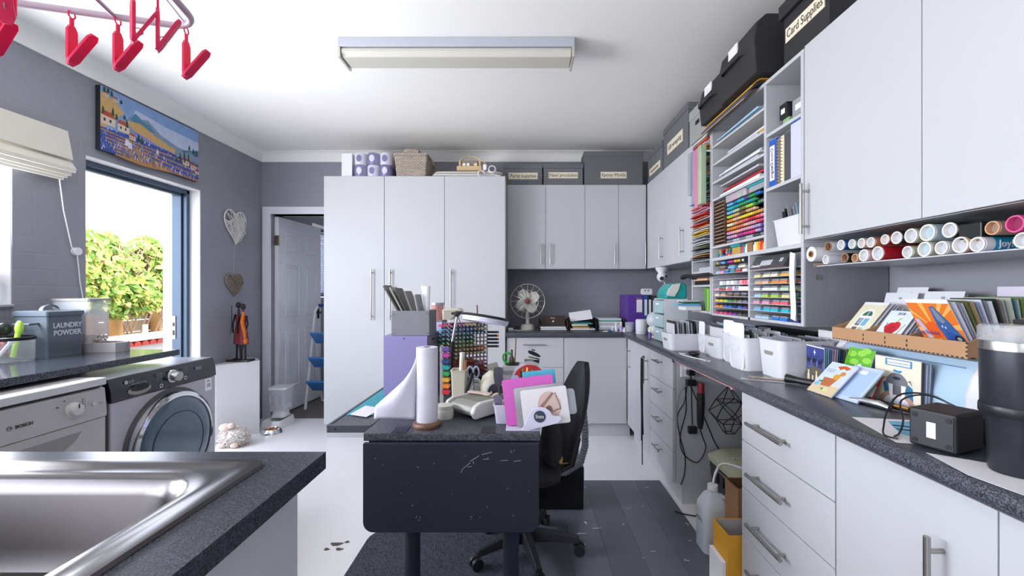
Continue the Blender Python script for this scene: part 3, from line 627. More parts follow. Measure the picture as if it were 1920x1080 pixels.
# ---------------------------------------------------------------- pedestal, figurines, pet things
build(MB().prism([(-2.535, 3.50), (-2.335, 3.75), (-2.42, 3.87), (-2.583, 3.94), (-2.583, 3.50)], 0, .637, 'z'), 'pedestal', WHITE2, label='white boxed pedestal in the corner, carrying the figurines', cat='pedestal', bev=.003)
t = thing('figurine_pair', 'carved pair of slender women in red and orange dresses on a dark base', 'figurine', (-2.475, 3.70, .637))
EB = M('ebony', '#241e1d', .4); RED = M('red_dress', '#7a2a30', .7, var=.2, scale=30); ORG = M('orange_cloth', '#c2661c', .7, var=.15)
build(MB().box(-2.57, -2.38, 3.66, 3.76, .6375, .655), 'base', EB, t, bev=.003)
def fig(x, y, hgt, dress, h0):
    p = lambda f: .655+hgt*f
    mb = MB()
    for s_ in (-1, 1):
        mb.tube([(x+s_*.018, y, p(0)), (x+s_*.016, y, p(.15)), (x+s_*.012, y, p(.30)), (x+s_*.01, y, p(.4))], [.008, .009, .012, .014], 8)
        mb.tube([(x+s_*.018, y-.005, p(0)+.004), (x+s_*.024, y-.035, p(0)+.004)], [.008, .006], 6)
        mb.tube([(x+s_*.028, y, p(.78)), (x+s_*.045, y-.01, p(.62)), (x+s_*.03, y-.03, p(.46))], [.008, .007, .006], 6)
    mb.tube([(x, y, p(.76)), (x, y, p(.88))], [.012, .009], 8)
    mb.ball((x, y-.003, p(.94)), .024, 12, 8, (.85, .95, 1.15)); mb.ball((x, y-.027, p(.935)), .006, 6, 4)
    b = build(mb, 'body', EB, t, smooth=60)
    mb = MB(); mb.lathe([(.043, 0), (.038, .08), (.028, .14), (.021, .18), (.024, .215), (.024, .24), (.010, .255)], (x, y, p(.27)), 14, sx=1, sy=.75); build(mb, 'dress', dress, t, smooth=60)
    return b
fig(-2.495, 3.715, .50, RED, 0)
b2 = fig(-2.445, 3.70, .485, RED, 0)
mb = MB(); mb.tube([(-2.425, 3.675, 1.07), (-2.435, 3.668, .98), (-2.415, 3.668, .90), (-2.41, 3.67, .82)], [.012, .016, .015, .008], 8); build(mb, 'sash', ORG, t, smooth=60)
mb = MB(); mb.ball((-2.405, 3.668, .815), .02, 10, 8, (.9, .9, 1.3)); build(mb, 'gourd', ORG, t, smooth=60)
build(MB().tube([(-2.545, 3.70, 1.12), (-2.54, 3.69, .95), (-2.55, 3.69, .88)], .003, 5), 'staff', EB, t)
# floor pet feeder and bowl
t = thing('water_dispenser', 'clear and white gravity pet dispenser on the floor by the inner door', 'pet feeder', (-2.30, 3.98, 0))
mb = MB(); mb.loft([ring(-2.40, -2.20, 3.84, 4.10, .03, 0.0), ring(-2.39, -2.21, 3.85, 4.09, .03, .07), ring(-2.38, -2.22, 3.86, 4.08, .03, .07), ring(-2.37, -2.23, 3.87, 4.07, .03, .03)]); build(mb, 'tray', WHITE2, t, smooth=40)
mb = MB(); mb.loft([ring(-2.37, -2.24, 3.96, 4.09, .03, .071), ring(-2.36, -2.25, 3.97, 4.08, .03, .13)]); build(mb, 'neck', WHITE2, t)
mb = MB(); mb.loft([ring(-2.385, -2.225, 3.95, 4.10, .03, .131), ring(-2.385, -2.225, 3.95, 4.10, .03, .33)]); build(mb, 'tank', CLEAR, t)
mb = MB(); mb.loft([ring(-2.39, -2.22, 3.945, 4.105, .03, .331), ring(-2.39, -2.22, 3.945, 4.105, .03, .35)]); build(mb, 'lid', WHITE2, t)
t = thing('pet_bowl', 'small round steel pet bowl with kibble on the white floor', 'bowl', (-2.235, 3.76, 0))
mb = MB(); mb.lathe([(.085, 0), (.078, .02), (.065, .038), (.058, .038), (.05, .02), (.0, .016)], (-2.235, 3.76, 0.0), 28); build(mb, 'dish', CHROME, t, smooth=40)
mb = MB(); r = random.Random(2)
for k in range(40):
    a, q = r.uniform(0, 2*PI), .045*math.sqrt(r.random()); mb.ball((-2.235+q*math.cos(a), 3.76+q*math.sin(a), .026+.006*r.random()), .006, 6, 4)
build(mb, 'kibble', M('kibble', '#b4712f', .8, var=.2), t, kind='stuff')
# plush lamb
t = thing('plush_toy', 'fluffy cream plush lamb lying on the floor beside the pedestal', 'plush toy', (-2.36, 3.46, 0))
FLU = M('fleece', '#d9d2cc', .95, var=.1, scale=40); r = random.Random(8)
mb = MB(); c = Vector((-2.36, 3.46, .072))
mb.ball(c, .09, 18, 12, (1.15, .95, .78))
for k in range(420):
    a, e = r.uniform(0, 2*PI), math.asin(r.uniform(-.75, 1)); n = Vector((math.cos(a)*math.cos(e)*1.15, math.sin(a)*math.cos(e)*.95, math.sin(e)*.78))
    p = c+n*.09; 
    if p.z < .006: continue
    mb.tube([p, p+n*.012+Vector((r.uniform(-.006, .006), r.uniform(-.006, .006), -.004)), p+n*.02+Vector((r.uniform(-.01, .01), r.uniform(-.01, .01), -.012))], [.005, .004, .002], 4)
build(mb, 'fleece_body', FLU, t, smooth=60)
mb = MB(); mb.ball((-2.41, 3.43, .15), .04, 12, 8, (1.3, .9, .8)); mb.ball((-2.36, 3.425, .165), .03, 10, 8, (1, .8, .8)); build(mb, 'head', M('pink_plush', '#d8c0b4', .9), t, smooth=60)
for s_ in (-1, 1):
    mb = MB(); mb.ball((-2.36+.05*s_, 3.385, .022), .022, 10, 6, (1.6, 1, .9)); build(mb, 'paw', M('pink_plush'), t, smooth=60)

# ---------------------------------------------------------------- things on the left worktop
zc = ZL+.0005
t = thing('laundry_tin', 'blue-grey metal tin lettered LAUNDRY POWDER with arched lid handle', 'tin', (-2.415, 2.165, zc))
TIN = M('blue_grey_enamel', '#58626c', .35, var=.05)
mb = MB(); mb.loft([ring(-2.50, -2.33, 2.08, 2.25, .012, zc), ring(-2.50, -2.33, 2.08, 2.25, .012, zc+.205)])
bd = build(mb, 'body', TIN, t, smooth=40)
for k in range(9):
    z = zc+.03+k*.006; mb = MB(); mb.loft([ring(-2.5015, -2.3285, 2.0785, 2.2515, .012, z), ring(-2.5015, -2.3285, 2.0785, 2.2515, .012, z+.003)], True, True); build(mb, 'bead', TIN, bd)
mb = MB(); mb.loft([ring(-2.506, -2.324, 2.074, 2.256, .014, zc+.206), ring(-2.506, -2.324, 2.074, 2.256, .014, zc+.226), ring(-2.495, -2.335, 2.085, 2.245, .014, zc+.231)]); ld = build(mb, 'lid', TIN, t, smooth=40)
mb = MB(); P = [(-2.415, 2.165+.04*math.cos(a), zc+.229+.028*math.sin(a)) for a in [PI*k/8 for k in range(9)]]
rings = [[(x-.01, y, z), (x+.01, y, z), (x+.01, y, z+.0025), (x-.01, y, z+.0025)] for x, y, z in P]; mb.loft(rings); build(mb, 'lid_handle', TIN, ld)
mb = MB(); mb.tube([(-2.455, 2.0785, zc+.17), (-2.455, 2.045, zc+.168), (-2.375, 2.045, zc+.168), (-2.375, 2.0785, zc+.17)], .006, 6); build(mb, 'side_handle', TIN, bd)
LT = M('tin_lettering', '#c9d0da', .5)
text('LAUNDRY', .036, LT, bd, frame((-2.329, 2.172, zc+.155), (0, 1, 0), (0, 0, 1)), sx=.82, bold=.025); text('POWDER', .036, LT, bd, frame((-2.329, 2.172, zc+.118), (0, 1, 0), (0, 0, 1)), sx=.86, bold=.025)
t = thing('pet_feeder', 'clear hopper dry-food pet feeder with grey tray beside the laundry tin', 'pet feeder', (-2.38, 2.33, zc))
FG = M('feeder_grey', '#9d9a9b', .4)
def ringp(pts, z): return [(x, y, z) for x, y in pts]
tp = [(-2.52, 2.27), (-2.30, 2.27), (-2.20, 2.29), (-2.185, 2.33), (-2.20, 2.375), (-2.30, 2.395), (-2.52, 2.395)]
ti = [(-2.33, 2.28), (-2.30, 2.28), (-2.21, 2.298), (-2.197, 2.33), (-2.21, 2.367), (-2.30, 2.385), (-2.33, 2.385)]
mb = MB(); mb.loft([ringp(tp, zc), ringp(tp, zc+.05)], True, False); mb.loft([ringp(ti, zc+.05), ringp(ti, zc+.015)], False, True)
n = len(tp); k0 = len(mb.v)
mb.add(ringp(tp, zc+.05)+ringp(ti, zc+.05), [(i, (i+1) % n, n+(i+1) % n, n+i) for i in range(n)]); build(mb, 'tray', FG, t)
mb = MB(); mb.loft([ring(-2.53, -2.325, 2.272, 2.393, .02, zc+.051), ring(-2.53, -2.325, 2.272, 2.393, .02, zc+.275)], True, False); build(mb, 'hopper', M('frosted_hopper', '#dfe3ec', .2, alpha=.42), t)
mb = MB(); mb.loft([ring(-2.535, -2.32, 2.267, 2.398, .02, zc+.276), ring(-2.535, -2.32, 2.267, 2.398, .02, zc+.288)]); build(mb, 'lid', FG, t)
mb = MB(); r = random.Random(4)
for k in range(160): mb.ball((r.uniform(-2.47, -2.325), r.uniform(2.282, 2.38), zc+.056+.03*r.random()**2), .006, 6, 4)
build(mb, 'kibble', M('brown_kibble', '#8a5a34', .9, var=.25, scale=60), t, kind='stuff')
# glass jar with utensils at the frame edge
t = thing('utensil_jar', 'short glass jar with black rim at the far left of the granite worktop', 'jar', (-2.40, 1.98, zc))
jc = (-2.395, 1.985, zc)
mb = MB(); mb.lathe([(.075, 0), (.078, .012), (.078, .10), (.0755, .10), (.0755, .004), (.0, .004)], jc, 28); build(mb, 'glass', CLEARG, t, smooth=40)
mb = MB(); mb.lathe([(.079, .1), (.081, .104), (.081, .114), (.0765, .116)], jc, 28, cap=False); build(mb, 'rim', BLACK, t, smooth=40)
def tool(name, label, cat, a, b, r, mat, head=None, hmat=None, hs=(1, 1, 1)):
    t = thing(name, label, cat, a); build(MB().tube([a, ((a[0]+b[0])/2, (a[1]+b[1])/2, (a[2]+b[2])/2+.002), b], r, 8), 'handle', mat, t, smooth=60)
    if head: mb = MB(); mb.ball(b, head, 12, 8, hs); build(mb, 'head', hmat or mat, t, smooth=60)
tool('dish_brush', 'lime green dish brush standing in the glass jar', 'brush', (-2.39, 1.99, zc+.02), (-2.372, 2.0, zc+.155), .01, M('lime_plastic', '#a8d84a', .4), .022, None, (.7, .7, 1.6))
tool('scrubber', 'round black scrubber lying in the top of the glass jar', 'scrubber', (-2.43, 1.99, zc+.012), (-2.435, 1.99, zc+.15), .012, BLACK, .034, None, (.7, 1, .9))
tool('spoon', 'white plastic spoon leaning inside the glass jar', 'spoon', (-2.42, 1.95, zc+.016), (-2.36, 1.96, zc+.095), .007, PAPER, .012)
tool('spoon', 'red handled utensil inside the glass jar', 'spoon', (-2.43, 2.0, zc+.016), (-2.42, 1.97, zc+.09), .009, C('#b02a33', .4))
# pot on the window sill
t = thing('plant_pot', 'small white pot with reddish buds on the left window sill', 'plant pot', (XL-.06, 2.085, 1.18))
mb = MB(); mb.lathe([(.035, 0), (.05, .12), (.052, .125), (.046, .125), (.04, .09), (.0, .09)], (XL-.06, 2.085, 1.1805), 20); build(mb, 'pot', PAPER, t, smooth=40)
mb = MB(); r = random.Random(1)
for k in range(7): mb.ball((XL-.06+r.uniform(-.03, .03), 2.085+r.uniform(-.03, .03), 1.305+r.uniform(0, .03)), .02, 8, 6)
build(mb, 'bud', M('red_bud', '#a85a50', .7, var=.2), t, kind='stuff')
mb = MB()
for k in range(6):
    a = k*1.05; mb.tube([(XL-.06, 2.085, 1.28), (XL-.06+.02*math.cos(a), 2.085+.02*math.sin(a), 1.36), (XL-.06+.04*math.cos(a), 2.085+.035*math.sin(a), 1.42)], [.006, .005, .002], 5)
build(mb, 'leaf_stalk', M('sage_leaf', '#8c9b8d', .7), t, kind='stuff')

# ---------------------------------------------------------------- step ladder behind the door opening
t = thing('step_ladder', 'blue and white folding step ladder leaning by the open panelled door', 'step ladder', (-2.2, 4.55, 0))
BLU = M('blue_step', '#3f7fc4', .4); WT = M('white_tube', '#dfe0e6', .35)
for x in (-2.28, -1.93):
    mb = MB(); mb.tube([(x, 4.42, .02), (x, 4.55, .62), (x, 4.60, .86), (x, 4.63, 1.03), (x+(.03 if x < -2 else -.03), 4.65, 1.09)], .014, 8); build(mb, 'side_tube', WT, t, smooth=60)
    mb = MB(); mb.tube([(x+.02, 4.60, .80), (x+.02, 4.66, .4), (x+.02, 4.75, .03)], .012, 8); build(mb, 'rear_leg', WT, t, smooth=60)
build(MB().cyl((-2.25, 4.65, 1.09), (-1.96, 4.65, 1.09), .018, n=12), 'grip', M('navy_foam', '#20408e', .6), t, smooth=60)
for z, yy in ((.26, 4.46), (.50, 4.50), (.75, 4.54)):
    mb = MB(); mb.X = Matrix.Translation((-2.105, yy, z)) @ Euler((math.radians(-38), 0, 0)).to_matrix().to_4x4(); mb.box(-.155, .155, -.09, .10, -.012, .012)
    build(mb, 'step', BLU, t, bev=.006)
build(MB().cyl((-2.26, 4.75, .03), (-1.91, 4.75, .03), .012, n=8), 'cross_tube', WT, t)
# ---------------------------------------------------------------- the garden outside
build(MB().box(-12, XL-.31, -6, 14, -.25, -.1), 'ground', M('garden_paving', '#a39a8c', .8, var=.15), kind='structure', loc=(0, 0, 0))
t = thing('garden_fence', 'weathered timber sleeper fence beyond the garden door', 'fence', (-6.1, 6.5, -.1))
r = random.Random(3); mw = [M('sleeper_%d' % k, h, .85, var=.3, scale=9) for k, h in enumerate(('#9c8b74', '#8b7c69', '#a89a83'))]
for j in range(6):
    for i in range(4):
        build(MB().box(-6.15+r.uniform(-.01, .01), -6.08, 3.0+i*1.6, 4.59+i*1.6, -.1+j*.18, .07+j*.18), 'plank', mw[(i+j) % 3], t, bev=.006)
for i in range(5): build(MB().cyl((-6.02, 3.8+i*1.05, -.1), (-6.02, 3.8+i*1.05, 1.05), .07, n=12), 'post', M('fence_post', '#a9834f', .8, var=.2), t, smooth=60)
t = thing('garden_wall', 'low white wall with terracotta tiles outside the garden door', 'garden wall', (-4.6, 5.4, -.1))
build(MB().box(-4.75, -4.45, 3.2, 7.2, -.1, .62), 'masonry', M('white_masonry', '#e9e6df', .8), t)
build(MB().box(-4.8, -4.4, 3.2, 7.2, .68, .72), 'coping', M('white_masonry'), t)
for i in range(40): mb = MB(); mb.prism(circ(3.25+i*.1, .622, .045, 8, .055, 0, 180), -4.8, -4.4, 'x'); build(mb, 'roof_tile', M('terracotta', '#b8432f', .7), t)
build(MB().cyl((-5.3, 5.95, -.1), (-5.3, 5.95, .78), .03, n=10), 'garden_post', M('white_masonry'), label='short white post standing in front of the timber fence', cat='post')
t = thing('ivy_hedge', 'sunlit leafy creeper hedge growing over the timber fence', 'hedge', (-6.0, 6.2, -.1))
def leafmat():
    m = M('ivy_leaf', '#7fa83f', .5, var=.1, tl=.35); nt = m.node_tree; L = nt.links; b = nt.nodes['Principled BSDF']
    ge = nt.nodes.new('ShaderNodeNewGeometry'); cr = nt.nodes.new('ShaderNodeValToRGB'); e = cr.color_ramp.elements
    e[0].color = lin('#4f7d2c'); e[1].color = lin('#b9764e'); q = cr.color_ramp.elements.new(.45); q.color = lin('#93b04a'); q = cr.color_ramp.elements.new(.93); q.color = lin('#c9c46a')
    L.new(ge.outputs['Random Per Island'], cr.inputs[0]); L.new(cr.outputs[0], b.inputs['Base Color'])
    for n_ in nt.nodes:
        if n_.type == 'BSDF_TRANSLUCENT': L.new(cr.outputs[0], n_.inputs[0])
    return m
mb = MB(); r = random.Random(6)
prof = lambda y: 2.12-.13*max(0, y-5.8)-.25*max(0, 5.4-y)+.07*math.sin(y*5)+.05*math.sin(y*11)       # crown height along the fence
nl = 0
while nl < 9000:
    y = r.uniform(3.6, 8.4); top = prof(y)-.05; z = r.uniform(.97+.1*math.sin(y*4), top); 
    bulge = .55*math.sin(PI*min(1, max(0, (z-.55)/(top-.5))))**.6
    x = -5.86+bulge*r.uniform(.55, 1.0)+r.uniform(-.05, .05)
    if 1.45 < z < 1.85 and 5.75 < y < 6.3 and r.random() < .72: continue          # bare twiggy patch
    s_ = r.uniform(.03, .065); n = Vector((.8+r.uniform(-.5, .5), r.uniform(-.8, .5), r.uniform(-.2, .9))).normalized(); u = n.orthogonal().normalized(); v = n.cross(u)
    a = r.uniform(0, 2*PI); u, v = u*math.cos(a)+v*math.sin(a), v*math.cos(a)-u*math.sin(a); c = Vector((x, y, z))
    mb.add([c-v*s_, c+u*s_*.55-v*s_*.2+n*s_*.12, c+u*s_*.35+v*s_*.5+n*s_*.1, c+v*s_*1.1-n*s_*.1, c-u*s_*.35+v*s_*.5+n*s_*.1, c-u*s_*.55-v*s_*.2+n*s_*.12], [(0, 1, 2, 3), (0, 3, 4, 5)]); nl += 1
build(mb, 'foliage', leafmat(), t, kind='stuff')
mb = MB()
for k in range(220):
    y = r.uniform(5.5, 6.5); z = r.uniform(1.2, 1.95); x = -5.6+r.uniform(-.1, .12)
    mb.tube([(x, y, z), (x+r.uniform(-.05, .05), y+r.uniform(-.15, .15), z-.12), (x+r.uniform(-.05, .05), y+r.uniform(-.25, .25), z-.3)], .006, 4)
for k in range(14):
    y = r.uniform(5.6, 7.2); mb.tube([(-5.90, y, .2), (-5.86, y+r.uniform(-.3, .3), .6), (-5.8, y+r.uniform(-.4, .4), 1.1)], .012, 5)
build(mb, 'twigs', M('dry_twig', '#a98a70', .9, var=.2), t, kind='stuff')
build(MB().tube([(-5.80, 6.0, -.1), (-5.79, 6.02, .5), (-5.76, 6.0, 1.3)], [.1, .085, .07], 12), 'trunk', M('pale_bark', '#b48a58', .9, var=.2), t, smooth=60)
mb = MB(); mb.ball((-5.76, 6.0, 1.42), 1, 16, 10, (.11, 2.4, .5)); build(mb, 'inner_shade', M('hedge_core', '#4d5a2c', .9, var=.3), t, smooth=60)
# ---------------------------------------------------------------- shared-mesh instances
CACHE = {}
def inst(name, key, fn, mats, parent=None, loc=(0, 0, 0), rot=(0, 0, 0), label=None, cat=None, group=None, smooth=None):
    mats = mats if isinstance(mats, (list, tuple)) else [mats]
    if key not in CACHE:
        mb = fn(); me = bpy.data.meshes.new(name); me.from_pydata(mb.v, [], mb.f); me.validate(); me.update()
        for q in mats: me.materials.append(q)
        if len(mats) > 1: me.polygons.foreach_set('material_index', mb.m)
        if smooth is not None: me.shade_smooth(); me.set_sharp_from_angle(angle=math.radians(smooth))
        CACHE[key] = me
    o = bpy.data.objects.new(name, CACHE[key]); COL.objects.link(o)
    for i, q in enumerate(mats): o.material_slots[i].link = 'OBJECT'; o.material_slots[i].material = q
    if parent is not None: o.parent = parent
    o.matrix_basis = Matrix.Translation(Vector(loc)) @ Euler(rot).to_matrix().to_4x4()
    return props(o, label, cat, group)
COLS = {'white': '#e6e6ea', 'pale grey': '#b9bcc4', 'grey': '#85878f', 'dark grey': '#4a4c52', 'black': '#1d1e22', 'cream': '#e6dcb8', 'pale yellow': '#e8d98a', 'yellow': '#e9cf3a', 'gold': '#d8a53a', 'tan': '#cfa877', 'brown': '#7c5a42', 'peach': '#e8b48f', 'orange': '#e8852c', 'salmon': '#e0775a', 'red': '#cf2f38', 'coral': '#e5626a', 'pink': '#e79bb4', 'hot pink': '#e23e88', 'magenta': '#b83a92', 'lilac': '#b7a3cf', 'purple': '#6a4a9c', 'navy': '#2b3a78', 'blue': '#2f72c4', 'sky blue': '#6fb4dc', 'pale blue': '#a9cbe0', 'cyan': '#28b4cf', 'teal': '#1f9a9a', 'green': '#2f9a55', 'lime': '#a9cf3f', 'pale green': '#b5cfa6', 'olive': '#7d8446'}
CM = {k: M('plain_'+k.replace(' ', '_'), v, .5, var=.04) for k, v in COLS.items()}
ORD = ['first', 'second', 'third', 'fourth', 'fifth', 'sixth', 'seventh', 'eighth', 'ninth', 'tenth', 'eleventh', 'twelfth', 'thirteenth', 'fourteenth', 'fifteenth', 'sixteenth', 'seventeenth', 'eighteenth']
r = random.Random(21)
# ---------------------------------------------------------------- upper craft shelves
XS = XU; XE = XR-.004
t = thing('craft_shelf', 'open white craft shelving of marker bay and binder bays between the wall units', 'shelf unit', (1.26, 2.08, 1.42))
def board(parent, x0, x1, y0, y1, z0, z1, name='shelf'): return build(MB().box(x0, x1, y0, y1, z0, z1), name, WHITE, parent)
board(t, XS, XE, 1.677, 2.512, 2.184, 2.20, 'top_panel'); board(t, XS, XE, 1.677, 2.512, 1.42, 1.438, 'bottom_panel')
for y in (1.677, 1.938, 2.494): board(t, XS, XE, y, y+.018, 1.439, 2.183, 'upright')
for z in (2.09, 1.985, 1.88, 1.78, 1.505): board(t, XS, XE, 1.957, 2.493, z-.012, z)
for z in (1.955, 1.71): board(t, XS, XE, 1.696, 1.937, z-.014, z)
build(MB().box(XE-.004, XE, 1.696, 2.49, 1.44, 2.18), 'back_panel', WHITE, t)
# paper sorter (narrow column)
t = thing('paper_sorter', 'narrow white column of paper slots beside the right wall unit', 'shelf unit', (1.26, 2.66, 1.11))
for y in (2.514, 2.79): board(t, XS, XE, y, y+.016, 1.11, 2.2, 'upright')
SLOT = [1.438+.051*k for k in range(15)]
for z in SLOT: board(t, XS+.002, XE, 2.531, 2.789, z-.005, z)
for z in (1.37, 1.285, 1.125): board(t, XS+.002, XE, 2.531, 2.789, z-.012, z)
board(t, XS, XE, 2.531, 2.789, 2.184, 2.2, 'top_panel')
sheets = [['dark grey', 'brown', 'tan'], ['grey', 'dark grey', 'olive'], ['white', 'pale grey'], ['yellow', 'gold', 'white'], ['orange', 'red', 'brown'], ['salmon', 'red', 'coral'], ['pink', 'coral', 'peach'], ['sky blue', 'white', 'grey'], ['pale blue', 'teal'], ['green', 'green', 'pale grey'], ['cream', 'tan', 'cream'], ['black', 'grey', 'tan'], ['pale green', 'teal', 'green'], ['gold', 'orange', 'white'], ['red', 'orange']]
LAYER = ['bottom', 'second', 'third', 'fourth', 'top']
for k, cs in enumerate(sheets):
    for j, c in enumerate(cs):
        z = SLOT[k]+.003+j*.013; o_ = r.uniform(-.03, .004); dy = r.uniform(-.01, .01)
        def fn(u, v, z=z, o_=o_, ph=r.uniform(0, 6), am=r.uniform(.0005, .003)): return (XS+o_+.30*u, 2.545+dy+.225*v, z+am*(1+math.sin(ph+v*5))*(1-u)+.0005)
        build(MB().grid(fn, 3, 6), 'card_sheet', CM[c], label='%s card sheets, %s layer in the %s slot up of the paper column' % (c, LAYER[j], ORD[k]), cat='card', group='card sheets in the paper column', solid=.004)
# items in the cubby under the paper column
build(MB().box(1.10, 1.36, 2.55, 2.77, 1.2855, 1.31), 'file_box', BLACK, label='flat black file in the cubby below the paper column', cat='file', bev=.002)
build(MB().box(1.09, 1.36, 2.56, 2.76, 1.311, 1.325), 'paper_pad', CM['peach'], label='pale pink pad on the flat black file in the cubby', cat='pad')
build(MB().box(1.12, 1.36, 2.55, 2.75, 1.3705, 1.395), 'paper_pad', CM['pale grey'], label='grey paper stack on the thin cubby shelf', cat='pad')
mb = MB(); mb.prism([(2.46, 1.335), (2.50, 1.352), (2.6, 1.348), (2.68, 1.345), (2.76, 1.356), (2.86, 1.36), (2.92, 1.352), (2.93, 1.338), (2.92, 1.325), (2.88, 1.335), (2.80, 1.333), (2.74, 1.326), (2.72, 1.318), (2.70, 1.328), (2.5, 1.33)], 1.062, 1.093, 'x')
build(mb, 'knife_handle', BLACK, label='long black moulded grip sticking out in front of the paper column cubby', cat='tool', bev=.004)
t = thing('green_bag', 'folded green gift bag standing below the paper column', 'bag', (1.15, 2.54, 1.126))
mb = MB(); mb.loft([[(1.10, 2.54, 1.126), (1.22, 2.545, 1.126), (1.22, 2.60, 1.126), (1.10, 2.60, 1.126)], [(1.10, 2.545, 1.262), (1.23, 2.54, 1.265), (1.23, 2.64, 1.268), (1.10, 2.64, 1.268)]]); build(mb, 'bag_body', M('green_paper', '#5f9a45', .4, var=.12), t)
mb = MB(); mb.box(1.098, 1.0995, 2.56, 2.575, 1.13, 1.26); build(mb, 'stripe', CM['lime'], t)
# plastic wallets hung on the front of the paper column
for k, (y, x0, z0, z1, c, lab) in enumerate(((2.74, 1.05, 1.86, 2.13, 'pale grey', 'grey plastic wallet hanging at the far end of the paper column front'), (2.665, 1.045, 1.79, 2.12, 'lilac', 'lilac plastic wallet hanging on the paper column front'), (2.60, 1.035, 1.75, 2.11, 'pink', 'clear wallet with pink card hanging on the paper column front'), (2.535, 1.03, 1.76, 2.11, 'pale green', 'pale green plastic wallet hanging nearest the marker bay'))):
    t = thing('plastic_wallet', lab, 'wallet', (x0+.03, y, z0), group='wallets hung on the paper column')
    mb = MB(); mb.box(x0, x0+.035, y-.028, y+.02, z0, z1); build(mb, 'sleeve', M('wallet_'+c, COLS[c], .2, alpha=.65), t, bev=.004)
    mb = MB(); mb.box(x0+.006, x0+.029, y-.022, y+.014, z0+.01, z1-.03); build(mb, 'card', CM[['grey', 'pale grey', 'coral', 'white'][k]], t)
    mb = MB(); mb.box(x0+.0352, 1.0935, y-.02, y-.012, z1-.04, z1-.03); build(mb, 'hanger', PAPER, t)
# ---------------------------------------------------------------- shelves of paper above the marker bay
lay = [(1.7805, [('white', .30, .0), ('black', .28, .02), ('red', .29, -.03), ('pale grey', .27, .0)]), (1.8805, [('pale grey', .3, 0), ('white', .28, .0), ('pale grey', .3, .02)]), (1.9855, [('pale grey', .3, 0), ('cream', .25, .05), ('gold', .24, .05), ('white', .25, .06)]), (2.0905, [('grey', .3, .03), ('pale blue', .28, .0), ('white', .28, -.04)])]
for k, (z, L) in enumerate(lay):
    for j, (c, ln, off) in enumerate(L):
        y0 = 1.99+r.uniform(0, .03); y1 = 2.46-r.uniform(0, .05); tilt = r.uniform(-.012, .022); x0 = XS+.005-off if off < 0 else XS+off
        hh = .016 if (k, c) in ((0, 'white'),) else .010
        mb = MB(); zz = z+j*.018; ln = ln-.025
        mb.loft([[(x0, y0, zz), (x0+ln, y0, zz), (x0+ln, y0, zz+hh), (x0, y0, zz+hh)], [(x0+.01, y1, zz), (x0+ln, y1, zz), (x0+ln, y1, zz+hh*.7), (x0+.01, y1, zz+hh*.7)]])
        build(mb, 'paper_stack', CM[c], label='%s paper stack, %s layer on the %s shelf above the markers' % (c, LAYER[j], ORD[k]), cat='paper', group='paper stacks above the marker bay')
# ---------------------------------------------------------------- ink-tray rack and marker rack
t = thing('ink_rack', 'dark brown slotted ink-tray rack left of the shelf markers', 'rack', (1.2, 2.43, 1.5055))
mb = MB(); mb.box(1.10, 1.30, 2.486, 2.490, 1.5055, 1.765); mb.box(1.10, 1.30, 2.356, 2.36, 1.5055, 1.765); mb.box(1.29, 1.30, 2.3605, 2.4855, 1.5055, 1.765); build(mb, 'case', M('brown_ply', '#5a4238', .6), t)
for k in range(13):
    build(MB().box(1.102, 1.288, 2.3605, 2.4855, 1.507+k*.02, 1.511+k*.02), 'slat', M('tray_tan', '#a98c7a', .6), t)
t = thing('marker_rack', 'black stacked marker rack in the white craft shelf', 'rack', (1.2, 2.15, 1.5055))
for k in range(11): build(MB().box(1.112, 1.25, 1.965, 2.35, 1.5056+k*.0222, 1.5078+k*.0222), 'tray', BLACK, t)
build(MB().box(1.251, 1.256, 1.965, 2.35, 1.5056, 1.73), 'back', BLACK, t)
def marker_mesh():
    mb = MB(); mb.cur = 1; mb.cyl((.002, 0, 0), (.12, 0, 0), .0076, n=8); mb.cur = 0; mb.loft([[(x, q*math.cos(2*PI*i/8), q*math.sin(2*PI*i/8)) for i in range(8)] for x, q in ((.002, .008), (-.018, .008), (-.0215, .0055))], False, True); return mb
rows = [['grey', 'pale grey', 'grey', 'pale grey', 'dark grey', 'grey'], ['lilac', 'pink', 'magenta', 'hot pink', 'hot pink', 'lilac', 'purple'], ['pink', 'peach', 'pink', 'pink', 'lilac', 'purple'], ['orange', 'orange', 'salmon', 'peach', 'pink', 'coral', 'hot pink'], ['cream', 'tan', 'salmon', 'coral', 'red', 'coral', 'pink'], ['orange', 'peach', 'yellow', 'yellow', 'gold', 'tan'], ['lime', 'tan', 'brown', 'tan', 'peach', 'dark grey'], ['sky blue', 'pale green', 'olive', 'lime', 'green', 'grey'], ['cyan', 'teal', 'green', 'teal', 'green', 'teal'], ['sky blue', 'blue', 'cyan', 'purple', 'green', 'blue', 'teal']]
for k, cs in enumerate(rows):
    for j in range(17):
        if k > 5 and j > 12 and r.random() < .5: continue
        c = cs[min(len(cs)-1, int(j/17*len(cs)))]; y = 2.338-j*.0224
        inst('marker', 'shelf_marker', marker_mesh, [CM[c], BLACK], loc=(1.128, y, 1.5167+k*.0222), label='%s marker, %s along the %s row up of the shelf rack' % (c, ORD[j], ORD[k]), cat='marker', group='markers in the shelf rack', smooth=40)
t = thing('clear_case', 'clear plastic case with teal lid lying on the shelf marker rack', 'case', (1.2, 2.05, 1.731))
build(MB().box(1.10, 1.25, 1.97, 2.10, 1.7285, 1.755), 'body', M('case_clear', '#d8dce4', .15, alpha=.45), t, bev=.003); build(MB().box(1.098, 1.25, 1.97, 2.12, 1.7555, 1.766), 'lid', CM['teal'], t, bev=.002)
t = thing('clear_case', 'clear plastic case of mixed colours lying on the shelf marker rack', 'case', (1.2, 2.24, 1.731))
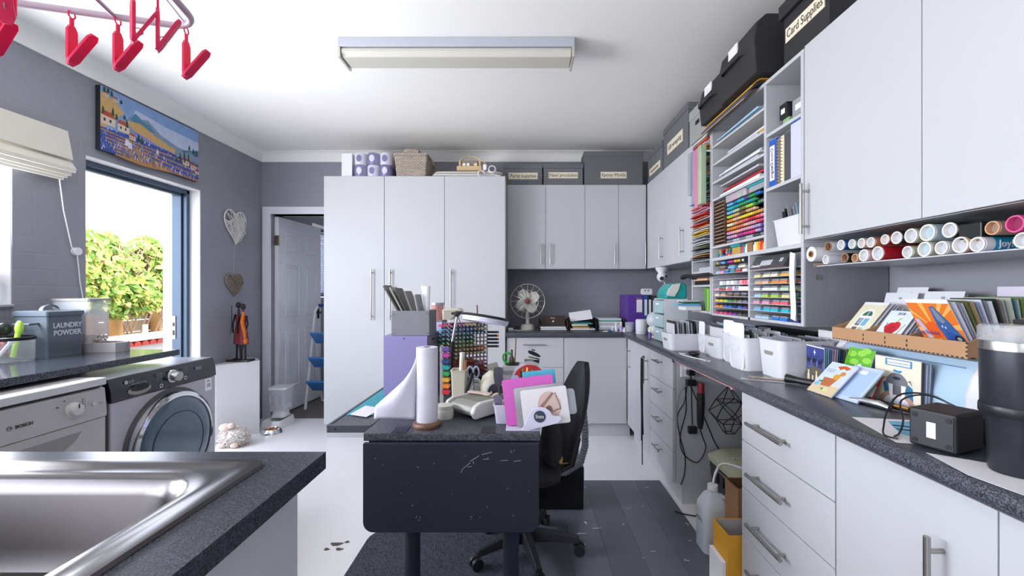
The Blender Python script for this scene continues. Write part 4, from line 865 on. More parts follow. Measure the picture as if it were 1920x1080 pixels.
build(MB().box(1.098, 1.25, 2.13, 2.34, 1.7285, 1.765), 'body', M('case_clear'), t, bev=.003)
for k in range(8): build(MB().box(1.11, 1.20, 2.14+k*.024, 2.158+k*.024, 1.731, 1.76), 'bottle', CM[['pink', 'peach', 'green', 'cream', 'pink', 'orange', 'lilac', 'coral'][k]], t)
# small bay of pens and paint under the markers
def pen_mesh():
    mb = MB(); mb.cyl((0, 0, 0), (.1, 0, 0), .0075, n=7); mb.ball((0, 0, 0), .0074, 7, 4); return mb
pc = ['teal', 'green', 'red', 'blue', 'navy', 'hot pink', 'peach', 'orange', 'red', 'purple', 'cyan', 'lime']
for g, (ya, yb, wd) in enumerate(((2.40, 2.485, 'left'), (2.30, 2.39, 'second'))):
    n_ = 5
    for k in range(3):
        for j in range(n_-k):
            c = pc[(g*5+k*4+j*3) % len(pc)]
            inst('felt_pen', 'felt_pen', pen_mesh, CM[c], loc=(1.115+.006*r.random(), ya+.0085+k*.008+j*.0164, 1.4465+k*.0138), label='%s felt pen, %s of the %s tier, %s heap below the markers' % (c, ORD[j], LAYER[k], wd), cat='pen', group='felt pens below the marker bay')
t = thing('paint_tub', 'teal-lidded tub of paint pots below the marker bay', 'tub', (1.15, 2.245, 1.4385)); build(MB().box(1.105, 1.2, 2.20, 2.285, 1.4385, 1.478), 'body', M('tub_yellow', '#d9b35a', .3, alpha=.7), t, bev=.004); build(MB().box(1.10, 1.2, 2.195, 2.29, 1.4785, 1.492), 'lid', CM['teal'], t, bev=.003)
build(MB().box(1.11, 1.2, 2.085, 2.135, 1.4385, 1.488), 'brown_box', M('kraft', '#8f6c4c', .8), label='small brown box between the paint bottles below the marker bay', cat='box')
def bottle_mesh():
    mb = MB(); mb.lathe([(.011, 0), (.011, .03), (.006, .036), (.006, .046), (.0, .046)], n=9); return mb
for k, (y, c) in enumerate(((2.185, 'magenta'), (2.165, 'green'), (2.148, 'white'), (2.07, 'white'), (2.05, 'yellow'), (2.03, 'orange'), (2.01, 'red'), (1.988, 'gold'), (1.968, 'salmon'))):
    inst('paint_bottle', 'paint_bottle', bottle_mesh, CM[c], loc=(1.118, y, 1.4385), label='small %s paint bottle below the marker bay, %s along the row' % (c, ORD[k]), cat='bottle', group='paint bottles below the marker bay', smooth=40)
# ---------------------------------------------------------------- binder bay (right column)
def book(lab, y0, y1, z0, h_, c, depth=.22, lean=0, x0=1.105, name='binder', extra=None, cat='binder'):
    t = thing(name, lab, cat, (x0, (y0+y1)/2, z0), (math.radians(lean), 0, 0)); w_ = (y1-y0)/2
    build(MB().box(0, depth, -w_, w_, 0, h_), 'cover', CM[c] if c in CM else C(c), t, world=False, bev=.003)
    build(MB().box(.004, depth-.004, -w_+.002, w_-.002, h_+.0002, h_+.002), 'pages', PAPER, t, world=False)
    if extra: extra(t, w_, h_)
    return t
def spine_label(t, w_, h_):
    o = build(MB().box(-.0015, -.0003, -w_+.008, w_-.008, .03, h_-.03), 'spine_label', PAPER, t, world=False)
    text('Cricut Designs', .025, BLACK, o, frame((-.0022, 0, h_/2), (0, 0, -1), (0, 1, 0)), world=False, sx=.9)
book('blue lever-arch binder with white spine label in the white craft shelf', 1.883, 1.934, 1.7105, .215, '#1f58b4', lean=0, extra=spine_label)
def spiral(t, w_, h_):
    for k in range(14):
        z = .01+k*(h_-.02)/13; build(MB().tube([(-.004+.006*math.cos(a), -w_*.2, z+.001*math.sin(a)) for a in [2*PI*i/6 for i in range(6)]], .0012, 4, True), 'spiral_ring', STEEL, t, world=False)
book('taupe spiral notebook next to the blue binder', 1.855, 1.88, 1.7105, .20, '#7f736b', name='notebook', extra=spiral, cat='notebook')
book('cream edged spiral sketchbook in the binder bay', 1.826, 1.85, 1.7105, .205, 'cream', name='notebook', extra=spiral, cat='notebook')
book('dark grey ring folder in the binder bay', 1.775, 1.822, 1.7105, .21, 'dark grey', name='folder', cat='folder')
book('lilac white ring binder beside the large wall unit', 1.70, 1.77, 1.7105, .225, '#c9c9dc', x0=1.10)
build(MB().box(1.098, 1.25, 1.70, 1.768, 1.9385, 1.9405), 'blue_folder', CM['blue'], label='bright blue folder edge above the lilac binder', cat='folder')
# top right bay of small boxes
def smallbox(lab, x0, x1, y0, y1, z0, z1, m, nm='small_box', lid=None):
    t = thing(nm, lab, 'box', ((x0+x1)/2, (y0+y1)/2, z0)); build(MB().box(x0, x1, y0, y1, z0, z1), 'body', m, t, bev=.002)
    build(MB().box(x0-.0012, x0-.0002, y0+(y1-y0)*.25, y1-(y1-y0)*.25, z0+(z1-z0)*.3, z0+(z1-z0)*.65), 'sticker', lid or PAPER, t)
smallbox('sage green small box in the top right shelf bay', 1.15, 1.30, 1.86, 1.905, 1.956, 2.01, M('sage', '#8fb088', .5)); smallbox('black carton standing on the sage green box', 1.14, 1.30, 1.86, 1.915, 2.0105, 2.075, BLACK)
smallbox('clear drawer of beads in the top right shelf bay', 1.16, 1.32, 1.76, 1.85, 1.956, 2.0, M('bead_clear', '#a88f98', .2, alpha=.6)); smallbox('clear lined case stacked on the bead drawer', 1.16, 1.32, 1.765, 1.855, 2.0005, 2.07, M('case_clear'))
smallbox('white and red carton by the large wall unit edge', 1.13, 1.30, 1.70, 1.745, 1.956, 2.01, PAPER, lid=CM['red']); smallbox('pale labelled carton stacked by the large wall unit edge', 1.13, 1.30, 1.70, 1.74, 2.0105, 2.10, PAPER, lid=CM['pale grey'])
# white bin with sleeves in the lower right bay
t = thing('white_bin', 'white tapered bin of plastic sleeves in the lower right shelf bay', 'bin', (1.22, 1.81, 1.4385))
def binmesh(x0, x1, y0, y1, z0, z1, tp=.012, r_=.025, wall=.003):
    mb = MB(); q = lambda d, z, e=0: ring(x0+d+e, x1-d-e, y0+d+e, y1-d-e, max(.004, r_-e), z)
    mb.loft([q(tp, z0), q(0, z1), q(0, z1, -.004), q(0, z1+.003, -.004), q(0, z1+.003, wall), q(tp, z0+wall, wall)], True, True); return mb
WBIN = M('white_bin_plastic', '#e3e3e8', .35, var=.02, tl=.1)
build(binmesh(1.105, 1.38, 1.70, 1.915, 1.4386, 1.555), 'body', WBIN, t, smooth=50)
def sleeve(lab, x, y, z0, w_, h_, c, rot=(0, 0, 0), name='stamp_sleeve', group=None, alpha=.75, cat='stamp set'):
    m = M('sleeve_'+c.replace(' ', '_'), COLS[c], .22, alpha=alpha)
    return inst(name, 'sleeve_%d_%d' % (w_*1000, h_*1000), lambda: MB().box(-.0015, .0015, -w_/2, w_/2, 0, h_), m, loc=(x, y, z0), rot=rot, label=lab, cat=cat, group=group)
for k in range(9): sleeve('%s plastic sleeve, %s from the far end of the shelf bin' % (['dark grey', 'black', 'pale grey', 'grey', 'pale grey', 'pale blue', 'pale grey', 'grey', 'white'][k], ORD[k]), 1.24, 1.885-k*.02, 1.45, .17, .16+.01*(k % 3), ['dark grey', 'black', 'pale grey', 'grey', 'pale grey', 'pale blue', 'pale grey', 'grey', 'white'][k], (math.radians(-8), 0, math.radians(90)), group='sleeves in the shelf bin')
# ---------------------------------------------------------------- lower pigeonhole unit
t = thing('pigeonhole_unit', 'white ink-pad pigeonhole unit under the craft shelf with grey side panel', 'shelf unit', (1.26, 2.08, 1.105))
for y, nm in ((1.677, 'side_panel'), (2.079, 'divider'), (2.490, 'side_panel')):
    build(MB().box(XS, XE, y, y+.016, 1.106, 1.4195), nm, WHITE, t)
build(MB().box(XS+.005, XE-.002, 1.6735, 1.6765, 1.108, 1.418), 'grey_facing', M('grey_hardboard', '#86858d', .6, var=.05), t)
board(t, XS, XE, 1.694, 2.489, 1.106, 1.118, 'bottom_panel')
LZ = [1.346, 1.312, 1.281, 1.2505, 1.219, 1.188, 1.156, 1.1185]
for z in LZ[:-1]:
    board(t, XS+.001, XE, 1.694, 2.0785, z-.0025, z); board(t, XS+.001, XE, 2.0955, 2.4895, z-.0025, z)
build(MB().box(XE-.003, XE, 1.694, 2.489, 1.12, 1.419), 'back_panel', M('grey_hardboard'), t)
mb = MB(); mb.lathe([(.010, 0), (.010, .004), (.005, .006)], (1.148, 1.6732, 1.30), 14, 'y'); 
mb = MB(); mb.cyl((1.148, 1.673, 1.30), (1.148, 1.666, 1.30), .009, n=14); build(mb, 'magnet', STEEL, t)
build(MB().box(1.13, 1.17, 1.672, 1.6733, 1.342, 1.356), 'masking_tape', M('tape_yellow', '#b9a982', .6), t)
for x, z, w_, h_ in ((1.19, 1.24, .03, .1), (1.148, 1.265, .012, .025), (1.148, 1.235, .01, .02)): build(MB().box(x, x+w_, 1.6732, 1.6734, z, z+h_), 'tape_mark', M('faint_mark', '#8b8a92', .6), t)
def lid_mesh(w_): return lambda: MB().box(0, .055, -w_/2, w_/2, 0, .0085)
def pad_mesh(w_): return lambda: MB().box(-.001, .056, -w_/2, w_/2, 0, .0105)
LIDM = M('pad_lid', '#9a9da6', .2, alpha=.8); LIDK = M('pad_lid_dark', '#2a2b30', .3)
def pad(c, y, z, w_, side, row, i, dark=False, x=None):
    o = inst('ink_pad', 'padb%d' % (w_*1000), pad_mesh(w_), CM[c], loc=(x or XS+.012, y, z+.0003), label='%s ink pad, %s along %s of the %s' % (c, ORD[i], 'the %s row up' % ORD[row], side), cat='ink pad', group='ink pads in the pigeonholes')
    inst('lid', 'padl%d' % (w_*1000), lid_mesh(w_*.96), LIDK if dark else LIDM, parent=o, loc=(.002, 0, .0108))
right = [['pale blue', 'pale blue', 'blue', 'blue', 'navy'], ['sky blue', 'cyan', 'cyan', 'cyan', 'teal'], ['pink', 'pink', 'coral', 'coral', 'navy'], ['pale blue', 'lime', 'lime', 'pale yellow', 'green'], ['white', 'white', 'white', 'pale green', 'pale green'], ['tan', 'peach', 'orange', 'orange', 'salmon'], ['pale yellow', 'cream', 'cream', 'gold', 'gold']]
for k, cs in enumerate(right):
    for i, c in enumerate(cs): pad(c, 2.035-i*.071+(.004*((k*7+i*3) % 5-2)), LZ[7-k], .052+.004*((k+i) % 2), 'right pigeonholes', k, i)
left = [(['hot pink', 'coral', 'hot pink', 'magenta', 'purple', 'brown', 'dark grey'], 1), (['orange', 'orange', 'blue', 'blue', 'navy', 'blue', 'purple'], 1), (['yellow', 'yellow', 'lime', 'green', 'olive', 'grey', 'grey'], 1), (['cream', 'peach', 'brown', 'brown', 'dark grey'], 0), (['pink', 'red', 'coral', 'lilac', 'purple'], 0)]
for k, (cs, dk) in enumerate(left):
    for i, c in enumerate(cs): pad(c, 2.462-i*(.052 if dk else .075), LZ[7-k], .04 if dk else .052, 'left pigeonholes', k, i, bool(dk))
def jar_mesh():
    mb = MB(); mb.lathe([(.016, 0), (.017, .012), (.015, .022), (.0, .023)], n=12); return mb
for i, (y, c) in enumerate(((2.43, 'white'), (2.39, 'pale grey'), (2.35, 'white'), (2.30, 'white'), (2.26, 'pale grey'), (2.21, 'pink'), (2.17, 'coral'), (2.13, 'pink'))): inst('embossing_jar', 'jar', jar_mesh, CM[c], loc=(XS+.03, y, LZ[1]+.0003-.0305), label='small %s powder jar, %s in the jar pigeonhole' % (c, ORD[i]), cat='jar', group='powder jars in the left pigeonhole', smooth=40)
for i, (y, c) in enumerate(((2.45, 'white'), (2.42, 'green'), (2.39, 'teal'), (2.35, 'white'), (2.31, 'pale grey'), (2.28, 'white'), (2.24, 'white'))): inst('embossing_jar', 'jar', jar_mesh, CM[c], loc=(XS+.03, y, LZ[3]+.0003), label='small %s glue pot, %s in the pigeonhole below the powder jars' % (c, ORD[i]), cat='jar', group='glue pots in the left pigeonhole', smooth=40)
build(MB().box(XS+.01, XS+.08, 2.11, 2.21, LZ[3]+.0003, LZ[3]+.02), 'white_carton', PAPER, label='low white carton in the left pigeonhole', cat='box')
for i, (y, c) in enumerate(((2.45, 'pale blue'), (2.40, 'pink'), (2.35, 'blue'), (2.28, 'teal'), (2.22, 'red'), (2.15, 'white'))): pad(c, y, LZ[0]+.001, .045, 'top left pigeonhole', 0, i)
for i, (y, c) in enumerate(((2.40, 'brown'), (2.29, 'sky blue'), (2.18, 'cream'))): pad(c, y, LZ[0]+.022, .07, 'top left pigeonhole', 1, i)
t = thing('pen_tray', 'dark tray of rainbow pens at the top of the left pigeonholes', 'tray', (1.16, 2.3, 1.392)); build(MB().box(1.10, 1.25, 2.10, 2.48, 1.39, 1.396), 'tray', BLACK, t); build(MB().box(1.25, 1.254, 2.10, 2.48, 1.39, 1.415), 'back', BLACK, t); build(MB().box(1.14, 1.2, 2.478, 2.4895, 1.39, 1.415), 'bracket', BLACK, t); build(MB().box(1.14, 1.2, 2.0955, 2.102, 1.39, 1.415), 'bracket', BLACK, t)
for i, c in enumerate(['green', 'lime', 'red', 'blue', 'sky blue', 'sky blue', 'navy', 'purple', 'hot pink', 'hot pink', 'magenta', 'yellow', 'gold', 'yellow', 'dark grey', 'white', 'black', 'black']):
    inst('gel_pen', 'felt_pen', pen_mesh, CM[c], loc=(1.105, 2.47-i*.0205, 1.4046), label='%s gel pen, %s in the rainbow pen tray' % (c, ORD[i]), cat='pen', group='gel pens in the rainbow tray')
t = thing('marker_box', 'long charcoal marker box with white print above the right pigeonholes', 'box', (1.17, 1.9, 1.347))
mb = MB(); mb.prism([(1.085, 1.353), (1.30, 1.353), (1.30, 1.41), (1.12, 1.41)], 1.80, 2.07, 'y'); bx_ = build(mb, 'box_body', M('charcoal_card', '#46474a', .4), t, bev=.002)
sl = Vector((.035, 0, .057)).normalized()
text('Chameleon', .022, PAPER, bx_, frame((1.0905, 2.02, 1.364), (0, -1, 0), sl), sx=.8); text('52', .024, PAPER, bx_, frame((1.101, 1.835, 1.382), (0, -1, 0), sl), bold=.02)
mb = MB(); mb.X = frame((1.0975, 1.945, 1.375), (0, -1, 0), sl); mb.box(-.045, .045, -.014, .014, 0, .001); build(mb, 'white_label', CM['pale grey'], t)
build(MB().box(1.10, 1.32, 1.80, 2.07, 1.3465, 1.3525), 'colour_leaflet', M('leaflet', '#8f6f78', .5, var=.6, scale=40), label='colourful leaflet under the charcoal marker box', cat='leaflet')
build(MB().box(1.11, 1.32, 1.70, 1.795, 1.3465, 1.405), 'grey_carton', CM['grey'], label='plain grey carton beside the charcoal marker box', cat='box', bev=.002)
for k in range(3): mb = MB(); build(mb.grid(lambda u, v, k=k: (1.074+k*.006+.003*math.sin(v*7+k), 1.697+k*.008+.03*u+.006*v, 1.127+.27*v+.008*u), 2, 8), 'hanging_sheet', PAPER, label='white tracing sheet hanging over the right pigeonholes, %s layer' % ORD[k], cat='paper', group='tracing sheets on the pigeonholes', solid=.0015)
# ---------------------------------------------------------------- boxes on top of the cupboards
def dots_mat(name, hexc, dot):
    m = M(name, hexc, .7, var=.05); nt = m.node_tree; b = nt.nodes['Principled BSDF']; L = nt.links
    tc = nt.nodes.new('ShaderNodeTexCoord'); vo = nt.nodes.new('ShaderNodeTexVoronoi'); vo.inputs['Scale'].default_value = 42; vo.inputs['Randomness'].default_value = 0
    L.new(tc.outputs['Object'], vo.inputs['Vector']); cr = nt.nodes.new('ShaderNodeValToRGB'); cr.color_ramp.interpolation = 'CONSTANT'
    cr.color_ramp.elements[0].color = lin(dot); cr.color_ramp.elements[1].position = .2; cr.color_ramp.elements[1].color = lin(hexc)
    L.new(vo.outputs['Distance'], cr.inputs[0]); L.new(cr.outputs[0], b.inputs['Base Color']); return m
GB = dots_mat('grey_dotted_card', '#67686b', '#85878b'); GB2 = dots_mat('pale_dotted_card', '#9a9c9a', '#c2c4c2')
LAB = M('cream_label', '#e6dcc6', .7)
def storage(lab, x0, x1, y0, y1, z0, z1, m, face, txt=None, tz=.45, ts=.03, lid=.045, hole=False, cat='storage box', lw=None, lh=None):
    t = thing('storage_box', lab, cat, ((x0+x1)/2, (y0+y1)/2, z0), group='lidded storage boxes on the wall units')
    b = build(MB().box(x0+.004, x1-.004, y0+.004, y1-.004, z0, z1-lid), 'body', m, t, bev=.002)
    build(MB().box(x0, x1, y0, y1, z1-lid, z1), 'lid', m, t, bev=.003)
    if txt is not None:
        z = z0+(z1-z0)*tz
        if face == '-y': o = build(MB().box(.5*(x0+x1)-lw/2, .5*(x0+x1)+lw/2, y0+.001, y0+.0035, z-lh/2, z+lh/2), 'label', LAB, t); f = frame((.5*(x0+x1), y0+.0005, z), (1, 0, 0), (0, 0, 1))
        else: o = build(MB().box(x0+.001, x0+.0035, .5*(y0+y1)-lw/2, .5*(y0+y1)+lw/2, z-lh/2, z+lh/2), 'label', LAB, t); f = frame((x0+.0005, .5*(y0+y1), z), (0, -1, 0), (0, 0, 1))
        if txt: text(txt, ts, M('label_ink', '#3a3530', .7), o, f)
    if hole: build(MB().box(x0+.001, x0+.0035, .5*(y0+y1)-.03, .5*(y0+y1)+.03, z1-lid-.06, z1-lid-.035), 'grip_hole', DARK, t, bev=.001)
    return t
storage('grey dotted lidded box labelled Party supplies', -.20+.005, .155, 3.88, 4.08, 2.2075, 2.405, GB, '-y', 'Party supplies', .44, .043, lw=.265, lh=.06)
storage('grey dotted lidded box labelled Nael produkte', .162, .528, 3.88, 4.08, 2.2075, 2.41, GB, '-y', 'Nael produkte', .46, .043, lw=.265, lh=.056)
storage('tall grey dotted lidded box labelled Epoxy Molds', .533, 1.07, 3.87, 4.08, 2.2075, 2.515, GB, '-y', 'Epoxy Molds', .30, .042, lw=.235, lh=.06)
storage('grey dotted lidded box with narrow label in the back right corner', 1.10, 1.40, 3.435, 3.84, 2.2075, 2.465, GB, '-x', 'Accessories', .33, .045, lw=.30, lh=.06)
storage('tall grey dotted lidded box labelled Gift wrapping', 1.10, 1.41, 2.89, 3.41, 2.2075, 2.53, GB, '-x', 'Gift wrapping', .42, .05, lw=.32, lh=.085)
storage('pale grey lidded box with grip hole above the paper column', 1.09, 1.37, 2.575, 2.845, 2.2075, 2.43, GB2, '-x', hole=True, lid=.06)
FAB = M('black_fabric', '#2b2b2d', .8, var=.08, bump=.1, bscale=200)
def fabric_bin(lab, y0, y1, z1, x0=1.055):
    t = thing('fabric_bin', lab, 'fabric bin', (1.2, (y0+y1)/2, 2.235), group='black fabric bins')
    mb = MB(); mb.loft([[(x0, y0, 2.235), (1.37, y0, 2.235), (1.37, y1, 2.235), (x0, y1, 2.235)], [(x0-.012, y0-.003, 2.235+(z1-2.235)*.5), (1.375, y0-.003, 2.36), (1.375, y1+.003, 2.36), (x0-.012, y1+.003, 2.235+(z1-2.235)*.5)], [(x0+.005, y0+.004, z1-.05), (1.37, y0+.004, z1-.05), (1.37, y1-.004, z1-.05), (x0+.005, y1-.004, z1-.05)], [(x0+.06, y0+.02, z1), (1.33, y0+.02, z1), (1.33, y1-.02, z1), (x0+.06, y1-.02, z1)]])
    build(mb, 'body', FAB, t, bev=.006); ym = (y0+y1)/2
    build(MB().box(x0-.008, x0-.004+.002, ym-.02, ym+.07, z1-.105, z1-.055), 'name_card', PAPER, t)
    mb = MB(); rings = [[(x, y, z-.012), (x, y, z+.012), (x-.003, y, z+.012), (x-.003, y, z-.012)] for x, y, z in ((x0-.008, ym+.12, z1-.145), (x0-.03, ym+.1, z1-.148), (x0-.034, ym, z1-.15), (x0-.03, ym-.08, z1-.148), (x0-.008, ym-.1, z1-.145))]; mb.loft(rings); build(mb, 'strap', FAB, t)
fabric_bin('black fabric storage bin with strap handle, beside the pale grey box', 2.285, 2.565, 2.485)
fabric_bin('larger black fabric storage bin with strap handle, beside the Card Supplies box', 1.925, 2.275, 2.515, 1.04)
BK = M('scuffed_black_card', '#242426', .6, var=.3, scale=60)
t = thing('storage_box', 'black scuffed lidded box labelled Card Supplies', 'storage box', (1.24, 1.66, 2.2075), group='lidded storage boxes on the wall units')
b = build(MB().box(1.10, 1.40, 1.545, 1.815, 2.2075, 2.40), 'body', BK, t, bev=.002); build(MB().box(1.085, 1.415, 1.53, 1.83, 2.401, 2.46), 'lid', BK, t, bev=.003)
o = build(MB().box(1.0975, 1.0998, 1.565, 1.80, 2.29, 2.35), 'label', LAB, t); text('Card Supplies', .05, M('label_ink'), o, frame((1.097, 1.682, 2.32), (0, -1, 0), (0, 0, 1)), sx=.78)
# loose envelopes under the fabric bins
for k, (c, x0, y0, y1, dz) in enumerate((('#b9a68f', 1.035, 2.02, 2.56, 0), ('#54556a', 1.03, 1.98, 2.50, .011), ('#d9a63c', 1.045, 1.965, 2.52, .022))):
    def fn(u, v, x0=x0, y0=y0, y1=y1, dz=dz): return (x0+(1.38-x0)*u, y0+(y1-y0)*v, 2.2035+dz-.05*max(0, (1.088-(x0+(1.38-x0)*u))/.058)**1.5)
    build(MB().grid(fn, 40, 4), 'large_envelope', C(c, .6), label=['beige large paper envelope at the bottom beneath the fabric bins', 'slate large envelope beneath the fabric bins', 'golden yellow large envelope directly beneath the fabric bins'][k], cat='envelope', group='large envelopes', solid=.005)
# ---------------------------------------------------------------- vinyl rolls under the large wall unit
t = thing('roll_rack', 'thin white rack carrying vinyl rolls beneath the large wall unit', 'rack', (1.26, 1.2, 1.33))
build(MB().box(1.10, XR-.003, .55, 1.61, 1.3385, 1.3415), 'shelf', M('frosted_sheet', '#d4d4de', .25, alpha=.8), t)
for y in (1.606, .552): build(MB().box(1.41, 1.42, y, y+.004, 1.3416, 1.4455), 'hanger', PAPER, t)
VIN = {'w': '#dcdde2', 'r': '#b3202c', 'b': '#2553a0', 'g': '#4a9a8e', 'p': '#d9b3b4', 'o': '#c98a6c', 'k': '#1b1b1e', 'n': '#8f6a45', 'y': '#b8b8a4', 'm': '#d23a86', 't': '#b08a76', 'l': '#b6c6d2'}
RINGM = M('roll_core_edge', '#e6e4de', .5)
def roll(px, py, rp, c, lab, X0=1.115, ln=.29, core='w', dx=0):
    p = onX(px, py, X0); R_ = rp*p.y/800
    if X0 < 1.118: p.z = max(p.z, 1.3420+R_)
    t = thing('vinyl_roll', lab, 'vinyl roll', (p.x, p.y, p.z), group='vinyl rolls under the wall unit')
    mb = MB(); mb.lathe([(R_*.92, 0), (R_, .001), (R_, ln), (R_*.92, ln)], (p.x+.003, p.y, p.z), 22, 'x', cap=False); build(mb, 'sheet', C(VIN[c], .25), t, smooth=40)
    mb = MB(); mb.lathe([(R_*.78, .02), (R_*.8, -.001), (R_*.97, -.001), (R_*.97, .0025)], (p.x, p.y, p.z), 22, 'x', cap=False); build(mb, 'core_edge', {'n': C('#a8805c', .7), 'o': C('#c9a07c', .7), 'm': C('#d0518c', .5)}.get(core, RINGM), t, smooth=40)
    mb = MB(); mb.lathe([(0, .012), (R_*.79, .012)], (p.x, p.y, p.z), 18, 'x', cap=False); build(mb, 'core_end', C({'w': '#b9bbc2', 'l': '#a9bcc4', 'n': '#3d2c22', 'p': '#c9b6ba', 'k': '#2a2a2c', 'm': '#8d2350', 'o': '#9a7f6a'}.get(core, '#b9bbc2'), .6), t)
Q = lambda x, y: (1480+x/4.32, 380+y/4.32)
for i, (x, y, rp, c, core, lab) in enumerate((
    (295, 462, 38, 'w', 'w', 'thin white vinyl roll at the far end of the bottom row'), (448, 446, 38, 'k', 'n', 'black roll with brown core in the bottom row'), (532, 448, 36, 'y', 'o', 'cream vinyl roll beside the brown-cored roll'),
    (603, 427, 50, 'p', 'w', 'pale pink vinyl roll left of the red roll'), (716, 410, 58, 'r', 'w', 'glossy red vinyl roll in the bottom row'), (957, 400, 50, 'y', 'w', 'grey-beige vinyl roll right of the red roll'),
    (1095, 380, 62, 'y', 'l', 'olive-grey vinyl roll with pale blue core'), (1232, 366, 56, 'w', 'w', 'translucent vinyl roll in the middle of the bottom row'), (1385, 342, 68, 't', 'w', 'tan vinyl roll with thick cream edge'), (1522, 338, 62, 'w', 'w', 'vinyl roll with blue and green printed wrapper'), (1890, 315, 66, 'w', 'w', 'white vinyl roll at the near end of the bottom row'))):
    px, py = Q(x, y); roll(px, py, rp/4.32, c, lab, core=core)
for i, (x, y, rp, c, core, lab) in enumerate((
    (315, 357, 40, 'w', 'n', 'white roll with brown core at the far end of the top row'), (418, 343, 42, 'b', 'w', 'dark blue vinyl roll in the top row'), (508, 335, 40, 'g', 'w', 'teal vinyl roll in the top row'), (585, 328, 41, 'p', 'p', 'dusty pink vinyl roll in the top row'),
    (660, 322, 43, 'o', 'w', 'copper brown vinyl roll in the top row'), (775, 298, 42, 'r', 'p', 'red-pink vinyl roll above the glossy red roll'), (868, 284, 52, 'k', 'w', 'charcoal vinyl roll in the top row'), (985, 268, 60, 'y', 'w', 'loosely wound clear vinyl roll in the top row'), (1118, 243, 70, 'l', 'l', 'pale blue vinyl roll in the top row'), (1298, 222, 64, 'k', 'w', 'black vinyl roll in the top row'), (1645, 205, 58, 't', 'o', 'brown cardboard roll near the pink roll'), (1828, 172, 72, 'm', 'm', 'bright pink vinyl roll at the near end'))):
    px, py = Q(x, y); roll(px, py, rp/4.32, c, lab, core=core, X0=1.12)
p = onX(*Q(1522, 338), 1.115); R_ = 62/4.32*p.y/800
for nm, xa, c in (('blue', .022, '#1f9ac0'), ('green', .075, '#5fae3a')):
    mb = MB(); mb.lathe([(R_+.0008, 0), (R_+.0008, .05)], (1.118+xa, p.y, p.z), 22, 'x', cap=False); o = build(mb, 'wrapper', C(c, .4), bpy.data.objects['vinyl_roll.009'], smooth=60)
    text('Joy!' if nm == 'blue' else 'cool', .024, PAPER, o, frame((1.118+xa+.025, p.y-R_-.0014, p.z), (1, 0, 0), (0, 0, 1)))
a, b_ = onX(*Q(1380, 255), 1.13), onX(*Q(1590, 190), 1.13)
build(MB().box(1.12, 1.41, b_.y, a.y-.006, 1.378, 1.418), 'black_carton', BLACK, label='flat black carton between the black roll and the brown roll', cat='box', bev=.003)
build(MB().box(1.12, 1.41, b_.y+.012, a.y-.02, 1.3705, 1.377), 'kraft_carton', C('#a98a66', .8), label='flat kraft carton under the black carton in the roll rack', cat='box')
t = thing('film_roll', 'fat white film roll with brown core at the edge of the pigeonhole unit', 'film roll', (1.16, 1.64, 1.36)); p = onX(1517, 477, 1.10); R_ = .0285
build(MB().lathe([(R_*.45, -.004), (R_, -.004), (R_, .2), (R_*.45, .2)], (1.105, 1.643, p.z), 28, 'x', cap=False), 'film', PAPER, t, smooth=40); build(MB().lathe([(R_*.25, .02), (R_*.26, -.007), (R_*.44, -.007), (R_*.44, .02)], (1.105, 1.643, p.z), 20, 'x', cap=False), 'core', C('#8a5f3c', .8), t, smooth=40)
# ---------------------------------------------------------------- on top of the tall cupboards
zt2 = 2.2155
build(MB().box(-1.56, -1.47, 3.62, 3.80, zt2, zt2+.20), 'white_carton', M('white_card', '#e0e0e4', .5), label='plain white carton standing beside the toilet roll pack', cat='carton', bev=.003)
t = thing('toilet_roll_pack', 'purple and white wrapped pack of toilet rolls on the tall cupboard', 'toilet rolls', (-1.30, 3.74, zt2))
PUR = M('purple_wrap', '#5b4f92', .25, var=.25, scale=25); PW = M('film_white', '#d5d3de', .3, var=.1, scale=20)
for i in range(3):
    for j in range(2):
        for k in range(2):
            c = (-1.405+i*.108, 3.655+k*.108, zt2+.001+j*.103)
            o = build(MB().lathe([(.02, .0), (.046, .0), (.052, .008), (.052, .092), (.046, .1), (.02, .1)], c, 20), 'toilet_roll', PW if (i+j) % 2 else PUR, t, smooth=50)
            if k == 0:
                mb = MB(); mb.X = frame((c[0], c[1]-.0525, c[2]+.05), (1, 0, 0), (0, 0, 1)); mb.prism(circ(0, 0, .022, 14, .03), 0, .0008, 'z'); build(mb, 'print_motif', PW if (i+j) % 2 == 0 else PUR, o)
mb = MB(); mb.loft([ring(-1.462, -1.135, 3.60, 3.82, .05, zt2+.0), ring(-1.462, -1.135, 3.60, 3.82, .05, zt2+.208), ring(-1.44, -1.16, 3.62, 3.80, .05, zt2+.212)], False, True); build(mb, 'clear_wrap', M('pack_film', '#e3e1ee', .08, alpha=.16), t, smooth=60)
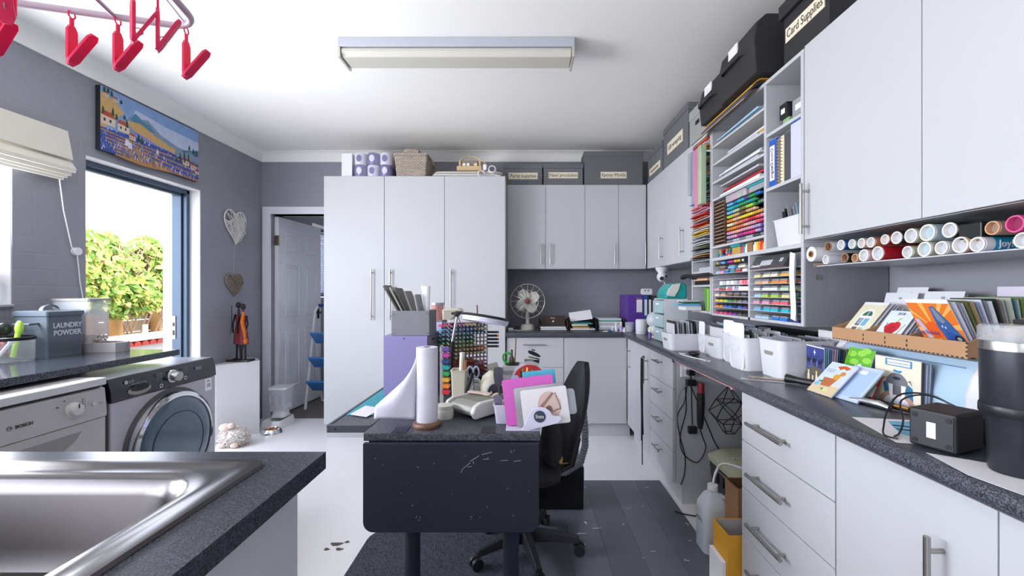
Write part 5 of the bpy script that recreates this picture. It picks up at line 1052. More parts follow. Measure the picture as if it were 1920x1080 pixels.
# wicker basket
t = thing('wicker_basket', 'pale woven wicker hamper with lid on the tall cupboard', 'basket', (-.96, 3.78, zt2))
def weave_mat():
    m = M('pale_wicker', '#c3b3a4', .7, var=.15, scale=60); nt = m.node_tree; b = nt.nodes['Principled BSDF']; L = nt.links
    tc = nt.nodes.new('ShaderNodeTexCoord'); br = nt.nodes.new('ShaderNodeTexBrick'); sp = nt.nodes.new('ShaderNodeSeparateXYZ'); cb = nt.nodes.new('ShaderNodeCombineXYZ'); ad = nt.nodes.new('ShaderNodeMath')
    L.new(tc.outputs['Object'], sp.inputs[0]); L.new(sp.outputs['X'], ad.inputs[0]); L.new(sp.outputs['Y'], ad.inputs[1]); L.new(ad.outputs[0], cb.inputs['X']); L.new(sp.outputs['Z'], cb.inputs['Y']); L.new(cb.outputs[0], br.inputs['Vector'])
    br.inputs['Scale'].default_value = 1; br.inputs['Brick Width'].default_value = .03; br.inputs['Row Height'].default_value = .011; br.inputs['Mortar Size'].default_value = .002; br.inputs['Mortar Smooth'].default_value = .6
    br.inputs['Color1'].default_value = lin('#cdbfb2'); br.inputs['Color2'].default_value = lin('#b5a597'); br.inputs['Mortar'].default_value = lin('#6d5f55')
    L.new(br.outputs['Color'], b.inputs['Base Color']); bp = nt.nodes.new('ShaderNodeBump'); bp.inputs['Distance'].default_value = .006; L.new(br.outputs['Fac'], bp.inputs['Height']); bp.invert = True; L.new(bp.outputs['Normal'], b.inputs['Normal']); return m
WK = weave_mat()
mb = MB(); mb.loft([ring(-1.095, -.845, 3.62, 3.94, .015, zt2), ring(-1.11, -.83, 3.605, 3.955, .015, zt2+.175)]); build(mb, 'body', WK, t)
mb = MB(); mb.loft([ring(-1.115, -.825, 3.60, 3.96, .015, zt2+.176), ring(-1.115, -.825, 3.60, 3.96, .015, zt2+.195)]); build(mb, 'rim', WK, t)
mb = MB(); mb.loft([ring(-1.05, -.90, 3.63, 3.93, .02, zt2+.196), ring(-1.04, -.91, 3.64, 3.92, .02, zt2+.245)]); build(mb, 'lid', WK, t)
build(MB().tube([(-.824, 3.72, zt2+.18), (-.805, 3.74, zt2+.14), (-.80, 3.80, zt2+.12), (-.805, 3.86, zt2+.14), (-.824, 3.88, zt2+.18)], .008, 6), 'handle', M('pale_wicker'), t)
# ironing board and vintage heater
t = thing('ironing_board', 'folded ironing board with cream cover lying on the tall cupboard', 'ironing board', (-.52, 3.85, zt2))
mb = MB(); mb.prism([(-.80, 3.72), (-.76, 3.67), (-.25, 3.66), (-.20, 3.70), (-.20, 3.92), (-.25, 3.97), (-.76, 3.96), (-.80, 3.90)], zt2+.045, zt2+.062, 'z'); build(mb, 'board', M('cream_cover', '#c9c5ba', .8), t, bev=.006)
for y in (3.70, 3.93): build(MB().tube([(-.80, y, zt2+.03), (-.78, y, zt2+.04), (-.28, y, zt2+.04), (-.22, y, zt2+.03), (-.21, y, zt2+.0125), (-.24, y, zt2+.012), (-.7, y, zt2+.012), (-.77, y, zt2+.014)], .011, 8), 'leg_frame', PAPER, t, smooth=60)
t = thing('vintage_heater', 'small vintage beige appliance with three round knobs on the ironing board', 'appliance', (-.48, 3.8, zt2+.063))
WD = M('blond_wood', '#c9ae82', .6, var=.12)
build(MB().box(-.555, -.405, 3.70, 3.86, zt2+.064, zt2+.165), 'body', M('brown_enamel', '#8a7b6e', .4), t, bev=.01)
for x in (-.575, -.403): build(MB().box(x, x+.018, 3.69, 3.72, zt2+.0635, zt2+.16), 'side_bracket', WD, t, bev=.003)
build(MB().box(-.585, -.375, 3.64, 3.689, zt2+.0635, zt2+.10), 'front_rail', WD, t, bev=.003)
for x in (-.53, -.495, -.43): mb = MB(); mb.lathe([(.0, -.012), (.014, -.012), (.016, 0)], (x, 3.70, zt2+.125), 16, 'y'); build(mb, 'knob', PAPER if x < -.45 else CM['cream'], t, smooth=40)
build(MB().tube([(-.565, 3.71, zt2+.155), (-.53, 3.72, zt2+.195), (-.48, 3.73, zt2+.207), (-.42, 3.72, zt2+.19), (-.36, 3.68, zt2+.15), (-.34, 3.67, zt2+.12)], .005, 6), 'cord', WD, t, smooth=60)
t = thing('coiled_cable', 'white coiled cable and plugs hanging at the cupboard edge', 'cable', (-.37, 3.62, zt2))
for cx, cz in ((-.375, .035), (-.285, .075)):
    mb = MB()
    for q in range(3): mb.tube([(cx+(.026+.004*q)*math.cos(a), 3.645+.006*q, zt2+cz+(.026+.003*q)*math.sin(a)) for a in [2*PI*i/14 for i in range(14)]], .003, 5, True)
    build(mb, 'coil', PAPER, t, kind='stuff')
build(MB().box(-.36, -.33, 3.625, 3.66, zt2+.064, zt2+.11), 'plug', PAPER, t, bev=.004)
build(MB().tube([(-.345, 3.64, zt2+.063), (-.36, 3.635, zt2+.05), (-.375, 3.64, zt2+.06)], .003, 5), 'lead', PAPER, t)

# ---------------------------------------------------------------- on the back worktop
zb_ = ZT+.0005
t = thing('table_fan', 'cream vintage table fan with wire guard on the back worktop', 'fan', (.02, 3.86, zb_))
FC = M('cream_enamel', '#d6d2c8', .35); fc = Vector((.02, 3.80, 1.157))
build(MB().lathe([(.068, 0), (.066, .02), (.055, .045), (.02, .05), (.0, .05)], (.02, 3.86, zb_), 26), 'base', FC, t, smooth=50)
build(MB().cyl((.02, 3.86, zb_+.05), (.02, 3.87, 1.11), .018, .015, n=14), 'stem', FC, t, smooth=60)
build(MB().lathe([(.0, -.02), (.03, -.02), (.045, .02), (.045, .07), (.03, .1), (.0, .105)], (.02, 3.85, 1.157), 20, 'y'), 'motor', FC, t, smooth=50)
gd = MB()
for yy in (-.055, .03): gd.tube([(fc.x+.152*math.cos(a), fc.y+yy*.3, fc.z+.152*math.sin(a)) for a in [2*PI*i/40 for i in range(40)]], .0028, 5, True)
gd.tube([(fc.x+.095*math.cos(a), fc.y-.035, fc.z+.095*math.sin(a)) for a in [2*PI*i/32 for i in range(32)]], .002, 5, True)
for k in range(16):
    a = 2*PI*k/16; gd.tube([(fc.x+.022*math.cos(a), fc.y-.045, fc.z+.022*math.sin(a)), (fc.x+.095*math.cos(a), fc.y-.037, fc.z+.095*math.sin(a)), (fc.x+.152*math.cos(a), fc.y-.014, fc.z+.152*math.sin(a)), (fc.x+.1*math.cos(a), fc.y+.05, fc.z+.1*math.sin(a)), (fc.x+.04*math.cos(a), fc.y+.07, fc.z+.04*math.sin(a))], .0018, 4)
g_ = build(gd, 'wire_guard', M('guard_wire', '#c9c6be', .3, metal=.5), t, smooth=60)
for k in range(4):
    a0 = math.radians(35+90*k); mb = MB()
    def bl(u, v, a0=a0): ra = .03+.085*u; w_ = .078*math.sin(PI*min(1, .25+.62*u))**.8; th = a0+(v-.5)*w_/ra*1.5; return (fc.x+ra*math.cos(th), fc.y-.005+.03*(v-.5), fc.z+ra*math.sin(th))
    build(mb.grid(bl, 6, 6), 'blade', FC, t, solid=.002, smooth=60)
build(MB().lathe([(.0, -.052), (.018, -.05), (.022, -.04), (.022, .01)], (fc.x, fc.y, fc.z), 16, 'y'), 'hub', C('#8d2a2c', .3), t, smooth=50)
t = thing('plug_lead', 'white three-pin plug and lead lying beside the fan', 'plug', (-.1, 3.75, zb_))
build(MB().box(-.15, -.105, 3.70, 3.745, zb_, zb_+.025), 'plug', PAPER, t, bev=.006); build(MB().tube([(-.105, 3.72, zb_+.008), (-.06, 3.70, zb_+.0035), (-.01, 3.74, zb_+.0035), (.03, 3.77, zb_+.0035)], .0035, 6), 'lead', PAPER, t)
def letter_tray(lab, x0, x1, y0, y1, h_, m, fill):
    t = thing('letter_tray', lab, 'letter tray', ((x0+x1)/2, (y0+y1)/2, zb_))
    mb = MB(); mb.box(x0, x1, y0, y1, zb_, zb_+.004); build(mb, 'base', m, t); build(MB().box(x0, x0+.004, y0+.02, y1, zb_+.0045, zb_+h_), 'side', m, t); build(MB().box(x1-.004, x1, y0+.02, y1, zb_+.0045, zb_+h_), 'side', m, t); build(MB().box(x0+.0045, x1-.0045, y1-.004, y1, zb_+.0045, zb_+h_), 'back', m, t)
    z = zb_+.005
    for i, (c, hh, xa, xb, lab2, nm) in enumerate(fill):
        tw = r.uniform(-.06, .06); mb = MB(); mb.X = Matrix.Translation(((x0+x1)/2, (y0+y1)/2+.005, z)) @ Euler((0, 0, 0)).to_matrix().to_4x4(); w2 = (x1-x0)/2-.012
        mb.box(-w2*xa, w2*xb, -(y1-y0)/2+.02, (y1-y0)/2-.02, 0, hh); build(mb, nm, CM[c] if c in CM else C(c), label=lab2, cat=nm.replace('_', ' '), bev=.001); z += hh+.0006
BR = M('dark_brown_tray', '#3a2a26', .35)
letter_tray('dark brown letter tray with a buckled satchel flap, left of the paper trays', .12, .375, 3.72, 3.98, .09, BR, [('white', .008, 1, 1, 'white letters at the bottom of the dark brown tray', 'paper_stack'), ('pale grey', .006, .9, 1, 'grey letters in the dark brown tray', 'paper_stack'), ('white', .01, 1, .95, 'white folded letters in the dark brown tray', 'paper_stack')])
t = thing('satchel', 'dark brown leather organiser with small clasp standing in the left tray', 'satchel', (.245, 3.86, zb_+.033)); build(MB().box(.135, .36, 3.84, 3.87, zb_+.034, zb_+.125), 'body', BR, t, bev=.004); build(MB().cyl((.25, 3.839, zb_+.075), (.25, 3.83, zb_+.075), .008, n=12), 'clasp', CM['cream'], t); text('Stubs', .018, CM['cream'], t, frame((.245, 3.8385, zb_+.105), (1, 0, 0), (0, 0, 1)))
letter_tray('black letter tray of books in the middle of the back worktop', .385, .625, 3.72, 3.98, .1, BLACK, [('white', .012, 1, 1, 'white pad at the bottom of the middle tray', 'paper_stack'), ('tan', .012, .8, .55, 'tan book in the middle tray', 'book'), ('brown', .01, .9, .5, 'brown book in the middle tray', 'book'), ('cream', .014, .9, .4, 'cream book in the middle tray', 'book'), ('teal', .008, .8, .8, 'teal file on top of the middle tray', 'file')])
letter_tray('black letter tray of paper piles right of the middle tray', .635, .86, 3.74, 3.98, .1, BLACK, [('pale grey', .02, 1, 1, 'grey paper pile at the bottom of the right tray', 'paper_stack'), ('white', .018, .95, 1, 'white paper pile in the right tray', 'paper_stack'), ('pale grey', .02, 1, .9, 'pale notebook in the right tray', 'notebook'), ('white', .012, 1, 1, 'white file in the right tray', 'file'), ('green', .008, 1, 1, 'green file resting on the right tray', 'file'), ('pale blue', .008, 1, .98, 'pale blue file near the top of the right tray', 'file'), ('white', .009, .95, 1, 'white papers on top of the right tray', 'paper_stack')])
mb = MB(); mb.X = Matrix.Translation((.505, 3.83, zb_+.085)) @ Euler((math.radians(-38), math.radians(-8), 0)).to_matrix().to_4x4(); mb.box(-.1, .1, 0, .003, 0, .1); build(mb, 'leaning_paper', PAPER, label='white sheet leaning up out of the middle tray', cat='paper')
for i, (x, y, h_, c, lab) in enumerate(((.745, 3.64, .04, 'pale grey', 'small grey bottle at the front of the back worktop'), (.775, 3.645, .07, 'white', 'slim white pump bottle in front of the right tray'), (.815, 3.63, .075, 'lilac', 'lilac-labelled white bottle in front of the right tray'), (.84, 3.62, .035, 'white', 'short white tub beside the lilac-labelled bottle'))):
    t = thing('cosmetic_bottle', lab, 'bottle', (x, y, zb_)); build(MB().lathe([(.014, 0), (.014, h_*.6), (.006, h_*.7)], (x, y, zb_), 14), 'body', CM[c], t, smooth=40); build(MB().lathe([(.008, 0), (.008, h_*.4), (.0, h_*.41)], (x, y, zb_+h_*.7+.0003), 12), 'cap', PAPER, t, smooth=40)
for i, (x, c) in enumerate(((.70, 'blue'), (.68, 'white'), (.66, 'cream'))): mb = MB(); mb.cyl((x, 3.60, zb_+.0065), (x+.035, 3.615, zb_+.0065), .006, n=8); build(mb, 'battery', CM[c], label='%s little cylinder lying at the back worktop front edge' % c, cat='battery')
t = thing('glass_jar', 'clear glass jar of bits left of the white speaker', 'jar', (.885, 3.62, zb_)); build(MB().lathe([(.035, 0), (.038, .01), (.036, .06), (.034, .062), (.034, .004), (0, .004)], (.885, 3.63, zb_), 20), 'glass', CLEAR, t, smooth=40); build(MB().lathe([(.037, .063), (.037, .082), (0, .083)], (.885, 3.63, zb_), 20), 'lid', CLEAR, t, smooth=40)
mb = MB()
for k in range(14): mb.ball((.885+r.uniform(-.02, .02), 3.63+r.uniform(-.02, .02), zb_+.012+.03*r.random()), .008, 6, 4)
build(mb, 'beads', CM['pale grey'], t, kind='stuff')
t = thing('smart_speaker', 'white cylindrical speaker on the corner of the worktop', 'speaker', (.94, 3.48, zb_)); build(MB().lathe([(.045, 0), (.047, .006), (.047, .11), (.042, .117), (0, .118)], (.945, 3.47, zb_), 28), 'body', M('white_grille', '#d7d7de', .6, var=.03, bump=.2, bscale=400), t, smooth=50)
build(MB().lathe([(.0475, .018), (.0475, .02)], (.945, 3.47, zb_), 28, cap=False), 'seam', CM['grey'], t)
# binders in the corner
def ubinder(lab, x0, x1, y0, z1, c, name='binder'):
    t = thing(name, lab, 'binder', ((x0+x1)/2, y0+.1, zb_)); build(MB().box(x0, x1, y0, y0+.26, zb_, z1), 'cover', C(c, .4), t, bev=.003); build(MB().box(x0+(x1-x0)*.2, x1-(x1-x0)*.2, y0-.0012, y0-.0002, z1-.18, z1-.04), 'spine_label', PAPER, t)
t = thing('binder', 'wide purple lever-arch binder in the back corner', 'binder', (.96, 3.9, zb_)); build(MB().box(.905, 1.045, 3.78, 4.1, zb_, 1.215), 'cover', M('purple_board', '#5f3a98', .4), t, bev=.003); o = build(MB().box(.985, 1.035, 3.778, 3.7795, 1.06, 1.19), 'spine_label', PAPER, t); text('Brother', .014, PAPER, o, frame((1.01, 3.777, 1.183), (1, 0, 0), (0, 0, 1)))
build(MB().box(.985, 1.035, 3.7765, 3.7778, 1.172, 1.19), 'label_band', BLACK, o)
ubinder('blue lever-arch binder beside the purple binder', 1.049, 1.085, 3.78, 1.212, '#2458a8'); ubinder('black lever-arch binder beside the blue binder', 1.088, 1.12, 3.78, 1.212, '#1c1c20'); ubinder('dark grey lever-arch binder at the right of the corner row', 1.123, 1.16, 3.78, 1.205, '#3a3b44')
t = thing('clip_board', 'white clip frame lying on top of the corner binders', 'frame', (1.08, 3.9, 1.2155)); mb = MB(); mb.prism(rrect(1.035, 1.13, 1.2155, 1.268, .012), 3.80, 3.83, 'y'); build(mb, 'plate', PAPER, t)
for x in (1.066, 1.094): build(MB().box(x-.004, x+.004, 3.796, 3.80, 1.245, 1.258), 'clip', BLACK, t)
t = thing('security_camera', 'white dome security camera hung beneath the corner wall unit', 'camera', (1.11, 3.6, 1.4455)); c = (1.135, 3.55, 1.4455)
build(MB().lathe([(.0, -.001), (.052, -.001), (.05, -.02), (.03, -.045), (.028, -.06), (.0, -.06)], c, 24), 'mount', WHITE2, t, smooth=50)
mb = MB(); mb.ball((1.135, 3.545, 1.365), .042, 18, 12); hd = build(mb, 'head', WHITE2, t, smooth=60)
mb = MB(); mb.cyl((1.122, 3.505, 1.352), (1.118, 3.497, 1.35), .016, n=16); build(mb, 'lens', BLACK, hd); mb = MB(); mb.cyl((1.155, 3.512, 1.368), (1.158, 3.504, 1.368), .009, n=12); build(mb, 'sensor', BLACK, hd)
build(MB().tube([(1.155, 3.55, 1.335), (1.158, 3.55, 1.31), (1.15, 3.552, 1.28)], .004, 5), 'lead', WHITE2, t)
t = thing('stand_lamp', 'rounded white and grey sewing-light head behind the first sleeve bin', 'lamp', (.93, 3.05, zb_))
mb = MB(); mb.ball((.975, 3.215, 1.03), .062, 16, 12, (1, 1, 1)); build(mb, 'dome', M('dome_grey', '#c3c6cf', .3), t, smooth=60); mb = MB(); mb.ball((.99, 3.215, .955), .06, 16, 10, (1.1, 1.3, .75)); build(mb, 'body', M('ivory', '#cfcac0', .4), t, smooth=60); build(MB().lathe([(.06, 0), (.055, .012), (0, .013)], (.985, 3.215, zb_), 22), 'base', M('ivory'), t, smooth=40)
t = thing('glue_bottle', 'small dark bottle with white cap near the white speaker', 'bottle', (.93, 3.2, zb_)); build(MB().lathe([(.012, 0), (.012, .04), (.007, .048)], (.905, 3.10, zb_), 14), 'body', CM['purple'], t, smooth=40); build(MB().lathe([(.009, .0485), (.009, .07), (0, .071)], (.905, 3.10, zb_), 14), 'cap', PAPER, t, smooth=40)
# plastic drawer tower with teal machine
t = thing('drawer_tower', 'white translucent plastic drawer tower carrying a teal machine', 'drawers', (1.0, 2.95, zb_)); PL = M('milky_plastic', '#dfe3e6', .3, alpha=.9)
mb = MB(); mb.box(.93, 1.09, 2.86, 2.865, zb_, 1.19); mb.box(.93, 1.09, 3.075, 3.08, zb_, 1.19); mb.box(1.085, 1.09, 2.8655, 3.0745, zb_, 1.19); mb.box(.93, 1.09, 2.86, 3.08, 1.1905, 1.195); build(mb, 'frame', PL, t)
for k in range(3): o = build(MB().box(.922, 1.08, 2.87, 3.07, zb_+.004+k*.096, zb_+.09+k*.096), 'drawer', M('drawer_aqua', '#b8d2d6', .25, alpha=.8), t, bev=.003); build(MB().box(.917, .9215, 2.94, 3.0, zb_+.06+k*.096, zb_+.07+k*.096), 'pull', PAPER, o)
t = thing('label_machine', 'teal and white rounded craft machine on the plastic drawer tower', 'craft machine', (1.02, 2.95, 1.1955))
pr = [(.945, 1.1957), (1.085, 1.1957), (1.085, 1.29), (1.05, 1.305), (.985, 1.295), (.955, 1.26), (.94, 1.22)]
build(MB().prism(pr, 2.86, 3.06, 'y'), 'body', M('teal_plastic', '#1f9c98', .3), t, bev=.01); mb = MB(); mb.prism([(.952, 1.215), (1.0, 1.21), (1.025, 1.25), (1.04, 1.30), (.985, 1.291), (.957, 1.258), (.945, 1.225)], 2.852, 2.8595, 'y'); build(mb, 'cover', M('ivory_panel', '#dcd9d2', .35), t, bev=.003)
# stack pushed into the lowest cubby of the paper column
for k, (z0, z1, x0, c, lab, nm) in enumerate(((1.1262, 1.15, 1.0, 'white', 'white plastic desk tray sticking out below the paper column', 'desk_tray'), (1.1505, 1.1545, .985, 'pale grey', 'grey cards on the white desk tray', 'paper_stack'), (1.155, 1.164, .955, 'sky blue', 'sky blue folder sticking out below the paper column', 'folder'), (1.1645, 1.17, 1.02, 'teal', 'teal folder above the sky blue folder', 'folder'), (1.1705, 1.18, 1.0, 'dark grey', 'dark grey sheets above the teal folder', 'paper_stack'), (1.1805, 1.186, .99, 'white', 'white sheets on top of the pile below the paper column', 'paper_stack'))):
    build(MB().box(x0, 1.098, 2.66+.004*k, 2.786, z0, z1), nm, CM[c], label=lab, cat=nm.replace('_', ' '), bev=.001)
# ---------------------------------------------------------------- white bins of stamp sets along the right worktop
def wbin(lab, x0, x1, y0, y1, h_, hole=None, slot=None):
    t = thing('stamp_bin', lab, 'bin', ((x0+x1)/2, (y0+y1)/2, zb_), group='white stamp bins'); build(binmesh(x0, x1, y0, y1, zb_, zb_+h_, .01, .03), 'body', WBIN, t, smooth=50)
    if hole: y, z = (y0+y1)/2, zb_+h_*.68; mb = MB(); mb.prism(rrect(y-.032, y+.032, z-.013, z+.013, .012), x0-.001+.004, x0+.0045+.001, 'x'); build(mb, 'handle_hole', M('hole_olive', '#8d8d80', .7), t)
    if slot: y, z = (y0+y1)/2, zb_+h_*.7; mb = MB(); mb.tube([(x0+.002, a, b) for a, b in rrect(y-.03, y+.03, z-.016, z+.016, .008, 2)], .0016, 4, True); build(mb, 'label_slot', WBIN, t)
BINS = [('low white bin with oval hole farthest along the worktop', .835, 1.08, 2.47, 2.645, .095, 1, 0), ('narrow white bin with label slot second from the far end', .985, 1.22, 2.352, 2.462, .10, 0, 1), ('white bin with oval hole third from the far end', .975, 1.22, 2.155, 2.345, .105, 1, 0), ('tall white bin with label slot fourth from the far end', .98, 1.24, 2.01, 2.148, .14, 0, 1), ('tall white bin with label slot beside the largest bin', .935, 1.2, 1.83, 1.985, .14, 0, 1), ('largest white bin with oval hole nearest the camera', .985, 1.215, 1.648, 1.82, .148, 1, 0)]
for b in BINS: wbin(*b)
cs_ = ['dark grey', 'pale grey', 'grey', 'white', 'pale grey', 'black', 'pale grey', 'pale blue', 'grey', 'white', 'pale grey', 'dark grey']
BN = ['farthest low', 'second narrow', 'third oval-hole', 'fourth tall', 'fifth tall', 'largest']
for b, nb in enumerate(BINS):
    _, x0, x1, y0, y1, h_, _, _ = nb; n_ = 18 if b in (0, 2, 5) else 13
    for k in range(n_):                                         # sleeves stand across the bin, one behind another
        x = x0+.04+(x1-x0-.08)*k/(n_-1); hh = [.15, .165, .16, .155][k % 4]*(1 if b not in (5,) else .94); w_ = round((y1-y0)-.036, 3)
        c = cs_[(k*5+b*3) % 12] if k else 'white'
        sleeve('%s stamp sleeve, %s from the front of the %s bin' % (c, ORD[k], BN[b]), x, (y0+y1)/2, zb_+.005, w_, hh, c, (0, math.radians([4, 7, 5, 9, 6][k % 5]*(1 if b % 2 else -1)*.6), 0), group='stamp sleeves in the white bins', alpha=.85)
# tall white divider cards rising out of some bins
for b, (x, dx, hh, lab) in {1: (.995, .0, .175, 'white divider card rising from the second bin'), 3: (.99, .0, .205, 'white divider card rising from the fourth bin'), 4: (.945, .0, .205, 'white divider card rising from the fifth bin')}.items():
    y0, y1 = BINS[b][3]+.016, BINS[b][4]-.016; mb = MB(); mb.prism(rrect(y0, y1, zb_+.004, zb_+hh, .015), x, x+.002, 'x'); build(mb, 'divider_card', PAPER, label=lab, cat='divider')
t = thing('paper_pad', 'white torn paper pad standing behind the largest bin', 'pad', (1.3, 1.74, zb_)); build(MB().box(1.235, 1.255, 1.66, 1.80, zb_, zb_+.185), 'pad', PAPER, t, bev=.002)
for k in range(4): build(MB().box(1.256+k*.006, 1.26+k*.006, 1.66, 1.79, zb_, zb_+.18-.008*k), 'sheet', CM[['pale grey', 'white', 'cream', 'pale grey'][k]], t)
build(MB().box(1.25, 1.41, 1.9, 2.45, zb_, zb_+.15), 'black_case', M('black_case', '#26262c', .4), label='low black case against the wall behind the white bins', cat='case', bev=.005)
# earphones and small case
t = thing('earphones', 'black pouch with white earphone lead in front of the bins', 'earphones', (.9, 2.3, zb_)); mb = MB(); mb.ball((.905, 2.29, zb_+.013), .02, 14, 8, (1.5, 1.9, .65)); build(mb, 'pouch', BLACK, t, smooth=60)
build(MB().tube([(.875, 2.33, zb_+.003), (.852, 2.36, zb_+.003), (.845, 2.30, zb_+.003), (.86, 2.22, zb_+.003), (.885, 2.14, zb_+.003), (.895, 2.08, zb_+.003)], .0025, 5), 'lead', PAPER, t); 
for x, y in ((.895, 2.07), (.878, 2.085)): mb = MB(); mb.ball((x, y, zb_+.006), .006, 8, 6); build(mb, 'earbud', CM['pale grey'], t)
mb = MB(); mb.poly([(.855, 1.70, zb_+.001), (1.05, 1.60, zb_+.001), (1.03, 1.575, zb_+.001), (.84, 1.665, zb_+.001)]); build(mb, 'foil_strip', M('foil_print', '#8f9096', .25, metal=.5, var=.7, scale=60), label='silver printed foil strip lying before the largest bin', cat='foil', solid=.002, loc=None)
mb = MB(); mb.poly([(.90, 1.72, zb_+.0045), (1.045, 1.635, zb_+.0045), (1.03, 1.61, zb_+.0045), (.885, 1.69, zb_+.0045)]); build(mb, 'foil_strip', M('foil_gold', '#a3927c', .3, metal=.4, var=.7, scale=50), label='brownish printed strip lying on the silver foil strip', cat='foil', solid=.002)
t = thing('torch', 'small black torch lying beside the camel card', 'torch', (1.02, 1.6, zb_)); a, b = Vector((.985, 1.61, zb_+.0175)), Vector((1.055, 1.50, zb_+.0135))
build(MB().cyl(a.lerp(b, .28), b, .012, n=14), 'barrel', BLACK, t, smooth=50); build(MB().cyl(a, a.lerp(b, .28), .017, .0125, n=14), 'head', BLACK, t, smooth=50); build(MB().cyl(a-(b-a).normalized()*.001, a, .014, n=14), 'lens', CHROME, t)
# ---------------------------------------------------------------- cutting machine with card tray
t = thing('cutting_machine', 'pale blue and white electronic cutting machine on the right worktop', 'cutting machine', (1.3, 1.37, zb_))
PB = M('powder_blue', '#b4cfe6', .35, var=.02); PWH = M('machine_white', '#dfe0e8', .35, var=.02)
fp = [(1.41, zb_), (1.19, zb_), (1.17, zb_+.02), (1.172, zb_+.06), (1.188, zb_+.12), (1.215, zb_+.155), (1.26, zb_+.165), (1.41, zb_+.165)]
build(MB().prism(fp, 1.135, 1.60, 'y'), 'body', PB, t, smooth=30, bev=.003)
fq = [(1.415, zb_), (1.18, zb_), (1.158, zb_+.02), (1.16, zb_+.065), (1.178, zb_+.125), (1.207, zb_+.16), (1.26, zb_+.168), (1.415, zb_+.168)]
build(MB().prism(fq, 1.075, 1.134, 'y'), 'end_cap', PWH, t, bev=.012); build(MB().prism(fq, 1.601, 1.640, 'y'), 'end_cap', PWH, t, bev=.012)
mb = MB(); mb.X = frame((1.1985, 1.36, zb_+.136), (0, -1, 0), (.027, 0, .035)); mb.box(-.2, .2, -.002, .002, 0, .001); build(mb, 'lid_groove', M('groove_blue', '#7d9cb8', .5), t)
MDF = M('laser_cut_mdf', '#b58b66', .75, var=.08, scale=12); MDFE = M('burnt_edge', '#3a2a22', .8)
t = thing('card_tray', 'laser-cut brown board tray of greeting cards on the cutting machine', 'tray', (1.28, 1.35, 1.07))
z0 = 1.0695
build(MB().box(1.15, 1.425, 1.108, 1.592, z0, z0+.003), 'base', MDF, t); build(MB().box(1.146, 1.15, 1.106, 1.594, z0, z0+.044), 'front_panel', MDF, t)
side = [(1.1505, z0+.0035), (1.425, z0+.0035), (1.425, z0+.17), (1.34, z0+.13), (1.22, z0+.07), (1.1505, z0+.044)]
for y, nm in ((1.106, 'side_panel'), (1.28, 'divider'), (1.445, 'divider'), (1.59, 'side_panel')): build(MB().prism(side, y, y+.004, 'y'), nm, MDF, t)
mb = MB()
for k in range(36): y = 1.115+k*.0133; mb.box(1.1452, 1.1459, y, y+.007, z0+.0005, z0+.004)
for k in range(12): x = 1.155+k*.022; mb.box(x, x+.01, 1.1052, 1.1059, z0+.0005, z0+.004)
for y in (1.282, 1.447, 1.36):
    for q in (.010, .024): mb.box(1.1452, 1.1459, y-.002, y+.002, z0+q, z0+q+.008)
for k in range(4): mb.box(1.1452, 1.1459, 1.106, 1.110, z0+.006+k*.011, z0+.011+k*.011)
build(mb, 'burnt_joint', MDFE, t, kind='stuff')
def card(lab, bl, u, v, w_, h_, base, art=(), name='greeting_card', th=.0016, group='greeting cards', cat='card', txt=None):
    f = frame(bl, u, v); t = thing(name, lab, cat, tuple(f.translation), tuple(f.to_euler()), group=group); t.matrix_basis = f
    build(MB().box(0, w_, 0, h_, -th, 0), 'sheet', C(base, .45), t, world=False)
    cols = []; mb = MB(); z = .0003
    for c, pts in art:
        if c not in cols: cols.append(c)
        mb.cur = cols.index(c); z += .00005; mb.poly([(a*w_, b*h_, z) for a, b in pts])
    if art: build(mb, 'printed_picture', [C(c, .5) for c in cols], t, world=False)
    for s, sz, a, b, c, sx in (txt or []): text(s, sz, C(c, .5), t, frame((a*w_, b*h_, z+.0006), (1, 0, 0), (0, 1, 0)), world=False, depth=.0001, sx=sx)
    return t
R4 = lambda a, b, c, d: [(a, c), (b, c), (b, d), (a, d)]
win = [('#e6e0c0', R4(0, 1, 0, 1)), ('#efeef4', R4(.22, .78, 0, .62)), ('#efeef4', circ(.5, .62, .28, 14, .2, 0, 180)), ('#3c6a4a', circ(.5, .63, .2, 12, .13, 0, 180)), ('#efeef4', R4(.49, .52, .6, .78)), ('#7a5b4e', R4(.28, .48, .36, .56)), ('#8fb6cc', R4(.33, .46, .40, .55)), ('#7fb3cf', R4(.53, .73, .36, .56)), ('#6f6258', R4(.28, .48, .12, .32)), ('#b9cf8f', R4(.53, .73, .12, .32)), ('#efeef4', R4(0, 1, .93, 1))]
v1 = Vector((.083, 0, .102)); uu = (0, -1, 0)
card('cream card with a painted arched window at the far end of the card tray', (1.1545, 1.577, z0+.008), uu, v1, .105, .165, '#efeee6', win)
for k in range(5): card('plain white card, %s behind the arched window card' % ORD[k], (1.168+k*.012, 1.575, z0+.008), uu, v1, .105, .16-.004*k, ['#dcdce6', '#c9c9d6', '#e2e2ea', '#bfc0cc', '#e6e6ec'][k])
ap = [('#dbe6f0', R4(0, 1, 0, 1)), ('#c9d9ea', R4(0, 1, 0, .3)), ('#cf2434', circ(.42, .48, .2, 16, .16)), ('#cf2434', circ(.58, .50, .19, 16, .17)), ('#b81c2c', circ(.5, .40, .2, 14, .13)), ('#a9cf6a', [(.5, .66), (.56, .78), (.66, .8), (.6, .7)]), ('#2a1c1c', R4(.43, .45, .48, .53)), ('#2a1c1c', R4(.55, .57, .48, .53)), ('#2a1c1c', [(.42, .42), (.5, .39), (.58, .42), (.5, .40)]), ('#c9a05a', [(.8, .3), (.9, .62), (.93, .6), (.84, .3)]), ('#2a2a30', R4(.2, .23, .45, .62)), ('#8f94a8', R4(.38, .62, .06, .08))]
v2 = Vector((.062, 0, .082))
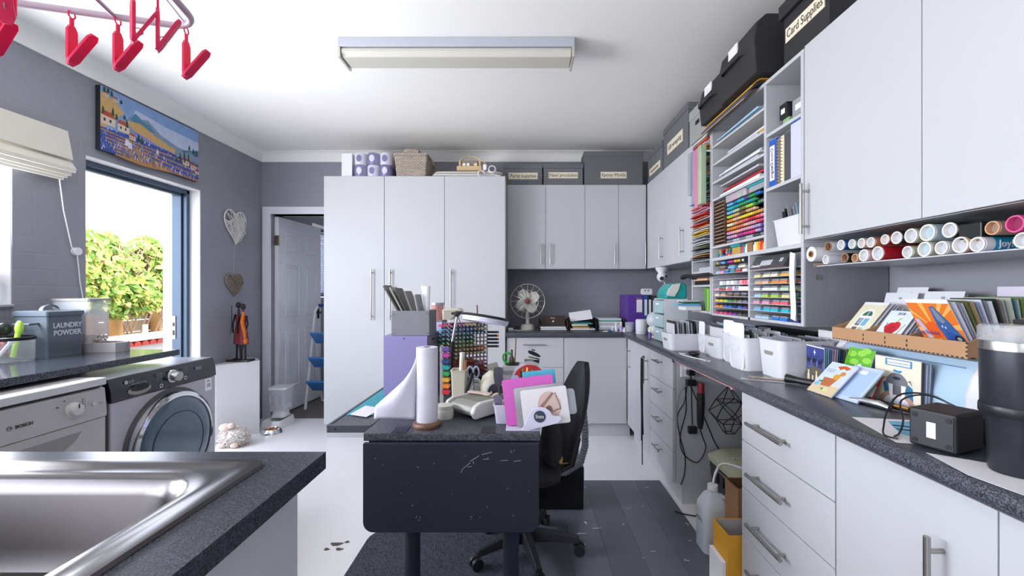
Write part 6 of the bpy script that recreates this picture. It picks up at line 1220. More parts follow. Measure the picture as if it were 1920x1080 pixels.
card('pale blue card with a red apple in the middle of the card tray', (1.1545, 1.435, z0+.008), uu, v2, .095, .13, '#e2e8ef', ap, txt=[('2018', .014, .5, .9, '#5a6080', 1)])
for k in range(5): card('plain white card, %s behind the red apple card' % ORD[k], (1.168+k*.012, 1.432, z0+.008), uu, v2, .095, .128-.003*k, ['#dcdce6', '#c9c9d6', '#e2e2ea', '#bfc0cc', '#e6e6ec'][k])
car = [('#e87a28', R4(0, 1, 0, .93))]+[('#f4b45c', [(.4, .45), (.4+1.2*math.cos(a), .45+1.0*math.sin(a)), (.4+1.2*math.cos(a+.1), .45+1.0*math.sin(a+.1))]) for a in [2*PI*k/16 for k in range(16)]]
car = [(c, [(min(1, max(0, a)), min(.93, max(0, b))) for a, b in p]) for c, p in car]
car += [('#e8601c', circ(.40, .42, .19, 16, .16)), ('#3a5f9c', [(.52, .86), (.62, .88), (.80, .60), (.97, .30), (.99, .05), (.6, .0), (.58, .2), (.5, .5)]), ('#7d8696', [(.55, .84), (.61, .85), (.74, .60), (.66, .55), (.57, .62)]), ('#2a4f9a', [(.62, .4), (.88, .36), (.95, .05), (.66, .03)]), ('#222428', circ(.86, .28, .1, 14, .07)), ('#9a9a9e', circ(.86, .28, .05, 12, .035)), ('#cfe0ee', R4(.6, .63, .48, .52)), ('#cfe0ee', R4(.66, .69, .46, .5)), ('#d8d4e6', R4(.04, .2, .1, .16)), ('#c9b6cc', [(.03, .62), (.14, .62), (.34, .05), (.22, .05)])]
v3 = Vector((-.055, 0, .105))
card('orange sunburst card with a blue car in the near end of the card tray', (1.1835, 1.247, z0+.0075), uu, v3, .125, .165, '#efeef2', car, txt=[('Happy Birthday', .02, .17, .36, '#6a4a8a', .6)])
pc2 = ['#dcdce8', '#b9b9cf', '#e2dfe2', '#6f7a48', '#a38f6a', '#9cb4d8', '#d8d8e2', '#8f9aa8', '#e4e4ea', '#26302c', '#a08a86', '#c2d0cc', '#b8bcae', '#4a8a86', '#e2e2e8', '#6f8a4c', '#d5d5de', '#b4b4c4', '#8f8f9c', '#cfcfda', '#bcbccc', '#d6d6e0', '#a9a9ba', '#d2d2dc']
for k in range(22):
    v = Vector((-.05+.0022*k, 0, .105)); art = [('#d8392c', [(.62, .52), (.9, .40), (.9, .47), (.62, .59)]), ('#e8c23a', [(.62, .45), (.9, .33), (.9, .40), (.62, .52)]), ('#2f8f5a', [(.62, .38), (.9, .26), (.9, .33), (.62, .45)])] if k == 6 else ()
    card('%s card, %s behind the orange car card' % (['white', 'lilac', 'pale', 'olive', 'tan', 'blue', 'rainbow', 'grey', 'white', 'dark', 'taupe', 'mint', 'khaki', 'teal', 'white', 'green', 'pale', 'lilac', 'grey', 'pale', 'lilac', 'pale'][k], 'twentieth' if k == 19 else ('twenty-first' if k == 20 else ('twenty-second' if k == 21 else (ORD[k] if k < 18 else 'nineteenth')))), (1.194+k*.0095, 1.243+.001*(k % 3), z0+.0075), uu, v, .122-.002*(k % 4), .155-.003*(k % 3), pc2[k], art)
for k, (x, y, w_, h_, lab) in enumerate(((1.30, 1.585, .13, .19, 'white header card rising behind the arched window cards'), (1.33, 1.575, .12, .21, 'tall white packet at the back of the card tray'), (1.31, 1.441, .13, .195, 'white header card behind the red apple cards'), (1.335, 1.435, .11, .185, 'pale packet behind the red apple cards'))):
    card(lab, (x, y, z0+.006), uu, (.25, 0, 1), w_, h_-.02, '#e2e2e6', [('#9a9aa2', R4(.45, .55, .86, .9))], cat='packet', name='card_packet', group='packets at the back of the card tray')
card('clear cello bags of cards along the back of the tray', (1.40, 1.27, z0+.03), uu, (.03, 0, 1), .14, .16, '#d9d2e0', [('#b0546a', R4(0, 1, .78, .8))], cat='packet', name='card_packet', group='packets at the back of the card tray')
# ---------------------------------------------------------------- cards on the worktop
cam_art = [('#333f86', R4(0, 1, 0, .97)), ('#59599c', R4(0, 1, .42, .62)), ('#5a5a55', circ(.5, .12, .62, 18, .36, 0, 180)), ('#8a6b46', R4(0, 1, 0, .14)), ('#f2f2fa', [(.46, .86), (.48, .93), (.5, .86), (.56, .84), (.5, .82), (.48, .74), (.46, .82), (.4, .84)])]
for cx in (.13, .45, .78):
    cy_ = .62-.04*abs(cx-.4)
    cam_art += [('#17182a', circ(cx, cy_, .10, 10, .055)), ('#17182a', circ(cx-.01, cy_+.05, .04, 8, .04)), ('#17182a', [(cx+.07, cy_), (cx+.13, cy_+.12), (cx+.19, cy_+.11), (cx+.14, cy_+.08), (cx+.11, cy_-.02)])]+[('#17182a', R4(cx+d, cx+d+.02, cy_-.14, cy_)) for d in (-.08, -.04, .04, .08)]
for cx, hh in ((.16, .34), (.40, .22), (.62, .36), (.85, .24)): cam_art += [('#e8e0d0', [(cx-.1, .02), (cx+.1, .02), (cx+.05, hh*.75), (cx-.05, hh*.75)]), ('#f0c8a8', circ(cx, hh*.85, .05, 10, .04)), ('#e9c84a', [(cx-.05, hh*.95), (cx+.05, hh*.95), (cx+.05, hh*1.08), (cx, hh), (cx-.05, hh*1.08)])]
cst = [(1.062, 1.635), (1.046, 1.515)]
u_ = Vector((-.016, -.12, 0)).normalized(); v_ = Vector((.006, 0, 1))
card('night-blue nativity card with three camels standing before the card stack', (1.075, 1.632, zb_+.001), u_, v_, .12, .142, '#e6e6ee', cam_art)
sc = ['#5f8f94', '#7aa0b4', '#4f6a94', '#8f86b4', '#b89aae', '#9a9aa8', '#3c4a7a', '#2a3550', '#3f5a48', '#8a8272', '#6f4a3a', '#9aa0c4']
for k in range(12): card('%s card edge, %s behind the camel card' % (['teal', 'sky', 'blue', 'lilac', 'mauve', 'grey', 'navy', 'dark navy', 'dark green', 'taupe', 'brown', 'periwinkle'][k], ORD[k]), (1.081+k*.0062, 1.630, zb_+.001), u_, Vector((.006+.013*k, 0, 1)), .118, .14-.0015*(k % 3), sc[k], th=.003)
duck = [('#c9d4ea', R4(0, 1, 0, 1)), ('#d6c09a', R4(0, 1, 0, .3)), ('#c9581f', [(.35, .88), (.5, .93), (.62, .95), (.85, .9), (.75, .82), (.62, .86), (.52, .8), (.45, .84)]), ('#b5683c', [(.2, .5), (.72, .52), (.66, .26), (.3, .24)]), ('#d99a2c', circ(.62, .58, .13, 12, .09)), ('#c98a4a', circ(.74, .7, .1, 12, .07)), ('#7fb4d6', circ(.14, .27, .1, 12, .06)), ('#2f8a4a', [(.1, .36), (.24, .4), (.3, .34), (.18, .33)]), ('#d8d29a', circ(.6, .15, .11, 12, .06)), ('#2f8a4a', [(.4, .14), (.5, .2), (.52, .12)]), ('#7a86a8', R4(.1, .4, .72, .735)), ('#7a86a8', R4(.1, .42, .76, .775)), ('#7a86a8', R4(.1, .36, .68, .695))]
def from_corners(lab, bl, br, tl, base, art, **k):
    bl, br, tl = Vector(bl), Vector(br), Vector(tl); return card(lab, bl, br-bl, tl-bl, (br-bl).length, (tl-bl).length, base, art, **k)
from_corners('pale blue card of a reclining reindeer leaning low on other cards', (.98, 1.485, zb_+.004), (.982, 1.372, zb_+.004), (1.065, 1.53, zb_+.095), '#dfe3ef', duck, th=.004)
from_corners('light blue patterned card leaning under the reindeer card', (1.0, 1.405, zb_+.004), (1.01, 1.30, zb_+.004), (1.088, 1.44, zb_+.10), '#b9cbe6', [('#a8bfe0', R4(.1, .9, .1, .9)), ('#e6eaf2', R4(.15, .6, .78, .88))], th=.005)
from_corners('green edged card under the light blue patterned card', (1.03, 1.38, zb_+.004), (1.045, 1.32, zb_+.004), (1.10, 1.41, zb_+.08), '#7d9a5c', [], th=.004)
leaf = [('#5fae2c', R4(.0, 1, 0, 1))]+[('#8fcf4a', circ(a, b, .17, 10, .1)) for a, b in ((.2, .8), (.55, .85), (.8, .65), (.35, .55), (.7, .95))]+[('#3f8a22', R4(.1, .12, .3, .9)), ('#f0f0f4', circ(.6, .42, .1, 6, .1)), ('#f0f0f4', circ(.72, .38, .07, 6, .07)), ('#c94a8a', circ(.64, .41, .03, 8, .03)), ('#e8892c', circ(.2, .2, .2, 12, .14))]
from_corners('bright green leafy card with a white flower leaning on the cutting machine', (1.108, 1.50, zb_+.05), (1.105, 1.385, zb_+.05), (1.140, 1.50, zb_+.15), '#e6ece2', leaf)
from_corners('pale turquoise card propped behind the green leafy card', (1.122, 1.49, zb_+.03), (1.122, 1.40, zb_+.03), (1.150, 1.49, zb_+.15), '#a9d2e4', [])
from_corners('red and white lettered card low before the walrus card', (1.055, 1.385, zb_+.004), (1.075, 1.325, zb_+.004), (1.105, 1.40, zb_+.075), '#c22c38', [('#ececf0', R4(.1, .95, .15, .6))], txt=[('Let it', .018, .5, .42, '#2a2a30', 1)])
wal = [('#e4dfc8', R4(0, 1, 0, 1)), ('#3a86b8', R4(.24, .82, .82, .97)), ('#f0f0f4', R4(.28, .78, .84, .95)), ('#2a6f9a', [(.25, .1), (.2, .42), (.34, .5), (.7, .5), (.84, .4), (.86, .05)]), ('#b8907e', circ(.5, -.02, .4, 20, .30, 0, 180)), ('#e0e0ea', circ(.5, -.02, .29, 18, .21, 0, 180)), ('#77767f', circ(.5, .46, .24, 18, .20)), ('#77767f', circ(.5, .56, .18, 14, .12)), ('#6a6972', [(.42, .2), (.62, .2), (.62, .4), (.42, .4)]), ('#f2f2f6', [(.32, .42), (.42, .42), (.42, .12), (.37, .05)]), ('#f2f2f6', [(.60, .42), (.70, .42), (.66, .05), (.61, .12)]), ('#34343c', circ(.5, .56, .09, 12, .035)), ('#3a86b8', [(.42, .70), (.58, .68), (.62, .74), (.52, .73), (.44, .75)])]+[('#2a2a30', [(.22+.5*s_+.02*k, .5+.02*k), (.16+.66*s_, .6-.05*k), (.165+.66*s_, .605-.05*k), (.225+.5*s_+.02*k, .51+.02*k)]) for s_ in (0, 1) for k in range(4)]
wal = [(c, [(min(1, max(0, a)), min(1, max(0, b))) for a, b in p]) for c, p in wal]
card('cream card with a grey sailor walrus, front of the near card stack', (1.128, 1.378, zb_+.001), (.01, -.15, 0), (.02, 0, 1), .15, .14, '#ece9dc', wal, txt=[('special birthday wishes', .008, .53, .895, '#8f94b4', 1)])
for k in range(6): card('%s card edge, %s behind the walrus card' % (['black', 'slate', 'white', 'blue grey', 'pale', 'slate blue', 'white', 'grey'][k], ORD[k]), (1.134+k*.0042, 1.372, zb_+.001), (.005, -.15, 0), (.02+.009*k, 0, 1), .148, .137-.002*(k % 3), ['#2a2c34', '#6a7488', '#d4d6de', '#8694a8', '#c9ccd6', '#5f6c84', '#dfe0e6', '#9aa0ac'][k], th=.003)
t = thing('metal_tool', 'shiny chrome folding tool lying before the walrus card', 'tool', (1.04, 1.29, zb_)); mb = MB()
mb.tube([(1.015, 1.335, zb_+.008), (1.03, 1.30, zb_+.012), (1.045, 1.26, zb_+.012), (1.05, 1.225, zb_+.007)], [.006, .0105, .0115, .006], 8); build(mb, 'jaw', CHROME, t, smooth=60)
mb = MB(); mb.tube([(1.035, 1.33, zb_+.006), (1.065, 1.27, zb_+.01), (1.085, 1.21, zb_+.008), (1.09, 1.16, zb_+.005)], [.004, .008, .007, .004], 8); build(mb, 'grip', BLACK, t, smooth=60)
mb = MB(); mb.tube([(1.07, 1.235, zb_+.0135), (1.08, 1.20, zb_+.0135)], .006, 8); build(mb, 'spring', M('brass', '#a8793e', .3, metal=.9), t)
# paper, black cube, cables, tumbler
pz = zb_+.0006
def flat(lab, pts, c, art=None, cat='paper', name='sheet_of_paper', z=pz):
    t = thing(name, lab, cat, (pts[0][0], pts[0][1], z)); build(MB().prism([(a, b) for a, b in pts][::1], z, z+.0006, 'z'), 'sheet', C(c, .6), t)
    for nm, cc, q in (art or []): build(MB().prism(q, z+.0007, z+.0009, 'z'), nm, C(cc, .6), t)
flat('white sheet with a sky-blue printed sea lying on the right worktop', [(.894, 1.168), (.846, .972), (.945, .945), (1.115, 1.12)], '#e6e4e6', [('blue_print', '#6fb4d4', [(.96, 1.13), (.905, 1.03), (.94, .955), (1.08, 1.09), (1.05, 1.125)]), ('copper_line', '#c89a86', [(.945, 1.10), (.94, 1.092), (1.03, 1.05), (1.035, 1.058)]), ('copper_line', '#c89a86', [(.93, 1.07), (.926, 1.062), (1.0, 1.02), (1.006, 1.028)])])
flat('white sheet under the black tumbler at the worktop edge', [(.855, .91), (.83, .80), (.85, .66), (1.0, .66), (1.0, .80)], '#e4e2e6')
t = thing('black_cube', 'black cube speaker lying on its side with screwed base and white label', 'cube speaker', (.93, .93, zb_))
f = Matrix.Translation((.93, .945, zb_+.001)) @ Euler((0, 0, math.radians(22))).to_matrix().to_4x4()
mb = MB(); mb.X = f; mb.box(-.052, .055, -.042, .042, .0015, .085); build(mb, 'body', M('black_rubber', '#1c1c20', .5), t, bev=.006, seg=3)
mb = MB(); mb.X = f; mb.box(-.0545, -.0525, -.037, .037, .007, .079); build(mb, 'base_plate', M('dark_grey_plate', '#2c2c32', .5), t, bev=.003)
for a, b in ((-.029, .015), (.029, .015), (-.029, .071), (.029, .071)): mb = MB(); mb.X = f; mb.cyl((-.0548, a, b), (-.0557, a, b), .0055, n=12); build(mb, 'screw_hole', M('deep_black'), t)
mb = MB(); mb.X = f; mb.box(-.0557, -.0548, -.008, .008, .026, .06); build(mb, 'rating_label', PAPER, t)
t = thing('power_adapter', 'small black plug adapter standing behind the tumbler', 'adapter', (1.0, .98, zb_)); build(MB().box(1.0, 1.06, .96, 1.02, zb_+.0015, zb_+.06), 'body', BLACK, t, bev=.005)
for i, (pts, lab) in enumerate((([(1.02, 1.0, .965), (1.0, 1.05, .99), (.95, 1.08, .985), (.90, 1.06, .95), (.865, 1.03, .92), (.85, 1.01, .906), (.86, .985, .905)], 'black cable looping highest over the blue printed sheet'), ([(1.03, 1.0, .965), (1.01, 1.07, .985), (.97, 1.10, .965), (.93, 1.05, .93), (.895, 1.02, .908), (.865, 1.0, .906)], 'black cable making the inner loop over the blue printed sheet'), ([(1.04, 1.02, .93), (1.05, 1.1, .92), (1.09, 1.18, .906), (1.12, 1.22, .904)], 'black cable running along the foot of the cutting machine'))):
    P = [Vector(p) for p in pts]; Q2 = []
    for j in range(len(P)-1):
        a, b, c, d = P[max(0, j-1)], P[j], P[j+1], P[min(len(P)-1, j+2)]
        for s_ in range(5): u = s_/5; Q2.append(.5*((2*b)+(c-a)*u+(2*a-5*b+4*c-d)*u*u+(3*b-a-3*c+d)*u**3))
    Q2.append(P[-1]); build(MB().tube(Q2, .0022, 6), 'cable', BLACK, label=lab, cat='cable', group='black cables on the worktop', smooth=60)
t = thing('tumbler', 'large black insulated tumbler with clear lid at the right edge', 'tumbler', (.93, .81, zb_)); c = (.932, .81, zb_+.0015)
build(MB().lathe([(.036, 0), (.038, .004), (.040, .09), (.043, .1), (.0485, .115), (.05, .225), (.05, .232)], c, 40), 'body', M('black_brushed', '#3a3b42', .35, metal=.6, var=.04), t, smooth=45)
build(MB().lathe([(.0485, .108), (.051, .112), (.051, .125), (.05, .128)], c, 40, cap=False), 'band', BLACK, t, smooth=40)
build(MB().lathe([(.0505, .2325), (.0505, .248), (.05, .25)], c, 40), 'steel_rim', STEEL, t, smooth=40)
build(MB().lathe([(.052, .2505), (.052, .276), (.048, .28), (0, .281)], c, 40), 'lid', CLEAR, t, smooth=40)
build(MB().box(.93, .96, .79, .815, zb_+.283, zb_+.292), 'lid_slider', BLACK, t, bev=.002)
mb = MB(); f = frame((.932-.0505*math.cos(1.0)+.012, .81-.0505*math.sin(1.0)-.006, zb_+.185), (.84, -.54, 0), (0, 0, 1)); mb.X = f; mb.prism(rrect(-.012, .012, -.018, .012, .006), .0, .0015, 'z'); build(mb, 'badge', PAPER, t)
build(MB().tube([(.98, .80, zb_+.21), (1.02, .79, zb_+.2), (1.025, .79, zb_+.13), (.98, .80, zb_+.11)], .01, 10), 'handle', BLACK, t, smooth=60)
# ---------------------------------------------------------------- floor coverings
t = thing('carpet_mat', 'charcoal pile carpet mat with rounded corner under the desk', 'mat', (-.33, 1.6, 0))
CARP = M('charcoal_pile', '#4a4b58', .95, var=.35, scale=180, bump=.6, bscale=350)
mb = MB(); q = [(-.79, .9), (.05, .9), (.05, 2.23)]+[(-.69+.1*math.cos(a), 2.13+.1*math.sin(a)) for a in [math.radians(90+15*k) for k in range(7)]]; mb.prism(q, .0005, .007, 'z'); build(mb, 'backing', CARP, t)
FEET = [(-.41, 1.545), (-.052, 1.545)]+[(.255*math.cos(math.radians(-5+72*k)), 2.03+.255*math.sin(math.radians(-5+72*k))) for k in range(5)]
mb = MB(); rc = random.Random(9)
for k in range(9000):
    x, y = rc.uniform(-.785, .045), rc.uniform(1.2, 2.225)
    if x < -.70 and y > 2.14 and (x+.69)**2+(y-2.13)**2 > .0095: continue
    if any((x-a)**2+(y-b)**2 < .0022 for a, b in FEET): continue
    dx, dy, h_ = rc.uniform(-.004, .004), rc.uniform(-.004, .004), rc.uniform(.004, .009)
    mb.add([(x-.0018, y, .0068), (x+.0018, y, .0068), (x+dx, y+.001+dy, .0068+h_)], [(0, 1, 2)])
build(mb, 'pile', CARP, t, kind='stuff')
t = thing('vinyl_planks', 'dark grey vinyl plank mat between the desk and the drawers', 'floor mat', (.47, 1.9, 0))
for k in range(5):
    m = M('vinyl_plank_%d' % k, ['#5a5b66', '#60616c', '#565762', '#62636e', '#5c5d68'][k], .33, var=.14, scale=4); x0 = .052+k*.166
    build(MB().box(x0, x0+.1652, .9, 2.80, .0005, .0055), 'plank', m, t, bev=.0006)
rf = random.Random(14)
for k in range(16):
    x, y = rf.uniform(.2, .86), rf.uniform(1.9, 2.75); mb = MB(); mb.tube([(x, y, .0075), (x+rf.uniform(-.02, .02), y+rf.uniform(-.012, .012), .0075), (x+rf.uniform(-.03, .03), y+rf.uniform(-.02, .02), .0075)], .0013, 4)
    build(mb, 'paper_scrap', PAPER, label='tiny white paper scrap lying on the dark vinyl planks', cat='scrap', group='paper scraps on the vinyl planks')
for k, (x, y, s_) in enumerate(((-.93, 2.10, .028), (-.90, 2.06, .018), (-.96, 2.06, .014), (-.885, 2.12, .012))):
    mb = MB(); mb.prism([(x+s_*(1+.4*math.sin(a*3+k))*math.cos(a), y+s_*.7*(1+.3*math.cos(a*2+k))*math.sin(a)) for a in [2*PI*i/12 for i in range(12)]], .0003, .001, 'z'); build(mb, 'floor_chip', C('#54504c', .8), label='dark chipped paint patch on the white floor, %s largest beside the carpet' % ORD[k], cat='paint chip', group='chipped patches in the floor paint')
# ---------------------------------------------------------------- desk with drop leaf
t = thing('craft_desk', 'dark drop-leaf craft desk in the middle of the room, its leaf hanging in front', 'desk', (-.3, 2.1, 0))
DT = granite_mat('desk_laminate', '#303237', '#565860', .4, 150); LEAF = M('slate_laminate', '#232834', .6, var=.07, scale=5, spec=.3)
zd = .75
build(MB().box(-.566, .052, 1.49, 2.78, .722, zd), 'desk_top', DT, t, bev=.003)
build(MB().box(-.721, -.568, 1.585, 2.78, .722, zd), 'side_top', DT, t)
rl = build(MB().box(-.727, -.568, 1.572, 1.584, .724, .753), 'front_rail', M('rail_grey', '#5a5d63', .4, metal=.6), t, bev=.002); build(MB().box(-.733, -.7215, 1.572, 2.78, .724, .753), 'side_rail', M('rail_grey'), t, bev=.002)
build(MB().cyl((-.70, 1.5715, .739), (-.70, 1.5705, .739), .004, n=10), 'screw', BLACK, rl)
mb = MB(); q = [(-.56, .72), (.047, .72)]+[(.012+.035*math.cos(a), .449+.035*math.sin(a)) for a in [-math.radians(15*k) for k in range(7)]]+[(-.525+.035*math.cos(a), .449+.035*math.sin(a)) for a in [math.radians(-90-15*k) for k in range(7)]]
mb.prism(q, 1.470, 1.488, 'y'); lf = build(mb, 'drop_leaf', LEAF, t, bev=.0015)
for x in (-.445, -.13): hp = build(MB().box(x-.026, x+.026, 1.4895, 1.56, zd+.0002, zd+.0015), 'hinge', BLACK, t); build(MB().tube([(x-.012, 1.4885, .723), (x-.012, 1.4885, .715), (x+.012, 1.4885, .715), (x+.012, 1.4885, .723)], .001, 4), 'hinge_staple', CHROME, hp)
mb = MB(); rs = random.Random(3)
SC = [[(-.19, .655), (-.215, .635), (-.222, .62)], [(-.19, .66), (-.165, .675), (-.16, .68)], [(-.15, .683), (-.115, .692)], [(-.18, .66), (-.177, .65)], [(-.145, .667), (-.125, .668)], [(-.085, .662), (-.06, .664)], [(-.04, .66), (-.015, .663)], [(-.2, .64), (-.185, .643)]]
for k in range(26): x, z = rs.uniform(-.54, .03), rs.uniform(.45, .7); SC.append([(x, z), (x+rs.uniform(-.006, .006), z+rs.uniform(-.005, .005))])
for s_ in SC: mb.tube([(a, 1.4696, b) for a, b in s_], .0008, 4)
build(mb, 'scratch', M('scratch_white', '#a9abb4', .7), lf, kind='stuff')
for x in (-.41, -.052): build(MB().cyl((x, 1.545, .008), (x, 1.545, .7215), .029, n=20), 'leg', LEAF, t, smooth=60)
build(MB().box(-.55, .04, 1.50, 1.515, .64, .7215), 'apron', LEAF, t)
for x in (-.41, -.052): build(MB().cyl((x, 2.70, .001), (x, 2.70, .7215), .029, n=20), 'leg', LEAF, t, smooth=60)
build(MB().box(-.42, -.04, 2.69, 2.71, .6, .68), 'stretcher', LEAF, t)
# things at desk height
zk = zd+.0008
build(MB().prism(rrect(-.715, -.574, 1.70, 2.65, .01), zk, zk+.003, 'z'), 'cutting_mat', M('teal_mat', '#2b8794', .6), label='teal cutting mat on the left side of the desk', cat='cutting mat')
mb = MB(); mb.poly([(-.70, 1.70, zk+.0042), (-.62, 1.665, zk+.0042), (-.60, 1.79, zk+.0042), (-.685, 1.83, zk+.0042)]); build(mb, 'note_paper', C('#cfc9e2', .7), label='lilac-white paper on the teal cutting mat', cat='paper', solid=.0008)
# lilac drawer tower
LI = M('lilac_board', '#857bab', .5, var=.03)
t = thing('lilac_drawers', 'tall lilac desktop drawer unit behind the paper towel', 'drawers', (-.56, 2.1, zk))
build(MB().box(-.665, -.46, 2.0, 2.008, zk+.004, 1.036), 'side_panel', LI, t, bev=.001); build(MB().box(-.665, -.46, 2.262, 2.27, zk+.004, 1.036), 'side_panel', LI, t); build(MB().box(-.665, -.46, 2.0085, 2.2615, 1.028, 1.036), 'top_panel', LI, t); build(MB().box(-.665, -.657, 2.0085, 2.2615, zk+.004, 1.0275), 'back_panel', LI, t)
for k in range(7): d = build(MB().box(-.65, -.462, 2.0095, 2.2605, zk+.006+k*.039, zk+.042+k*.039), 'drawer', M('mauve_grey', '#8d7f92', .5), t); build(MB().box(-.4615, -.457, 2.11, 2.16, zk+.02+k*.039, zk+.026+k*.039), 'pull', BLACK, d)
for x, z in ((-.57, 1.024), (-.49, .985)): build(MB().cyl((x, 1.9995, z), (x, 1.998, z), .003, n=8), 'screw', BLACK, t)
# grey file box of plates on the tower
GW = M('grey_washed_wood', '#77787d', .6, var=.15, scale=14); t = thing('file_box', 'grey washed wooden file box on the lilac drawer unit', 'file box', (-.54, 2.1, 1.0365))
z0 = 1.0365
build(MB().box(-.632, -.452, 2.01, 2.018, z0, z0+.117), 'front_board', GW, t, bev=.002); build(MB().box(-.632, -.452, 2.16, 2.168, z0, z0+.117), 'back_board', GW, t); build(MB().box(-.632, -.625, 2.0185, 2.1595, z0, z0+.1), 'end_board', GW, t); build(MB().box(-.459, -.452, 2.0185, 2.1595, z0, z0+.117), 'end_board', GW, t); build(MB().box(-.6245, -.4595, 2.0185, 2.1595, z0, z0+.006), 'base', GW, t)
for x, z in ((-.62, .01), (-.62, .1), (-.462, .012), (-.462, .105)): build(MB().cyl((x, 2.0098, z0+z), (x, 2.0085, z0+z), .0025, n=8), 'nail', BLACK, t)
def lean(lab, name, cat, x, y, h_, w_, ang, c, th=.006, grp=None, alpha=1):
    m = C(c, .35) if alpha == 1 else M('lean_'+c[1:], c, .2, alpha=alpha)
    mb = MB(); mb.X = Matrix.Translation((x, y, z0+.0075)) @ Euler((0, math.radians(ang), 0)).to_matrix().to_4x4(); mb.prism(rrect(-w_/2, w_/2, .01, h_, .01), -th/2, th/2, 'x'); return build(mb, name, m, label=lab, cat=cat, group=grp)
for k, (x, a, h_, c, lab) in enumerate(((-.545, -30, .265, '#4a463f', 'dark olive stencil frame leaning furthest left from the file box'), (-.53, -28, .25, '#8f8c84', 'pale grey stencil frame leaning from the file box'), (-.517, -26, .24, '#33322f', 'black stencil frame leaning from the file box'), (-.503, -20, .215, '#6d6a66', 'grey stencil frame in the middle of the file box'), (-.49, -12, .19, '#8d8f94', 'short silver sheet in the file box'))): lean(lab, 'stencil_frame', 'stencil', x, 2.09, h_, .12, a, c, .007, 'stencil frames in the file box')
mb = MB(); mb.loft([[(-.474+.012*math.cos(a)*w_/.05, 2.085+.012*math.sin(a), z0+.02+h_) for a in [2*PI*i/10 for i in range(10)]] for h_, w_ in ((0, .05), (.12, .06), (.2, .09), (.215, .1))], True, False)
mb.v = [(x-.012*((z-z0)/.22), y, z) for x, y, z in mb.v]; build(mb, 'paper_cone', PAPER, label='white rolled paper flaring out of the file box', cat='paper', smooth=60)
# jars on a small stand behind
t = thing('spice_tower', 'grey cubby stand behind the lilac drawer unit', 'stand', (-.46, 2.37, zk)); build(MB().box(-.56, -.447, 2.30, 2.44, zk, 1.09), 'body', M('mauve_grey'), t, bev=.003); build(MB().box(-.50, -.449, 2.2985, 2.2995, .9, 1.08), 'note', C('#cfd0e0', .6), t)
t = thing('bead_jar', 'stacked clear jar of pink beads with silver lid', 'jar', (-.49, 2.36, 1.0905)); build(MB().lathe([(.036, 0), (.036, .035), (.034, .036)], (-.485, 2.36, 1.0905), 20), 'lower_pot', C('#c98f86', .35), t, smooth=40); build(MB().lathe([(.033, .0365), (.033, .08)], (-.485, 2.36, 1.0905), 20), 'upper_pot', M('pink_clear', '#c07f78', .2, alpha=.7), t, smooth=40); build(MB().lathe([(.036, .0805), (.036, .092), (0, .093)], (-.485, 2.36, 1.0905), 20), 'lid', M('lid_silver', '#b9bac2', .3, metal=.5), t, smooth=40)
t = thing('cream_tub', 'cream oblong plastic tub on the grey cubby stand', 'tub', (-.40, 2.34, 1.0905)); mb = MB(); mb.loft([ring(-.452, -.40, 2.32, 2.40, .01, 1.0905), ring(-.453, -.345, 2.31, 2.41, .015, 1.14)]); build(mb, 'body', C('#c9c6b6', .4), t); mb = MB(); mb.loft([ring(-.456, -.34, 2.307, 2.413, .015, 1.1405), ring(-.44, -.36, 2.32, 2.40, .015, 1.152)]); build(mb, 'lid', C('#c4c1b0', .4), t)
# ---------------------------------------------------------------- marker grid
GRID = M('grid_mauve', '#a79aa3', .5); t = thing('marker_grid', 'mauve grid rack crammed with coloured markers on the desk', 'marker rack', (-.36, 2.35, zk))
gx0, gx1, gy, gz0, gz1 = -.44, -.215, 2.25, zk, 1.075; nc, nr = 12, 15
sh = lambda x, y, z: (x, y+(x-gx0)*.55, z)                     # rack turned a little away on its right
def gbox(mb, x0, x1, y0, y1, z0, z1): mb.add([sh(*p) for p in ((x0,y0,z0),(x1,y0,z0),(x1,y1,z0),(x0,y1,z0),(x0,y0,z1),(x1,y0,z1),(x1,y1,z1),(x0,y1,z1))], [(0,3,2,1),(4,5,6,7),(0,1,5,4),(1,2,6,5),(2,3,7,6),(3,0,4,7)])
cwx, cwz = (gx1-gx0)/nc, (gz1-gz0)/nr
for i in range(nc+1): mb = MB(); gbox(mb, gx0+i*cwx-.0016, gx0+i*cwx+.0016, gy, gy+.05, gz0, gz1); build(mb, 'grid_bar', GRID, t)
for j in range(nr+1):
    mb = MB(); z = gz0+j*cwz; gbox(mb, gx0, gx1, gy+.0005, gy+.0495, max(gz0, z-.0016), z+.0016); build(mb, 'grid_shelf', GRID, t)
def dmark():
    mb = MB(); mb.cur = 0; mb.cyl((0, -.018, 0), (0, .05, 0), .0072, n=8); mb.cur = 1; mb.cyl((0, -.0225, 0), (0, -.018, 0), .0058, n=8); return mb
grows = [['black', 'dark grey', 'green', 'black'], ['dark grey', 'olive', 'green', 'grey'], ['red', 'coral', 'dark grey', 'red'], ['hot pink', 'coral', 'coral', 'coral'], ['red', 'coral', 'red', 'pink'], ['salmon', 'salmon', 'orange', None], ['white', 'tan', None, None], ['tan', 'cream', 'tan', 'cream'], ['pale yellow', 'gold', 'gold', 'orange'], ['lime', 'lime', 'lime', None], ['green', 'pale green', 'green', None], ['teal', 'green', 'teal', None], ['sky blue', 'cyan', 'cyan', 'teal'], ['sky blue', 'blue', 'blue', 'cream'], ['hot pink', 'magenta', 'tan', 'dark grey']]
